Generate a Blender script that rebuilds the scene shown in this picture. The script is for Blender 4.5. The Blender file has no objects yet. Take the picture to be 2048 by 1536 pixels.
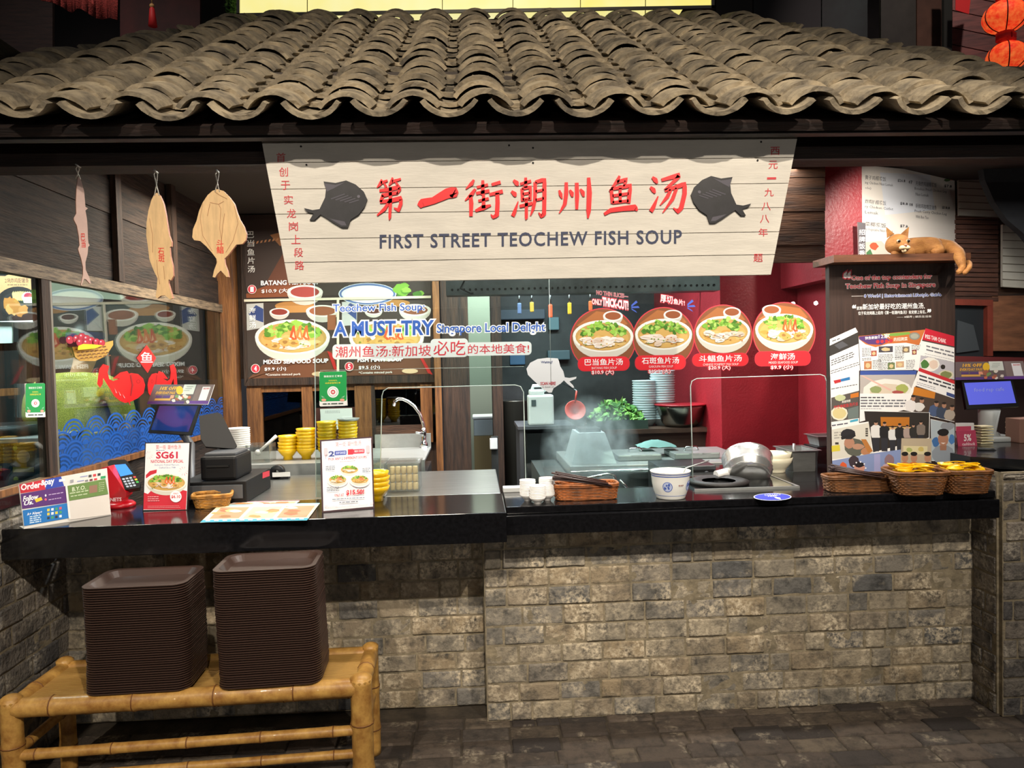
import bpy, bmesh, math, random
from math import sin, cos, pi, radians, sqrt, atan2
from mathutils import Vector, Matrix, noise
random.seed(7)
S = bpy.context.scene
COL = S.collection
# ---------------------------------------------------------------- camera
F, CX, CY = 1480.0, 1024.0, 768.0          # focal length and centre in pixels of the 2048x1536 frame
EYE = Vector((0, 0, 1.55))
yaw, pitch, roll = -0.051, -0.034, 0.0235
_f = Vector((-sin(yaw)*cos(pitch), cos(yaw)*cos(pitch), sin(pitch)))
_r = Vector((cos(yaw), sin(yaw), 0)); _u = _r.cross(_f)
RT = _r*cos(roll) - _u*sin(roll); UP = _u*cos(roll) + _r*sin(roll); FW = _f
cd = bpy.data.cameras.new('camera'); cam = bpy.data.objects.new('camera', cd); COL.objects.link(cam)
cd.sensor_width = 36; cd.lens = 36*F/2048; cd.clip_start = .02; cd.clip_end = 200
cam.matrix_world = Matrix(((RT.x, UP.x, -FW.x, EYE.x), (RT.y, UP.y, -FW.y, EYE.y), (RT.z, UP.z, -FW.z, EYE.z), (0, 0, 0, 1)))
S.camera = cam
# ---------------------------------------------------------------- world, exposure, lamps
S.view_settings.view_transform = 'Standard'; S.view_settings.look = 'None'
S.view_settings.gamma = 1; S.view_settings.use_curve_mapping = False
S.view_settings.exposure = 0.0
w = bpy.data.worlds.new('hall'); S.world = w; w.use_nodes = True
w.node_tree.nodes['Background'].inputs[0].default_value = (.80, .78, .85, 1)
w.node_tree.nodes['Background'].inputs[1].default_value = .035
def spot(name, loc, aim, e, col, size=60, blend=.5, r=.06):
    l = bpy.data.lights.new(name, 'SPOT'); l.energy = e; l.color = col; l.spot_size = radians(size); l.spot_blend = blend; l.shadow_soft_size = r
    o = bpy.data.objects.new(name, l); COL.objects.link(o); o.location = loc
    o.rotation_euler = (Vector(aim)-Vector(loc)).to_track_quat('-Z', 'Y').to_euler(); return o
def area(name, loc, rot, sx, sy, e, col):
    l = bpy.data.lights.new(name, 'AREA'); l.shape = 'RECTANGLE'; l.size = sx; l.size_y = sy; l.energy = e; l.color = col
    o = bpy.data.objects.new(name, l); COL.objects.link(o); o.location = loc; o.rotation_euler = [radians(a) for a in rot]; return o
WARM = (1, .89, .74)
spot('track_spot', (.25, -1.6, 4.9), (.3, 2.9, 2.35), 1020, WARM, 45, .8, .035)
spot('track_spot', (-2.0, -1.9, 4.7), (-.9, 2.9, 1.15), 620, WARM, 38, 1, .05)
spot('track_spot', (2.3, -1.9, 4.7), (1.2, 2.9, 1.2), 720, WARM, 36, 1, .05)
spot('track_spot', (1.4, -1.6, 4.7), (-1.9, 2.3, .4), 800, WARM, 34, .8, .05)  # added fill to brighten the low brick side wall at the left
spot('upper_wall_fill', (-2.4, 3.2, 5.6), (-2.9, 5.2, 4.1), 170, (1, .85, .8), 60, .9)  # added fill so the red cloth at the upper left shows
spot('upper_wall_fill', (3.0, 3.6, 5.6), (3.9, 5.8, 4.1), 170, (1, .8, .75), 60, .9)  # added fill for the reddish boards behind the lanterns
spot('track_spot', (1.6, 1.2, 4.7), (1.55, 2.7, 0), 110, WARM, 40, .9, .05)
for x, z, e in ((-3.2, 1.92, 42), (-1.5, 1.92, 54), (1.96, 1.92, 54), (2.88, 1.92, 42), (4.94, 2.3, 16), (5.3, 2.3, 16)):      # lit shop fronts across the lane
    spot('opposite_shop_light', (x, -4.6, z), (x*.35+.2, 3, 1.5), e, (1, .93, .84), 52, .7, .03)
area('stall_light', (-.85, 4.35, 2.52), (0, 0, 0), 1.5, .25, 62, (1, .90, .74))
area('kitchen_light', (.55, 4.9, 2.55), (0, 0, 0), 1.2, .2, 75, (.86, .95, 1))
area('passage_fill', (.1, 7.0, 2.6), (0, 0, 0), .5, .3, 32, (.95, 1, .92))  # added fill, brightens the pale wall at the end of the passage
area('counter_light', (1.25, 3.75, 2.5), (0, 0, 0), .9, .2, 14, (1, .93, .84))
area('eave_fill', (.55, 2.95, 2.24), (-8, 0, 0), 3.2, .05, 37, (1, .95, .86))  # added strip hidden behind the sign, lights the glass stickers and counter
area('neighbour_light', (-2.4, 3.5, 2.55), (10, 0, 0), .8, .4, 58, (.9, .98, 1))
area('kitchen_light', (.4, 4.1, 2.55), (0, 0, 0), 1.0, .2, 30, (.90, .96, 1))
area('neighbour_light', (2.95, 3.7, 2.45), (0, 0, 0), .8, .4, 14, (1, .95, .9))
spot('menu_fill', (2.2, 3.25, 2.5), (2.4, 4.35, 1.95), 70, (1, .93, .82), 70, .8, .03)  # added fill aimed at the neighbouring menu board to brighten it
spot('worktop_spot', (1.25, 3.75, 2.45), (1.78, 4.6, 1.0), 26, (1, .9, .8), 46, .35, .02)
# ---------------------------------------------------------------- picture point -> point on a known plane of the place
def ray(px, py): return FW*F + RT*(px-CX) + UP*(CY-py)
class Pl:
    def __init__(s, o, n):
        s.o = Vector(o); s.n = Vector(n).normalized()
        if s.n.dot(EYE-s.o) < 0: s.n = -s.n
    def __call__(s, px, py, off=0):
        d = ray(px, py); t = s.n.dot(s.o-EYE)/s.n.dot(d)
        return EYE + d*t + s.n*off
def PY(Y): return Pl((0, Y, 0), (0, -1, 0))
def PX(X): return Pl((X, 0, 0), (1, 0, 0))
def PZ(Z): return Pl((0, 0, Z), (0, 0, 1))
def stand(bl, br, z, tilt=0):                # a card whose foot runs between two picture points at height z, leaning back
    a, b = PZ(z)(*bl), PZ(z)(*br); e = (b-a).normalized(); back = Vector((-e.y, e.x, 0))
    if back.y < 0: back = -back
    t = radians(tilt); up = Vector((0, 0, 1))*cos(t)+back*sin(t)
    return Pl(a, e.cross(up))
# ---------------------------------------------------------------- materials
def lin(c):
    c = c/255.; return c/12.92 if c <= .04045 else ((c+.055)/1.055)**2.4
def L3(c): return (lin(c[0]), lin(c[1]), lin(c[2]), 1)
_M = {}
def mat(key, c=(128, 128, 128), rough=.6, metal=0, var=0, vs=8, c2=None, bump=0, bs=60, emit=0, stretch=None, island=0, alpha=1, coat=0, spec=.5, detail=4):
    if key in _M: return _M[key]
    m = bpy.data.materials.new(key); m.use_nodes = True; nt = m.node_tree; N = nt.nodes; Lk = nt.links
    b = N['Principled BSDF']; b.inputs['Roughness'].default_value = rough; b.inputs['Metallic'].default_value = metal
    b.inputs['Base Color'].default_value = L3(c); b.inputs['Specular IOR Level'].default_value = spec
    b.inputs['Coat Weight'].default_value = coat
    if alpha < 1: b.inputs['Alpha'].default_value = alpha
    src = None
    if var or bump:
        tc = N.new('ShaderNodeTexCoord'); mp = N.new('ShaderNodeMapping'); Lk.new(tc.outputs['Object'], mp.inputs['Vector'])
        if stretch: mp.inputs['Scale'].default_value = stretch
    if var:
        nz = N.new('ShaderNodeTexNoise'); nz.inputs['Scale'].default_value = vs; nz.inputs['Detail'].default_value = detail; nz.inputs['Roughness'].default_value = .65
        Lk.new(mp.outputs[0], nz.inputs['Vector'])
        rp = N.new('ShaderNodeMapRange'); rp.inputs['From Min'].default_value = .32; rp.inputs['From Max'].default_value = .68
        Lk.new(nz.outputs['Fac'], rp.inputs['Value'])
        mx = N.new('ShaderNodeMix'); mx.data_type = 'RGBA'; Lk.new(rp.outputs[0], mx.inputs['Factor'])
        cc = c2 or tuple(v*(1-var) for v in c); mx.inputs['A'].default_value = L3(c); mx.inputs['B'].default_value = L3(cc)
        src = mx.outputs['Result']
    if island:
        g = N.new('ShaderNodeNewGeometry'); hs = N.new('ShaderNodeHueSaturation'); mr = N.new('ShaderNodeMapRange')
        Lk.new(g.outputs['Random Per Island'], mr.inputs['Value']); mr.inputs['To Min'].default_value = 1-island; mr.inputs['To Max'].default_value = 1+island
        Lk.new(mr.outputs[0], hs.inputs['Value'])
        if src: Lk.new(src, hs.inputs['Color'])
        else: hs.inputs['Color'].default_value = L3(c)
        src = hs.outputs['Color']
    if src: Lk.new(src, b.inputs['Base Color'])
    if bump:
        n2 = N.new('ShaderNodeTexNoise'); n2.inputs['Scale'].default_value = bs; n2.inputs['Detail'].default_value = 5; Lk.new(mp.outputs[0], n2.inputs['Vector'])
        bp = N.new('ShaderNodeBump'); bp.inputs['Strength'].default_value = bump; bp.inputs['Distance'].default_value = .01
        Lk.new(n2.outputs['Fac'], bp.inputs['Height']); Lk.new(bp.outputs[0], b.inputs['Normal'])
    if emit:
        b.inputs['Emission Strength'].default_value = emit
        if src: Lk.new(src, b.inputs['Emission Color'])
        else: b.inputs['Emission Color'].default_value = L3(c)
    _M[key] = m; return m
def glass(key, tint=(235, 245, 242), ior=1.5, gloss=.02, haze=0):
    if key in _M: return _M[key]
    m = bpy.data.materials.new(key); m.use_nodes = True; nt = m.node_tree; N = nt.nodes; Lk = nt.links
    N.remove(N['Principled BSDF'])
    t = N.new('ShaderNodeBsdfTransparent'); t.inputs[0].default_value = L3(tint)
    g = N.new('ShaderNodeBsdfGlossy'); g.inputs['Roughness'].default_value = gloss
    fr = N.new('ShaderNodeFresnel'); ge = N.new('ShaderNodeNewGeometry'); mr = N.new('ShaderNodeMapRange')    # the same reflectance on both faces of a pane
    mr.inputs['To Min'].default_value = ior; mr.inputs['To Max'].default_value = 1/ior; Lk.new(ge.outputs['Backfacing'], mr.inputs['Value']); Lk.new(mr.outputs[0], fr.inputs['IOR'])
    mx = N.new('ShaderNodeMixShader'); Lk.new(fr.outputs[0], mx.inputs[0]); Lk.new(t.outputs[0], mx.inputs[1]); Lk.new(g.outputs[0], mx.inputs[2])
    out = mx
    if haze:
        d = N.new('ShaderNodeBsdfDiffuse'); d.inputs[0].default_value = L3(tint); mh = N.new('ShaderNodeMixShader'); mh.inputs[0].default_value = haze
        Lk.new(mx.outputs[0], mh.inputs[1]); Lk.new(d.outputs[0], mh.inputs[2]); out = mh
    Lk.new(out.outputs[0], N['Material Output'].inputs['Surface']); _M[key] = m; return m
def C(c, rough=.55):                       # plain print / paint colour
    if isinstance(c, str): c = tuple(int(c[i:i+2], 16) for i in (0, 2, 4))
    return mat('paint_%02x%02x%02x' % tuple(int(v) for v in c), c, rough)
def brickmat(key, stops, chalk, amount, bump=.6):
    if key in _M: return _M[key]
    m = mat(key, stops[0], .92, bump=bump, bs=70); nt = m.node_tree; N = nt.nodes; Lk = nt.links; b = N['Principled BSDF']
    mp = [n for n in N if n.bl_idname == 'ShaderNodeMapping'][0]; ge = N.new('ShaderNodeNewGeometry'); rp = N.new('ShaderNodeValToRGB'); el = rp.color_ramp.elements
    while len(el) < len(stops): el.new(.5)
    for i, c in enumerate(stops): el[i].position = i/(len(stops)-1); el[i].color = L3(c)
    def noise_(sc, det, lo, hi):
        n = N.new('ShaderNodeTexNoise'); n.inputs['Scale'].default_value = sc; n.inputs['Detail'].default_value = det; n.inputs['Roughness'].default_value = .7; Lk.new(mp.outputs[0], n.inputs['Vector'])
        r = N.new('ShaderNodeMapRange'); r.inputs['From Min'].default_value = lo; r.inputs['From Max'].default_value = hi; Lk.new(n.outputs['Fac'], r.inputs['Value']); return r.outputs[0]
    def mix_(f, ca, cb):
        x = N.new('ShaderNodeMix'); x.data_type = 'RGBA'; Lk.new(f, x.inputs['Factor'])
        for k, c in (('A', ca), ('B', cb)):
            if isinstance(c, tuple): x.inputs[k].default_value = L3(c)
            else: Lk.new(c, x.inputs[k])
        return x.outputs['Result']
    Lk.new(ge.outputs['Random Per Island'], rp.inputs[0])
    dk = mix_(noise_(16, 6, .45, .72), rp.outputs[0], tuple(v*.55 for v in stops[-1]))
    mu = N.new('ShaderNodeMath'); mu.operation = 'MULTIPLY'; Lk.new(noise_(5.5, 3, .50-amount*.1, .66), mu.inputs[0]); Lk.new(noise_(55, 6, .42, .60), mu.inputs[1])
    Lk.new(mix_(mu.outputs[0], dk, chalk), b.inputs['Base Color']); return m
# ---------------------------------------------------------------- mesh building
class MB:
    def __init__(s): s.v = []; s.f = []; s.m = []; s.sm = []; s.mats = []
    def mi(s, m):
        if m not in s.mats: s.mats.append(m)
        return s.mats.index(m)
    def add(s, vs, fs, m, smooth=False):
        b = len(s.v); s.v += [Vector(p) for p in vs]; k = s.mi(m)
        for f in fs: s.f.append([b+i for i in f]); s.m.append(k); s.sm.append(smooth)
    def box(s, a, b, m, M=None, bev=0):
        x0, y0, z0 = a; x1, y1, z1 = b
        if bev:
            bm = bmesh.new(); bmesh.ops.create_cube(bm, size=1, matrix=Matrix.Translation(((x0+x1)/2, (y0+y1)/2, (z0+z1)/2)) @ Matrix.Diagonal((abs(x1-x0), abs(y1-y0), abs(z1-z0), 1)))
            bmesh.ops.bevel(bm, geom=bm.edges[:], offset=bev, segments=2, affect='EDGES', profile=.6)
            bm.verts.index_update(); vs = [v.co.copy() for v in bm.verts]; fs = [[v.index for v in f.verts] for f in bm.faces]; bm.free()
        else:
            vs = [Vector(p) for p in ((x0, y0, z0), (x1, y0, z0), (x1, y1, z0), (x0, y1, z0), (x0, y0, z1), (x1, y0, z1), (x1, y1, z1), (x0, y1, z1))]
            fs = [(0, 3, 2, 1), (4, 5, 6, 7), (0, 1, 5, 4), (1, 2, 6, 5), (2, 3, 7, 6), (3, 0, 4, 7)]
        if M: vs = [M @ v for v in vs]
        s.add(vs, fs, m); return s
    def lathe(s, prof, m, M=None, n=24, smooth=True, sx=1, sy=1):
        vs = []; fs = []; k = len(prof)
        for i in range(n):
            a = 2*pi*i/n
            for r, z in prof: vs.append(Vector((r*cos(a)*sx, r*sin(a)*sy, z)))
        for i in range(n):
            j = (i+1) % n
            for q in range(k-1): fs.append((i*k+q, j*k+q, j*k+q+1, i*k+q+1))
        if M: vs = [M @ v for v in vs]
        s.add(vs, fs, m, smooth); return s
    def tube(s, pts, r, m, n=8, smooth=True, cap=True):
        pts = [Vector(p) for p in pts]; rs = r if isinstance(r, (list, tuple)) else [r]*len(pts)
        vs = []; fs = []; up = None
        for i, p in enumerate(pts):
            d = (pts[min(i+1, len(pts)-1)]-pts[max(i-1, 0)]).normalized()
            if up is None: up = d.orthogonal().normalized()
            up = (up-d*up.dot(d)).normalized(); q = d.cross(up)
            for k in range(n): vs.append(p+(up*cos(2*pi*k/n)+q*sin(2*pi*k/n))*rs[i])
        for i in range(len(pts)-1):
            for k in range(n): fs.append((i*n+k, i*n+(k+1) % n, (i+1)*n+(k+1) % n, (i+1)*n+k))
        if cap: fs += [tuple(range(n))[::-1], tuple(range((len(pts)-1)*n, len(pts)*n))]
        s.add(vs, fs, m, smooth); return s
    def prism(s, front, back, m, sm=None):     # two matching outlines joined by a rim
        n = len(front); s.add(list(front)+list(back), [tuple(range(n)), tuple(range(2*n-1, n-1, -1))]+[(i, i+n, (i+1) % n+n, (i+1) % n) for i in range(n)], m); return s
    def slab(s, pl, pts, t, m, off=0): return s.prism([pl(x, y, off) for x, y in pts], [pl(x, y, off-t) for x, y in pts], m)
    def ball(s, c, r, m, n=12, k=8, sc=(1, 1, 1)):
        M = Matrix.Translation(c) @ Matrix.Diagonal((sc[0], sc[1], sc[2], 1))
        return s.lathe([(max(1e-4, r*sin(pi*i/k)), -r*cos(pi*i/k)) for i in range(k+1)], m, M, n)
    def build(s, name, parent=None, subsurf=0, label=None):
        me = bpy.data.meshes.new(name); L = parent.matrix_world.translation if parent is not None else Vector((0, 0, 0))
        if parent is not None: L = world_loc(parent)
        me.from_pydata([v-L for v in s.v], [], s.f)
        for m in s.mats: me.materials.append(m)
        me.polygons.foreach_set('material_index', s.m); me.polygons.foreach_set('use_smooth', s.sm); me.update()
        o = bpy.data.objects.new(name, me); COL.objects.link(o)
        if parent is not None: o.parent = parent
        if subsurf:
            md = o.modifiers.new('s', 'SUBSURF'); md.levels = md.render_levels = subsurf
        if label: o['label'] = label
        return o
def world_loc(o):
    l = Vector((0, 0, 0))
    while o is not None: l += Vector(o.location); o = o.parent
    return l
def thing(name, label, cat, loc=(0, 0, 0), group=None, rz=0):
    o = bpy.data.objects.new(name, None); o.empty_display_size = .05; COL.objects.link(o); o.location = loc; o.rotation_euler = (0, 0, rz)
    o['label'] = label; o['category'] = cat
    if group: o['group'] = group
    return o
def tag(o, label, cat, group=None, kind=None):
    o['label'] = label; o['category'] = cat
    if group: o['group'] = group
    if kind: o['kind'] = kind
    return o
def struct(o, label, cat='wall'):
    o['kind'] = 'structure'; o['label'] = label; o['category'] = cat; return o
def dup(src, loc, label, rz=None, group=None):
    c = src.copy(); COL.objects.link(c); c.location = loc; c['label'] = label
    if rz is not None: c.rotation_euler = (0, 0, rz)
    if group: c['group'] = group
    for ch in list(src.children):
        d = ch.copy(); COL.objects.link(d); d.parent = c
        for g in list(ch.children):
            e = g.copy(); COL.objects.link(e); e.parent = d
    return c
# ---------------------------------------------------------------- flat prints (posters, stickers, cards)
_T = {}
def glyphs(txt, bold=0., shear=0., res=2, space=1.):
    k = (txt, bold, shear, res, space)
    if k not in _T:
        cu = bpy.data.curves.new('t', 'FONT'); cu.body = txt; cu.size = 1; cu.offset = bold; cu.shear = shear; cu.resolution_u = res; cu.space_character = space
        cu.dimensions = '2D'; cu.fill_mode = 'FRONT'
        o = bpy.data.objects.new('t', cu); me = o.to_mesh()
        vs = [(v.co.x, v.co.y) for v in me.vertices]; fs = [tuple(p.vertices) for p in me.polygons]
        o.to_mesh_clear(); bpy.data.objects.remove(o); bpy.data.curves.remove(cu)
        if not vs: vs = [(0, 0), (1, 0), (0, 1)]
        _T[k] = (vs, fs)
    return _T[k]
class Art:                                  # layers of flat print lying on a plane; each layer a fraction of a millimetre above the last
    def __init__(s, pl, off=.0006, step=.00006, mb=None): s.pl = pl; s.h = off; s.step = step; s.mb = mb or MB()
    def put(s, pts, m, faces=None):
        if not isinstance(m, bpy.types.Material): m = C(m)
        s.mb.add([s.pl(x, y, s.h) for x, y in pts], faces or [tuple(range(len(pts)))], m); s.h += s.step
    def rect(s, x0, y0, x1, y1, m, sl=None):
        k = SL if sl is None else sl
        d = (x1-x0)*k; s.put([(x0, y0), (x1, y0+d), (x1, y1+d), (x0, y1)], m)
    def poly(s, pts, m): s.put(pts, m)
    def ell(s, cx, cy, rx, ry, m, rot=0, n=28, a0=0, a1=2*pi):
        full = abs(a1-a0) > 6.28; nn = n if full else n+1
        p = [(rx*cos(a0+(a1-a0)*i/n), ry*sin(a0+(a1-a0)*i/n)) for i in range(nn)]
        s.put([(cx+x*cos(rot)-y*sin(rot), cy+x*sin(rot)+y*cos(rot)) for x, y in p], m)
    def ring(s, cx, cy, rx, ry, w, m, a0=0, a1=2*pi, n=32):
        p = []; 
        for i in range(n+1):
            a = a0+(a1-a0)*i/n; p += [(cx+rx*cos(a), cy+ry*sin(a)), (cx+(rx-w)*cos(a), cy+(ry-w)*sin(a))]
        s.put(p, m, [(2*i, 2*i+1, 2*i+3, 2*i+2) for i in range(n)])
    def blob(s, cx, cy, rx, ry, m, j=.25, n=11):
        s.put([(cx+rx*(1+random.uniform(-j, j))*cos(2*pi*i/n), cy+ry*(1+random.uniform(-j, j))*sin(2*pi*i/n)) for i in range(n)], m)
    def rrect(s, x0, y0, x1, y1, r, m, sl=None):
        k = SL if sl is None else sl; p = []
        for cx, cy, a in ((x1-r, y0+r, -pi/2), (x1-r, y1-r, 0), (x0+r, y1-r, pi/2), (x0+r, y0+r, pi)):
            for i in range(6):
                q = a+pi/2*i/5; p.append((cx+r*cos(q), cy+r*sin(q)))
        s.put([(x, y+(x-x0)*k) for x, y in p], m)
    def text(s, t, x0, y0, x1, y1, m, bold=0., shear=0., sl=None, halo=None, hb=.05, res=2, space=1.):
        k = SL if sl is None else sl
        if any(ord(ch) > 0x2e80 for ch in t): bold = min(bold, .010)
        vs, fs = glyphs(t, 0., shear, res, space); xs = [a for a, b in vs]; ys = [b for a, b in vs]
        ax, bx, ay, by = min(xs), max(xs), min(ys), max(ys); bx = max(bx, ax+.01); by = max(by, ay+.01)
        def mp(v): return [(x0+(a-ax)/(bx-ax)*(x1-x0), y1-(b-ay)/(by-ay)*(y1-y0)+((a-ax)/(bx-ax)*(x1-x0))*k) for a, b in v]
        if halo is not None:
            v2, f2 = glyphs(t, bold+hb, shear, res, space); s.put(mp(v2), halo, f2)
        v3, f3 = glyphs(t, bold, shear, res, space); s.put(mp(v3), m, f3)
    def vtext(s, t, x, y0, pitch, wd, ht, m, dx=0, bold=0.):
        for i, c in enumerate(t): s.text(c, x+dx*i-wd/2, y0+i*pitch-ht/2, x+dx*i+wd/2, y0+i*pitch+ht/2, m, bold)
    def lines(s, x0, y0, x1, n, dy, hgt, m, sl=None):       # unreadably small print: short dashes like words
        st0 = s.step; s.step = 0
        for i in range(n):
            x = x0
            while x < x1-2:
                l = min(random.uniform(3, 9)*max(hgt, .8)*.6, x1-x); k = SL if sl is None else sl
                s.rect(x, y0+i*dy+(x-x0)*k, x+l, y0+i*dy+(x-x0)*k+hgt, m, k); x += l+hgt*.8
        s.step = st0; s.h += st0
    def build(s, name, parent=None, label=None): return s.mb.build(name, parent, label=label)
SL = -.022
GREENS = ['5c8f2c', '7fb53a', '9acb4e', '467a22', 'b4d66a']
def dish(A, cx, cy, rx, ry, kind='fish', seed=1, body=True, bg=None):
    rnd = random.Random(seed); st = random.getstate(); random.seed(seed)
    if body: A.poly([(cx+rx*cos(a), cy+(ry*1.0)*sin(a) if sin(a) < 0 else cy+ry*1.42*sin(a)) for a in [2*pi*i/36 for i in range(36)]], 'd8d4c6')
    A.ell(cx, cy, rx, ry, 'f1efe6'); A.ell(cx, cy+ry*.03, rx*.91, ry*.87, 'c9a05a'); A.ell(cx, cy+ry*.12, rx*.84, ry*.72, 'd8ae62')
    for i in range(9): A.blob(cx+rx*rnd.uniform(-.7, .7), cy+ry*rnd.uniform(0, .6), rx*.16, ry*.14, rnd.choice(['e0bc74', 'cf9c48', 'e6c888']), .3)
    for i in range(64):
        a = rnd.uniform(pi*1.02, pi*1.98); q = rnd.uniform(.42, .95)*(1-.0*i)
        A.blob(cx+rx*.82*cos(a)*q, cy+ry*.85*sin(a)*q-ry*.05, rx*rnd.uniform(.045, .10), ry*rnd.uniform(.07, .16), rnd.choice(GREENS), .42, 9)
    if kind in ('fish', 'mix', 'pomfret'):
        for i in range(19):
            a = rnd.uniform(-.2, pi*1.1); q = rnd.uniform(.05, .66); x = cx+rx*cos(a)*q*.95; y = cy+ry*.18+ry*sin(a)*q*.7; ro = rnd.uniform(-.7, .7)
            wv, hv = rx*rnd.uniform(.13, .23), ry*rnd.uniform(.11, .2)
            p = [(-1, .3), (-.6, -.6), (.1, -1), (.8, -.7), (1, .2), (.4, .9), (-.5, .9)]
            A.poly([(x+wv*(u*cos(ro)-v*sin(ro)), y+hv*(u*sin(ro)+v*cos(ro))) for u, v in p], rnd.choice(['efe3d6', 'e7d6c6', 'f6efe6', 'dfc9b4']))
            A.poly([(x+wv*(u*cos(ro)-v*sin(ro)), y+hv*(u*sin(ro)+v*cos(ro))) for u, v in ((-.9, .35), (-.4, .1), (.5, .05), (.9, .2), (.4, .3), (-.4, .35))], 'cdb19a' if kind != 'pomfret' else '8a8078')
    if kind in ('maw', 'mix'):
        for i in range(9 if kind == 'maw' else 3):
            x = cx+rx*rnd.uniform(-.6, .6); y = cy+ry*rnd.uniform(-.05, .55); A.blob(x, y, rx*.17, ry*.24, 'd9a85a', .15); A.blob(x, y, rx*.07, ry*.1, 'a87a3c', .15)
    if kind in ('mix', 'maw', 'prawn'):
        for i in range(3):
            x = cx+rx*(.12+.17*i-.1); y = cy-ry*.12; r = rx*.13
            A.poly([(x-r*.7, y+ry*.1), (x-r*.1, y-ry*.5), (x+r*.35, y-ry*.55), (x+r*.5, y), (x+r*.8, y+ry*.25), (x, y+ry*.3)], rnd.choice(['e2672e', 'ee8340', 'd9552a']))
            A.poly([(x-r*.2, y+ry*.1), (x+r*.1, y-ry*.2), (x+r*.4, y+ry*.2)], 'f6c9a0')
    for i in range(16): A.blob(cx+rx*rnd.uniform(-.75, .75), cy+ry*rnd.uniform(.2, .65), rx*.028, ry*.04, rnd.choice(['c8742c', '7c9a34', 'e4c27a']))
    random.setstate(st)
def small_bowl(A, cx, cy, rx, ry, fill):
    A.poly([(cx+rx*cos(a), cy+ry*sin(a) if sin(a) < 0 else cy+ry*1.9*sin(a)) for a in [2*pi*i/24 for i in range(24)]], 'cfc9bd')
    A.ell(cx, cy, rx, ry, 'efece4'); A.ell(cx, cy, rx*.8, ry*.76, fill)
# ================================================================ the setting
XL, XR, YW, ZC = -1.80, 2.18, 3.13, .955    # wing walls, brick front wall, counter height
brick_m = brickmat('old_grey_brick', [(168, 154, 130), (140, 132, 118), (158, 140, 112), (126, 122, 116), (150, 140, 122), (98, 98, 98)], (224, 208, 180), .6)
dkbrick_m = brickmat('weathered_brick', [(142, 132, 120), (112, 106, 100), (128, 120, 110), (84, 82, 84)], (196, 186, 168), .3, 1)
paver_m = brickmat('worn_paver', [(104, 92, 78), (76, 66, 58), (96, 84, 74), (48, 42, 40), (88, 80, 74)], (150, 138, 120), -.6)
mortar_m = mat('mortar', (158, 145, 120), .95, var=.3, vs=20, bump=.5); fmortar_m = mat('floor_mortar', (82, 72, 60), .9, var=.4, vs=9, bump=.4)
def bricks(mb, o, u, v, n, W, Hh, bw, bh, ms, gap=.006, depth=.013, rnd=None, jit=.0028):
    rnd = rnd or random.Random(3); o, u, v, n = map(Vector, (o, u, v, n)); row = 0; y = 0
    while y < Hh-.01:
        h = min(bh*rnd.uniform(.96, 1.04), Hh-y); x = -rnd.uniform(.0, 1)*bw*.5 if row % 2 else -bw*rnd.uniform(.4, .6)
        while x < W-.005:
            wd = bw*rnd.choice([1, 1, 1, 1, .52, 1.05]); x0 = max(x, 0)+gap/2; x1 = min(x+wd, W)-gap/2; x += wd
            if x1-x0 < .02: continue
            y0, y1 = y+gap/2, y+h-gap/2; out = rnd.uniform(-.004, .006); sd = rnd.random()*50
            xs = [x0, x0+.004, x0+.009]+[x0+(x1-x0)*k/5 for k in range(1, 5) if x1-x0 > .1]+[x1-.009, x1-.004, x1]; ys = [y0, y0+.004, y0+.009]+[y0+(y1-y0)*k/4 for k in range(1, 4)]+[y1-.009, y1-.004, y1]
            vs = []; fs = []; nx, ny = len(xs), len(ys)
            for j, b in enumerate(ys):
                for i, a in enumerate(xs):
                    edge = (i in (0, nx-1))+(j in (0, ny-1)); d = depth+out+jit*noise.noise((a*22+sd, b*22, sd))+.5*jit*noise.noise((a*70+sd, b*70, 1))
                    if edge: d = depth*.6 if edge == 1 else depth*.5
                    wob = .0025*noise.noise((a*30, b*30, sd)); vs.append(o+u*(a+wob)+v*(b+wob)+n*d)
            for j in range(ny-1):
                for i in range(nx-1): fs.append((j*nx+i, j*nx+i+1, (j+1)*nx+i+1, (j+1)*nx+i))
            q = rnd.random(); mb.add(vs, fs, ms[0] if q < .76 else ms[1] if q < .91 else ms[-1], True)
        y += h; row += 1
def brick_wall(name, label, o, u, v, n, W, Hh, ms, seed, thick=.15, bw=.176, bh=.083, depth=.014):
    mb = MB(); o, u, v, n = map(Vector, (o, u, v, n)); q = [o-n*.0, o+u*W, o+u*W+v*Hh, o+v*Hh]
    q = [p+n*depth*.72 for p in q]
    mb.prism(q, [p-n*thick for p in q], mortar_m); bricks(mb, o, u, v, n, W, Hh, bw, bh, ms, rnd=random.Random(seed), depth=depth)
    return struct(mb.build(name), label)
BR = [brick_m]*3; DB = [dkbrick_m]*3
brick_wall('wall_front', 'lit grey brick wall under the right half of the counter', (.02, YW, 0), (1, 0, 0), (0, 0, 1), (0, -1, 0), XR-.02, .842, BR, 4)
brick_wall('wall_front_recess', 'grey brick wall set back behind the bamboo bench', (XL, YW+.16, 0), (1, 0, 0), (0, 0, 1), (0, -1, 0), .02-XL, .836, BR, 9)
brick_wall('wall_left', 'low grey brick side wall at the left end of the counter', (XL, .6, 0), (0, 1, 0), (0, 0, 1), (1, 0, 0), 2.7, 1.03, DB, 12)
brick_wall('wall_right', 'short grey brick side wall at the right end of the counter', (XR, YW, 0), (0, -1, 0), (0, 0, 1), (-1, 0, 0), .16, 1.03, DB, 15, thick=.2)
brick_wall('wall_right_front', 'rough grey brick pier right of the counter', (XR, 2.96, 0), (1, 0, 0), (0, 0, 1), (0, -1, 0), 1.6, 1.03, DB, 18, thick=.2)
mb = MB(); mb.box((-9, -9, -.12), (9, 9, -.004), fmortar_m)
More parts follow.
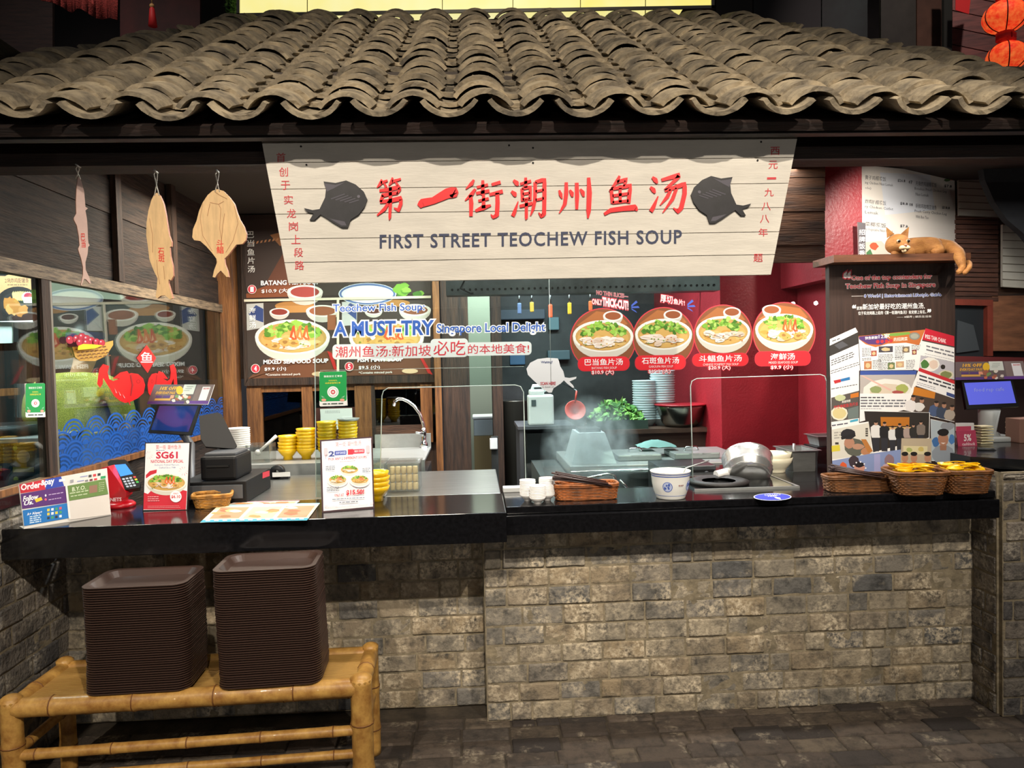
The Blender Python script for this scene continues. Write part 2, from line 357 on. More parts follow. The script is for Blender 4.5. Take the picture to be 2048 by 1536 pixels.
bricks(mb, (-2.3, 1.6, -.016), (1, 0, 0), (0, 1, 0), (0, 0, 1), 5.4, 1.56, .2, .105, [paver_m]*3, rnd=random.Random(21), depth=.018)
struct(mb.build('floor'), 'worn brick paver floor in front of the stall', 'floor')
# kitchen floor sits behind the front wall
mb = MB(); mb.box((-4.2, YW+.32, -.004), (4.2, 8.2, .03), mat('kitchen_floor', (70, 66, 62), .6, var=.3)); struct(mb.build('floor_kitchen'), 'dark tiled kitchen floor behind the counter', 'floor')
ledge_m = mat('black_stone', (26, 27, 29), .22, var=.35, vs=30, coat=.3)
counter_m = mat('counter_stone', (22, 22, 25), .13, var=.4, vs=60)
steel = mat('brushed_steel', (178, 180, 178), .36, .6, var=.14, vs=6, stretch=(1, 30, 1)); steel_d = mat('dull_steel', (120, 124, 126), .36, 1, var=.3, vs=5)
chrome = mat('chrome', (210, 212, 214), .1, 1)
timber = mat('old_dark_timber', (74, 52, 38), .75, var=1, vs=4, c2=(30, 22, 18), bump=.6, bs=18, stretch=(10, 10, .7), island=.25)
timber_h = mat('old_dark_board', (58, 44, 35), .85, var=1, vs=5, c2=(15, 12, 10), bump=.6, bs=14, stretch=(8, .8, 9), island=.35)
timber_x = mat('old_plank', (92, 62, 42), .75, var=1, vs=4, c2=(40, 27, 20), bump=.5, bs=16, stretch=(.8, 8, 9), island=.3)
tan_wood = mat('tan_timber', (150, 98, 52), .65, var=1, vs=4, c2=(84, 50, 26), bump=.4, bs=18, stretch=(9, 9, .8), island=.2)
beam_m = mat('dark_beam', (50, 34, 28), .7, var=1, vs=5, c2=(26, 18, 16), bump=.3, bs=20, stretch=(.8, 8, 8))
# ---- counter
o = MB().box((-1.797, 2.85, .838), (.112, 3.27, ZC), counter_m, bev=.004).build('counter_left'); tag(o, 'black stone counter slab at the left, above the bamboo bench', 'counter')
t = thing('counter_right', 'black stone counter slab at the right, above the lit brick wall', 'counter', (.115, 2.93, .845))
MB().box((.115, 2.93, .845), (2.155, 3.30, .923), counter_m, bev=.004).build('slab', t)
MB().box((.115, 2.955, .925), (2.155, 3.30, ZC), counter_m, bev=.004).build('upper_slab', t)
wq = [Vector((x, y, ZC-.0005)) for x, y in ((.955, 3.301), (2.155, 3.301), (2.155, 3.9), (1.22, 3.9), (1.22, 3.64), (.955, 3.64))]; mb = MB(); mb.prism(wq, [p-Vector((0, 0, .055)) for p in wq], counter_m); tag(mb.build('black_worktop'), 'black stone worktop behind the right counter, under the steel food pans', 'worktop')
for n, x0, x1 in (('left', XL-.28, XL+.03),):
    o = MB().box((x0, .6, 1.03), (x1, 3.3, 1.075), ledge_m, bev=.003).build('ledge'); tag(o, 'black stone ledge on the low brick side wall at the left', 'ledge')
mb = MB(); pz = PZ(1.075); q = [pz(1905, 902), pz(2050, 930), pz(2200, 935), pz(2200, 890), pz(1905, 885)]
q = [Vector((2.16, 3.3, 1.075)), Vector((2.16, 3.12, 1.075)), Vector((2.4, 2.9, 1.075)), Vector((3.8, 2.9, 1.075)), Vector((3.8, 3.9, 1.075)), Vector((2.16, 3.9, 1.075))]
mb.prism(q, [p-Vector((0, 0, .045)) for p in q], ledge_m); tag(mb.build('ledge'), 'black stone counter top of the neighbouring stall at the right', 'ledge')
# ---- wing window and timber wall at the left
pw = PX(XL)
mb = MB(); z = 1.985
for i in range(5):
    mb.box((XL-.05, 1.2, z), (XL-.01-.006*(i % 2), 5.6, z+.17), timber_h); z += .172
struct(mb.build('wall_left_boards'), 'weathered dark boards above the left side window')
for i, (y, dx) in enumerate(((3.86, .02), (4.55, .025))):
    o = MB().box((XL-.008, y, 1.99), (XL+dx, y+.06, 2.82), timber).build('batten'); tag(o, ['narrow upright batten on the weathered boards behind the grouper plaque', 'second upright batten on the weathered boards, nearer the corner'][i], 'batten')
w1 = struct(thing('window_1', 'side window at the left in a worn pale wood frame', 'window', (XL, 3.2, 1.05)), 'side window at the left in a worn pale wood frame', 'window')
pale = mat('worn_pale_wood', (150, 130, 104), .7, var=1, vs=8, c2=(60, 50, 42), stretch=(9, 1, 9), bump=.4)
alu = mat('greyed_alu', (150, 146, 136), .4, .7)
MB().box((XL-.03, 2.2, 1.93), (XL+.015, 5.46, 1.985), pale).build('frame', w1)
MB().box((XL-.03, 2.2, 1.072), (XL+.02, 5.46, 1.10), tan_wood).build('sill', w1)
MB().box((XL-.03, 3.19, 1.1), (XL+.012, 3.25, 1.93), timber).build('mullion', w1)
MB().box((XL-.012, 3.255, 1.1), (XL+.006, 3.275, 1.93), alu).build('mullion', w1)
MB().box((XL-.03, 5.40, 1.1), (XL+.015, 5.46, 1.93), tan_wood).build('mullion', w1)
gl_side = glass('side_glass', (226, 238, 232), 1.95, .0)
MB().box((XL-.006, 3.275, 1.1), (XL, 5.40, 1.93), gl_side).build('pane', w1)
MB().box((XL-.006, 2.2, 1.1), (XL, 3.19, 1.93), glass('near_glass', (226, 238, 238), 1.5, .0)).build('pane', w1)
mb = MB()
mb.box((XL-.06, 3.3, .0), (XL, 5.5, 1.072), timber_h); struct(mb.build('wall_left_lower'), 'dark boarding below the left side window')
# ---- rear facade with timber windows
YB = 5.5; pb = PY(YB)
mb = MB()
mb.box((-1.95, YB+.02, 0), (-.25, YB+.1, .98), timber); mb.box((-1.95, YB+.02, 1.45), (-.25, YB+.1, 3.0), timber)
x = -1.95
struct(mb.build('wall_rear'), 'dark timber wall carrying the menu board')
def post(x0, x1, y0, y1, z0, z1, label, m=timber):
    o = MB().box((x0, y0, z0), (x1, y1, z1), m, bev=.006).build('post'); tag(o, label, 'post')
a = pb(448, 900).x; b = pb(486, 900).x
post(a, b, YB-.09, YB+.02, 0, 3.0, 'brown timber post between the side window and the menu board', tan_wood)
xa = pb(498, 850).x; xb = pb(880, 850).x
w2 = struct(thing('window_2', 'row of dark panes in orange-brown timber frames below the menu board', 'window', (xa, YB, 1.0)), 'row of dark panes in orange-brown timber frames below the menu board', 'window')
def zz(y, x=650, pl=None): return (pl or pb)(x, y).z
ztop, zmid, zbot = zz(772), zz(790), zz(905)
MB().box((xa, YB-.02, ztop-.035), (xb, YB+.03, ztop+.03), tan_wood).build('frame', w2)
for p0, p1, mm in ((498, 527, tan_wood), (607, 628, tan_wood), (712, 745, tan_wood), (745, 752, timber), (843, 866, tan_wood)):
    MB().box((pb(p0, 850).x, YB-.03, .95), (pb(p1, 850).x, YB+.03, ztop), mm).build('mullion', w2)
MB().box((pb(632, 850).x, YB-.01, .95), (pb(712, 850).x, YB+.02, zz(815, 670)), mat('red_panel', (96, 46, 36), .6, var=.3)).build('panel', w2)
MB().box((pb(745, 850).x, YB-.015, .95), (pb(860, 850).x, YB+.02, zz(850, 800)), timber_x).build('panel', w2)
MB().box((xa, YB+.0, .95), (xb, YB+.008, ztop), glass('dark_glass', (120, 130, 135), 1.5, .02)).build('pane', w2)
MB().box((xa, YB+.25, .9), (xb, YB+.27, ztop+.05), C((36, 42, 46))).build('interior_panel', w2)
pk = PY(5.42)
post(pk(871, 800).x, pk(884, 800).x, 5.36, 5.42, .3, 3, 'thin pale timber post right of the tap', tan_wood)
post(pk(886, 800).x, pk(940, 800).x, 5.42, 5.60, 0, 3, 'wide dark timber pillar beside the kitchen opening')
post(PY(5.75)(985, 800).x, PY(5.75)(1006, 800).x, 5.75, 5.85, 0, 3, 'dark narrow post right of the pale doorway')
# ---- kitchen walls
mb = MB(); mb.box((-.1, 7.6, 0), (.5, 7.7, 3), C((176, 184, 168)))
struct(mb.build('wall_kitchen_pale'), 'pale green wall seen through the kitchen opening')
dkk = mat('dark_kitchen', (58, 62, 62), .5, var=.5, vs=3)
mb = MB(); mb.box((.15, 6.3, 0), (2.2, 6.4, 3), dkk); struct(mb.build('wall_kitchen_rear'), 'dark rear wall of the kitchen')
red_m = mat('crimson_wall', (150, 34, 44), .42, var=.12, vs=3, bump=.25, bs=70)
YR = 4.6; pr = PY(YR); x0 = pr(1443, 800).x; x1 = pr(1597, 800).x
mb = MB(); mb.box((x0, YR, 0), (x1+.2, YR+1.7, 3), red_m); struct(mb.build('wall_red'), 'crimson painted wall at the right of the kitchen')
mb = MB(); mb.box((x1, 3.42, 0), (x1+.1, YR+.2, 2.02), red_m); struct(mb.build('wall_red_side'), 'crimson side wall behind the press board')
pq = PY(4.05)
mb = MB(); mb.box((pq(1642, 400).x, 4.05, 1.95), (pq(1724, 400).x, 4.6, 3), red_m); struct(mb.build('wall_red_upper'), 'crimson wall above the press board')
pz_ = PY(3.8); mb = MB()
for i in range(8): mb.slab(pz_, [(1440, 527-(i+1)*34), (1650, 525-(i+1)*34), (1650, 558-(i+1)*34), (1440, 560-(i+1)*34)], .03, timber_x, .004*(i % 2))
struct(mb.build('wall_right_boards'), 'dark timber boards above the opening, right of the big sign')
# ---- inner ceiling and hood bar
mb = MB(); mb.box((-3.6, 3.0, 2.64), (4.2, 8, 2.7), mat('stall_ceiling', (60, 52, 46), .8)); struct(mb.build('ceiling'), 'low dark ceiling inside the stall', 'ceiling')
ph = PY(3.62)
t = thing('light_rail', 'grey perforated metal rail across the top of the kitchen opening', 'rail', (.6, 3.62, 2.0))
mb = MB(); za, zb = ph(1150, 586).z, ph(1150, 540).z
xa2, xb2 = ph(892, 580).x, ph(1440, 575).x
mb.box((xa2, 3.62, za), (xb2, 3.72, zb), steel_d); mb.build('housing', t)
mb = MB()
for i in range(46):
    x = xa2+.03+i*(xb2-xa2-.06)/45; mb.lathe([(.0001, 0), (.006, 0), (.006, .002)], C('0c0c0c'), Matrix.Translation((x, 3.619, za+.026)) @ Matrix.Rotation(pi/2, 4, 'X'), 8)
mb.build('perforation', t)
for x in (xa2+.1, xb2-.1): MB().box((x, 3.65, zb), (x+.03, 3.68, 2.642), steel_d).build('hanger', t)
mb = MB(); mb.tube([(xa2+.09, 3.622, za+.07), (xa2+.07, 3.59, za+.03), (xa2+.12, 3.6, za+.005), (xa2+.13, 3.622, za+.01)], .004, C('101010')); tag(mb.build('cable'), 'black cable loop on the perforated metal rail', 'cable')
# ================================================================ roof
SLN = atan2(3.624-2.333-.07, 4.5-2.45); RL = 2.42; RO = Vector((0, 2.45, 2.333))
SD = Vector((0, cos(SLN), sin(SLN))); ND = Vector((0, -sin(SLN), cos(SLN)))
proof = Pl(RO+ND*.06, ND)
def rxy(px, py): p = proof(px, py)-RO; return p.x, p.dot(SD)
hl = [rxy(0, 128), rxy(465, 36)]; hr = [rxy(1440, 24), rxy(2048, 138)]
def in_roof(x, s):
    (ax, as_), (bx, bs) = hl; lim_l = ax+(s-as_)/(bs-as_)*(bx-ax)
    (cx, cs), (dx, ds) = hr; lim_r = cx+(s-cs)/(ds-cs)*(dx-cx)
    return lim_l-.02 < x < lim_r+.02
tile_m = mat('grey_clay_tile', (182, 166, 138), .85, var=1, vs=10, c2=(104, 96, 84), bump=.5, bs=45, island=.3)
def tile(mb, x, s, up, rnd, L=.2, R=.112, hw=.092, t=.015):
    n = 10; a0 = math.asin(hw/R)*rnd.uniform(.94, 1.05); jx = rnd.uniform(-.007, .007); jr = rnd.uniform(-.05, .05); lift = rnd.uniform(0, .006)
    vs = []
    for (l, rr) in ((0, 0), (0, t), (L, 0), (L, t)):
        for i in range(n+1):
            a = -a0+2*a0*i/n; r = R-t+rr; px = r*sin(a); pz = r*cos(a)-R*cos(a0)
            if not up: pz = -pz
            base = (.026 if up else .042)+(lift+.026 if l == 0 else .0)-.010+.0022*noise.noise((px*20+x*9, s*9+l*30, rr*99))
            cx = x+jx+px+jr*(l-L/2); ll = l+(rnd.uniform(-.002, .002) if l == 0 else 0)
            vs.append(RO+Vector((cx, 0, 0))+SD*(s+ll)+ND*(pz+base))
    m = n+1; fs = []
    for i in range(n):
        fs += [(i, i+1, m+i+1, m+i), (m+i, m+i+1, 3*m+i+1, 3*m+i), (2*m+i, 3*m+i, 3*m+i+1, 2*m+i+1), (i, 2*m+i, 2*m+i+1, i+1)]
    fs += [(0, m, 3*m, 2*m), (n, 2*m+n, 3*m+n, m+n)]
    mb.add(vs, fs, tile_m)
roof = thing('roof', 'grey clay tiled roof over the food stall', 'roof', (0, 2.45, 2.333)); roof['kind'] = 'structure'
PIT = .2235; EXP = .128; rnd = random.Random(5)
for k in range(-9, 12):
    xp = -.284+k*PIT; pan = MB(); cov = MB(); nrow = int(RL/EXP)
    for j in range(nrow+1):
        s = j*EXP+(rnd.uniform(-.012, .012) if j else 0)
        if in_roof(xp, s+.05): tile(pan, xp, s-.02 if j == 0 else s, False, rnd)
        s = j*EXP+.012+(rnd.uniform(-.014, .014) if j else 0)
        if in_roof(xp+PIT/2, s+.05): tile(cov, xp+PIT/2, s, True, rnd)
    if pan.v: pan.build('pan_tiles', roof)
    if cov.v: cov.build('cover_tiles', roof)
mb = MB(); L = [RO+Vector((x, 0, 0))+SD*s-ND*.02 for x, s in ((-3.0, .03), (3.3, .03), (hr[1][0], hr[1][1]), (hr[0][0], RL-.04), (hl[1][0], RL-.04), (hl[0][0], hl[0][1]))]
mb.prism(L, [p-ND*.03 for p in L], beam_m); mb.build('light_block_deck', roof)  # unseen sheet under the tiles, added to block light
MB().box((-3.0, 2.53, 2.305), (3.4, 2.57, 2.352), mat('grey_fascia', (92, 90, 92), .55, var=.5, vs=6, stretch=(1, 8, 8))).build('fascia_board', roof)
mb = MB(); mb.box((-3.1, 2.72, 2.268), (3.4, 2.84, 2.44), beam_m); struct(mb.build('trim_1'), 'dark timber beam under the eave', 'beam')
# ================================================================ upper background
mb = MB(); mb.box((-7, 7.4, 2.7), (9, 7.5, 7), mat('upper_dark', (30, 25, 24), .8, var=.6, vs=2)); struct(mb.build('wall_upper_rear'), 'dark hall wall above the roof')
pg = PY(4.86)
t = thing('light_box_sign', 'pale yellow illuminated sign panel above the roof ridge', 'sign', (0, 4.86, 3.7))
mb = MB(); mb.slab(pg, [(478, -60), (1424, -60), (1424, 18), (478, 36)], .08, mat('lit_yellow', (254, 248, 190), .5, var=1, vs=1.0, c2=(252, 236, 120), emit=.92)); mb.build('lit_panel', t)
mb = MB()
mb.slab(pg, [(474, 28), (1428, 12), (1428, 18), (474, 35)], .1, alu, .012); mb.slab(pg, [(474, -60), (480, -60), (480, 36), (474, 36)], .1, alu, .012); mb.slab(pg, [(1422, -60), (1428, -60), (1428, 18), (1422, 18)], .1, alu, .012)
mb.build('frame', t)
mb = MB()
for x in (614, 884, 1025, 1160, 1290): mb.slab(pg, [(x, -60), (x+1.5, -60), (x+1.5, 30), (x, 30)], .01, C('c8b868'), .004)
mb.build('joint', t)
pu = PY(6.2)
def flat(name, label, cat, pl, pts, m, t=.03, **k):
    o = MB().slab(pl, pts, t, m).build(name); return tag(o, label, cat, **k)
for i, (x0, x1, c, lb) in enumerate(((1432, 1505, (30, 27, 26), 'blackish'), (1507, 1642, (24, 25, 28), 'charcoal'), (1644, 1735, (38, 50, 50), 'blue green'), (1762, 1832, (62, 62, 56), 'olive grey'), (1834, 1888, (92, 66, 52), 'reddish brown'))):
    flat('wall_panel', lb+' upright panel on the dark wall above the roof', 'panel', pu, [(x0, -60), (x1, -60), (x1, 170), (x0, 170)], mat('upper_panel_%d' % i, c, .5, var=.4, vs=3))
pv = Pl(PY(5.9)(1905, 60), Vector((-.35, -1, 0)))
mb = MB()
for i in range(8):
    y = -80+i*34; mb.slab(pv, [(1905, y), (2120, y+44), (2120, y+76), (1905, y+32)], .03, mat('reddish_boards', (120, 66, 58), .6, var=.4, vs=4, stretch=(1, 1, 8), island=.15))
struct(mb.build('wall_upper_right'), 'reddish boarded wall behind the lanterns')
flat('wall_panel', 'narrow dark post between the green panels and the red boards', 'panel', PY(5.85), [(1888, -60), (1904, -60), (1904, 170), (1888, 170)], C((30, 34, 28)))
redm = mat('red_festive', (200, 40, 40), .6, emit=.04)
o = MB().slab(PY(5.6), [(1912, -30), (1944, -30), (1938, 28), (1911, 20)], .004, redm).build('paper_banner'); tag(o, 'small red paper banner hanging left of the lanterns', 'banner')
def lantern(cx, cy, Y, r, label):
    c = PY(Y)(cx, cy); t = thing('lantern', label, 'lantern', c, 'red lanterns at the upper right')
    lm = mat('lantern_silk', (232, 22, 18), .6, var=1, vs=30, c2=(255, 120, 56), emit=.72, detail=7)
    mb = MB(); mb.lathe([(max(.02, r*sin(pi*i/14))*1.1, -r*.86*cos(pi*i/14)) for i in range(1, 14)], lm, Matrix.Translation(c), 20); mb.build('shade', t)
    mb = MB()
    for k in range(6):
        a = k*pi/3; mb.tube([c+Vector((r*1.105*sin(pi*i/14)*cos(a), r*1.105*sin(pi*i/14)*sin(a), -r*.86*cos(pi*i/14))) for i in range(1, 14)], .004, C('5a1010'), 5)
    mb.build('rib', t)
    for s in (-1, 1):
        mb = MB(); mb.lathe([(.001, 0), (.055, 0), (.055, .05*s), (.001, .05*s)], redm, Matrix.Translation(c+Vector((0, 0, s*r*.84))), 14); mb.build('cap', t)
    mb = MB(); mb.tube([c+Vector((0, 0, r*.86)), c+Vector((0, 0, r*.86+.05))], .006, C('c03030'), 5); mb.build('cord', t)
lantern(2010, 34, 4.9, .125, 'upper glowing red lantern beside the red boards')
lantern(2014, 114, 4.9, .115, 'lower glowing red lantern just above the roof tiles')
# left: red cloth and tassel
clm = mat('red_cloth', (168, 62, 54), .8, var=.3, vs=60, bump=.4, bs=120)
mb = MB(); pc = PY(5.2); nx = 16
top = [(78+162*i/nx, -40) for i in range(nx+1)]; bot = [(78+162*i/nx, -2+44*(i/nx)**.8+3*sin(i*1.3)) for i in range(nx+1)]
for i in range(nx):
    d0, d1 = .02*sin(i*.9), .02*sin((i+1)*.9); mb.add([pc(*top[i], d0), pc(*top[i+1], d1), pc(*bot[i+1], d1*2), pc(*bot[i], d0*2), pc(*top[i], d0-.006), pc(*top[i+1], d1-.006), pc(*bot[i+1], d1*2-.006), pc(*bot[i], d0*2-.006)], [(0, 1, 2, 3), (7, 6, 5, 4), (3, 2, 6, 7)], clm, True)
tag(mb.build('festive_cloth'), 'red patterned cloth hanging above the roof at the upper left', 'cloth')
t = thing('tassel', 'red tassel hanging above the roof at the upper left', 'tassel', PY(5.0)(303, 30)); q = PY(5.0)
mb = MB(); c = q(304, 12); mb.ball(c, .016, C('c8a060'), 10, 6); mb.tube([c, c+Vector((0, 0, .2))], .003, C('c8a060'), 5); mb.build('bead', t)
mb = MB(); mb.lathe([(.006, 0), (.016, -.02), (.02, -.06), (.028, -.13), (.001, -.13)], redm, Matrix.Translation(c), 12); mb.build('fringe', t)
flat('wall_panel', 'dark brown boarded gable at the upper left', 'panel', PY(6.4), [(0, -60), (105, -60), (105, 170), (0, 170)], beam_m)
flat('wall_panel', 'dim red brown panel behind the tassel', 'panel', PY(6.45), [(240, -60), (400, -60), (400, 170), (240, 170)], mat('dim_red', (74, 30, 26), .7, var=.5, vs=3))
mb = MB(); pp = PY(5.05); rnd = random.Random(2)
for i in range(170):
    c = pp(462+rnd.gauss(0, 5), 8+rnd.gauss(0, 12), rnd.uniform(-.05, .05)); a = Vector((rnd.uniform(-1, 1), rnd.uniform(-1, 1), rnd.uniform(-1, 1))).normalized()*.02; b = a.orthogonal().normalized()*.008
    mb.add([c-a, c+b, c+a, c-b], [(0, 1, 2, 3)], C(rnd.choice(['3d6a34', '2c5028', '5a8a48'])))
tag(mb.build('hanging_foliage'), 'small green foliage beside the yellow lit sign', 'plant', kind='stuff')
# ================================================================ hanging shop sign
cream = mat('cream_paint', (210, 204, 193), .6, var=.07, vs=5, stretch=(1, 1, 6), bump=.12, bs=30)
ps = PY(2.6)
sgn = thing('shop_sign', 'wide cream plank sign with red brushed characters and blue lettering under the eave', 'sign', ps(1059, 410))
def edgeL(y): return 521+(y-270)/(567-270)*56
def edgeR(y): return 1598-(y-258)/(553-258)*57
zs = [ps(521, 262).z]+[ps(581, y).z for y in (325, 378, 428, 478, 525)]+[ps(577, 567).z]
def xl(z): a, b = ps(521, 270), ps(577, 567); return a.x+(b.x-a.x)*(z-a.z)/(b.z-a.z)
def xr(z): a, b = ps(1598, 258), ps(1541, 553); return a.x+(b.x-a.x)*(z-a.z)/(b.z-a.z)
mb = MB()
for i in range(6):
    a, b = zs[i]-(.0012 if i else 0), zs[i+1]+.0012
    f = [(xl(a), a), (xr(a), a), (xr(b), b), (xl(b), b)]; mb.prism([Vector((x, 2.6, z)) for x, z in f], [Vector((x, 2.622, z)) for x, z in f], cream)
mb.build('plank_board', sgn)
mb = MB(); f = [(xl(zs[0]), zs[0]), (xr(zs[0]), zs[0]), (xr(zs[-1]), zs[-1]), (xl(zs[-1]), zs[-1])]
mb.prism([Vector((x*.995, 2.623, z+.004)) for x, z in f], [Vector((x*.995, 2.64, z+.004)) for x, z in f], C('3a342e')); mb.build('backing', sgn)
mb = MB()
for x in (-.35, .25, .85): mb.box((x, 2.64, 2.3), (x+.05, 2.725, 2.34), beam_m)
mb.build('bracket', sgn)
BRUSH = {
'第': [[(20, 98, 4), (16, 88, 8), (4, 78, 2)], [(17, 89, 6), (40, 95, 4)], [(28, 89, 4), (36, 78, 6)], [(58, 102, 4), (54, 92, 8), (44, 82, 2)], [(56, 92, 6), (86, 98, 4)], [(68, 91, 4), (76, 82, 6)],
  [(12, 70, 5), (40, 72, 7), (80, 78, 8), (82, 72, 8), (72, 60, 3)], [(20, 58, 7), (76, 64, 6)], [(24, 58, 8), (16, 42, 7)], [(14, 42, 6), (50, 44, 8), (86, 50, 9), (86, 36, 9), (78, 20, 8), (62, 26, 2)], [(50, 78, 8), (50, 40, 9), (48, 4, 7), (46, -4, 2)], [(46, 42, 6), (30, 24, 8), (4, 8, 3)]],
'一': [[(0, 38, 10), (10, 48, 18), (40, 54, 15), (80, 74, 22), (96, 76, 24), (100, 62, 8)]],
'街': [[(24, 102, 4), (18, 92, 8), (2, 78, 2)], [(28, 78, 5), (18, 64, 8), (0, 48, 2)], [(15, 62, 7), (17, 40, 9), (16, 6, 7)], [(32, 82, 5), (62, 88, 6)], [(48, 100, 6), (48, 62, 8)], [(30, 66, 6), (66, 72, 7)], [(36, 46, 5), (64, 52, 6)], [(50, 62, 6), (50, 26, 8)], [(28, 20, 5), (48, 28, 10), (70, 34, 4)], [(72, 88, 6), (96, 94, 7)], [(66, 62, 6), (102, 70, 8)], [(87, 66, 8), (88, 40, 9), (86, 8, 9), (76, 2, 6), (70, 10, 2)]],
'潮': [[(4, 96, 5), (14, 88, 10), (18, 82, 4)], [(-2, 68, 5), (8, 60, 10), (11, 54, 4)], [(2, 4, 8), (8, 16, 8), (18, 42, 2)], [(24, 86, 5), (56, 93, 6)], [(40, 102, 6), (40, 76, 8)], [(29, 74, 7), (31, 42, 7)], [(29, 74, 5), (54, 78, 7), (53, 44, 7)], [(31, 60, 5), (52, 63, 5)], [(31, 46, 5), (52, 49, 5)], [(22, 29, 6), (60, 36, 7)], [(42, 46, 7), (42, 0, 7), (40, -6, 2)], [(68, 90, 8), (67, 44, 8), (62, 22, 7), (54, 4, 2)], [(68, 90, 6), (95, 96, 9), (95, 50, 9), (94, 8, 9), (86, 2, 7), (78, 12, 2)], [(69, 66, 5), (93, 70, 5)], [(69, 44, 5), (93, 48, 5)]],
'州': [[(6, 70, 4), (10, 58, 8), (14, 46, 3)], [(26, 92, 7), (26, 60, 9), (22, 30, 8), (6, 4, 2)], [(36, 70, 4), (42, 60, 9), (44, 50, 4)], [(56, 90, 8), (57, 50, 9), (56, 14, 6)], [(66, 72, 4), (73, 62, 9), (76, 50, 4)], [(90, 104, 7), (92, 60, 11), (90, 10, 10), (88, -12, 3)]],
'鱼': [[(48, 104, 5), (42, 92, 9), (16, 64, 2)], [(40, 88, 6), (70, 94, 9), (60, 76, 3)], [(22, 70, 8), (26, 32, 8)], [(22, 70, 6), (82, 78, 9), (76, 32, 9)], [(26, 52, 6), (76, 57, 6)], [(50, 72, 7), (50, 34, 7)], [(26, 34, 6), (76, 38, 6)], [(0, 4, 6), (20, 14, 9), (60, 18, 10), (96, 20, 12), (104, 12, 4)]],
'汤': [[(6, 96, 5), (16, 88, 10), (22, 80, 4)], [(0, 70, 5), (10, 62, 10), (15, 54, 4)], [(2, 6, 9), (10, 18, 9), (24, 46, 2)], [(34, 88, 6), (60, 94, 8), (88, 100, 10), (82, 92, 8), (44, 62, 5)], [(44, 60, 6), (74, 68, 8), (104, 76, 10), (104, 50, 10), (94, 14, 10), (84, 4, 8), (70, 14, 2)], [(62, 62, 7), (52, 44, 8), (30, 22, 2)], [(80, 66, 7), (68, 38, 8), (38, 2, 2)]]}
def brush(mb, strokes, fx, m, th):
    for st in strokes:
        pts = []
        for i in range(len(st)-1):
            for k in range(4):
                t = k/4; a, b = st[i], st[i+1]; pts.append([a[j]+(b[j]-a[j])*t for j in range(3)])
        pts.append(list(st[-1])); L = []; Rr = []
        for i, (x, y, wd) in enumerate(pts):
            q = pts[min(i+1, len(pts)-1)]; p = pts[max(i-1, 0)]; dx, dy = q[0]-p[0], q[1]-p[1]; n = math.hypot(dx, dy) or 1
            h = wd*.66; L.append((x-dy/n*h, y+dx/n*h)); Rr.append((x+dy/n*h, y-dx/n*h))
        e = pts[-1]; vs = []; n = len(L)
        for off in (0, th):
            for a, b in zip(L, Rr): vs += [fx(a[0], a[1], off), fx(b[0], b[1], off)]
        fs = []; m2 = 2*n
        for i in range(n-1):
            a = 2*i; fs += [(m2+a, m2+a+1, m2+a+3, m2+a+2), (a, a+2, m2+a+2, m2+a), (a+1, m2+a+1, m2+a+3, a+3)]
        fs += [(0, m2, m2+1, 1), (2*n-2, 2*n-1, m2+2*n-1, m2+2*n-2)]
        mb.add(vs, fs, m)
red_paint = mat('sign_red', (226, 22, 28), .35); navy = mat('sign_navy', (34, 44, 76), .45); blk = mat('sign_black', (30, 27, 32), .35, var=.5, vs=30)
mb = MB()
for ch, (x0, y0, x1, y1) in {'第': (752, 358, 810, 438), '一': (838, 370, 910, 440), '街': (930, 362, 1004, 438), '潮': (1024, 358, 1092, 436), '州': (1114, 360, 1184, 430), '鱼': (1208, 356, 1272, 432), '汤': (1300, 352, 1366, 428)}.items():
    brush(mb, BRUSH[ch], lambda u, v, o: ps(x0+(x1-x0)*u/100, y1-(y1-y0)*v/100+(x1-x0)*u/100*SL, o), red_paint, .005)
mb.build('brush_characters', sgn)
A = Art(ps, .0012)
SL = -.0165
A.text('FIRST STREET TEOCHEW FISH SOUP', 760, 470, 1363, 497, navy, .018, res=3, space=1.12); A.build('lettering', sgn)
A = Art(ps, .0012)
for ch, (x, y) in zip('首创于实龙岗上段路', ((562, 315), (567, 344), (571, 371), (577, 400), (583, 427), (587, 453), (592, 479), (597, 505), (599, 531))): A.text(ch, x-9, y-9, x+9, y+9, 'c23038', .004)
A.build('side_characters', sgn); A = Art(ps, .0012)
for ch, (x, y) in zip('西元一九八八年题', ((1550, 302), (1546, 330), (1543, 357), (1538, 385), (1532, 413), (1529, 438), (1526, 465), (1516, 516))):
    h = 2 if ch == '一' else 8; A.text(ch, x-9, y-h, x+9, y+h, 'c23038', .004)
A.build('side_characters', sgn)
emb = [(735, 400), (728, 384), (712, 370), (693, 362), (672, 367), (648, 364), (653, 378), (651, 396), (640, 419), (626, 421), (609, 417), (614, 424), (628, 428), (620, 441), (630, 441), (642, 430), (652, 436), (668, 447), (684, 456), (696, 456), (702, 440), (718, 430), (730, 414)]
for side in (0, 1):
    pts = emb if not side else [(1381+(735-x)*.95, y-9) for x, y in emb][::-1]
    mb = MB(); mb.prism([ps(x, y, .008) for x, y in pts], [ps(x, y, .0005) for x, y in pts], blk)
    A = Art(ps, .0085, mb=mb); sx = (lambda x: x) if not side else (lambda x: 1381+(735-x)*.95); dy = 0 if not side else -9
    A.poly([(sx(x), y+dy) for x, y in ((650, 368), (672, 371), (690, 366), (668, 378), (655, 384))], '48444e'); A.poly([(sx(x), y+dy) for x, y in ((660, 438), (684, 452), (694, 452), (690, 444))], '48444e')
    for k in range(5): A.poly([(sx(x), y+dy) for x, y in ((662+k*9, 398+k*2), (690+k*7, 388+k*3), (691+k*7, 390+k*3), (664+k*9, 400+k*2))], '403c46')
    A.ell(sx(718), 394+dy, 3, 3, '5a5660'); mb.build('fish_emblem', sgn)
mb = MB()
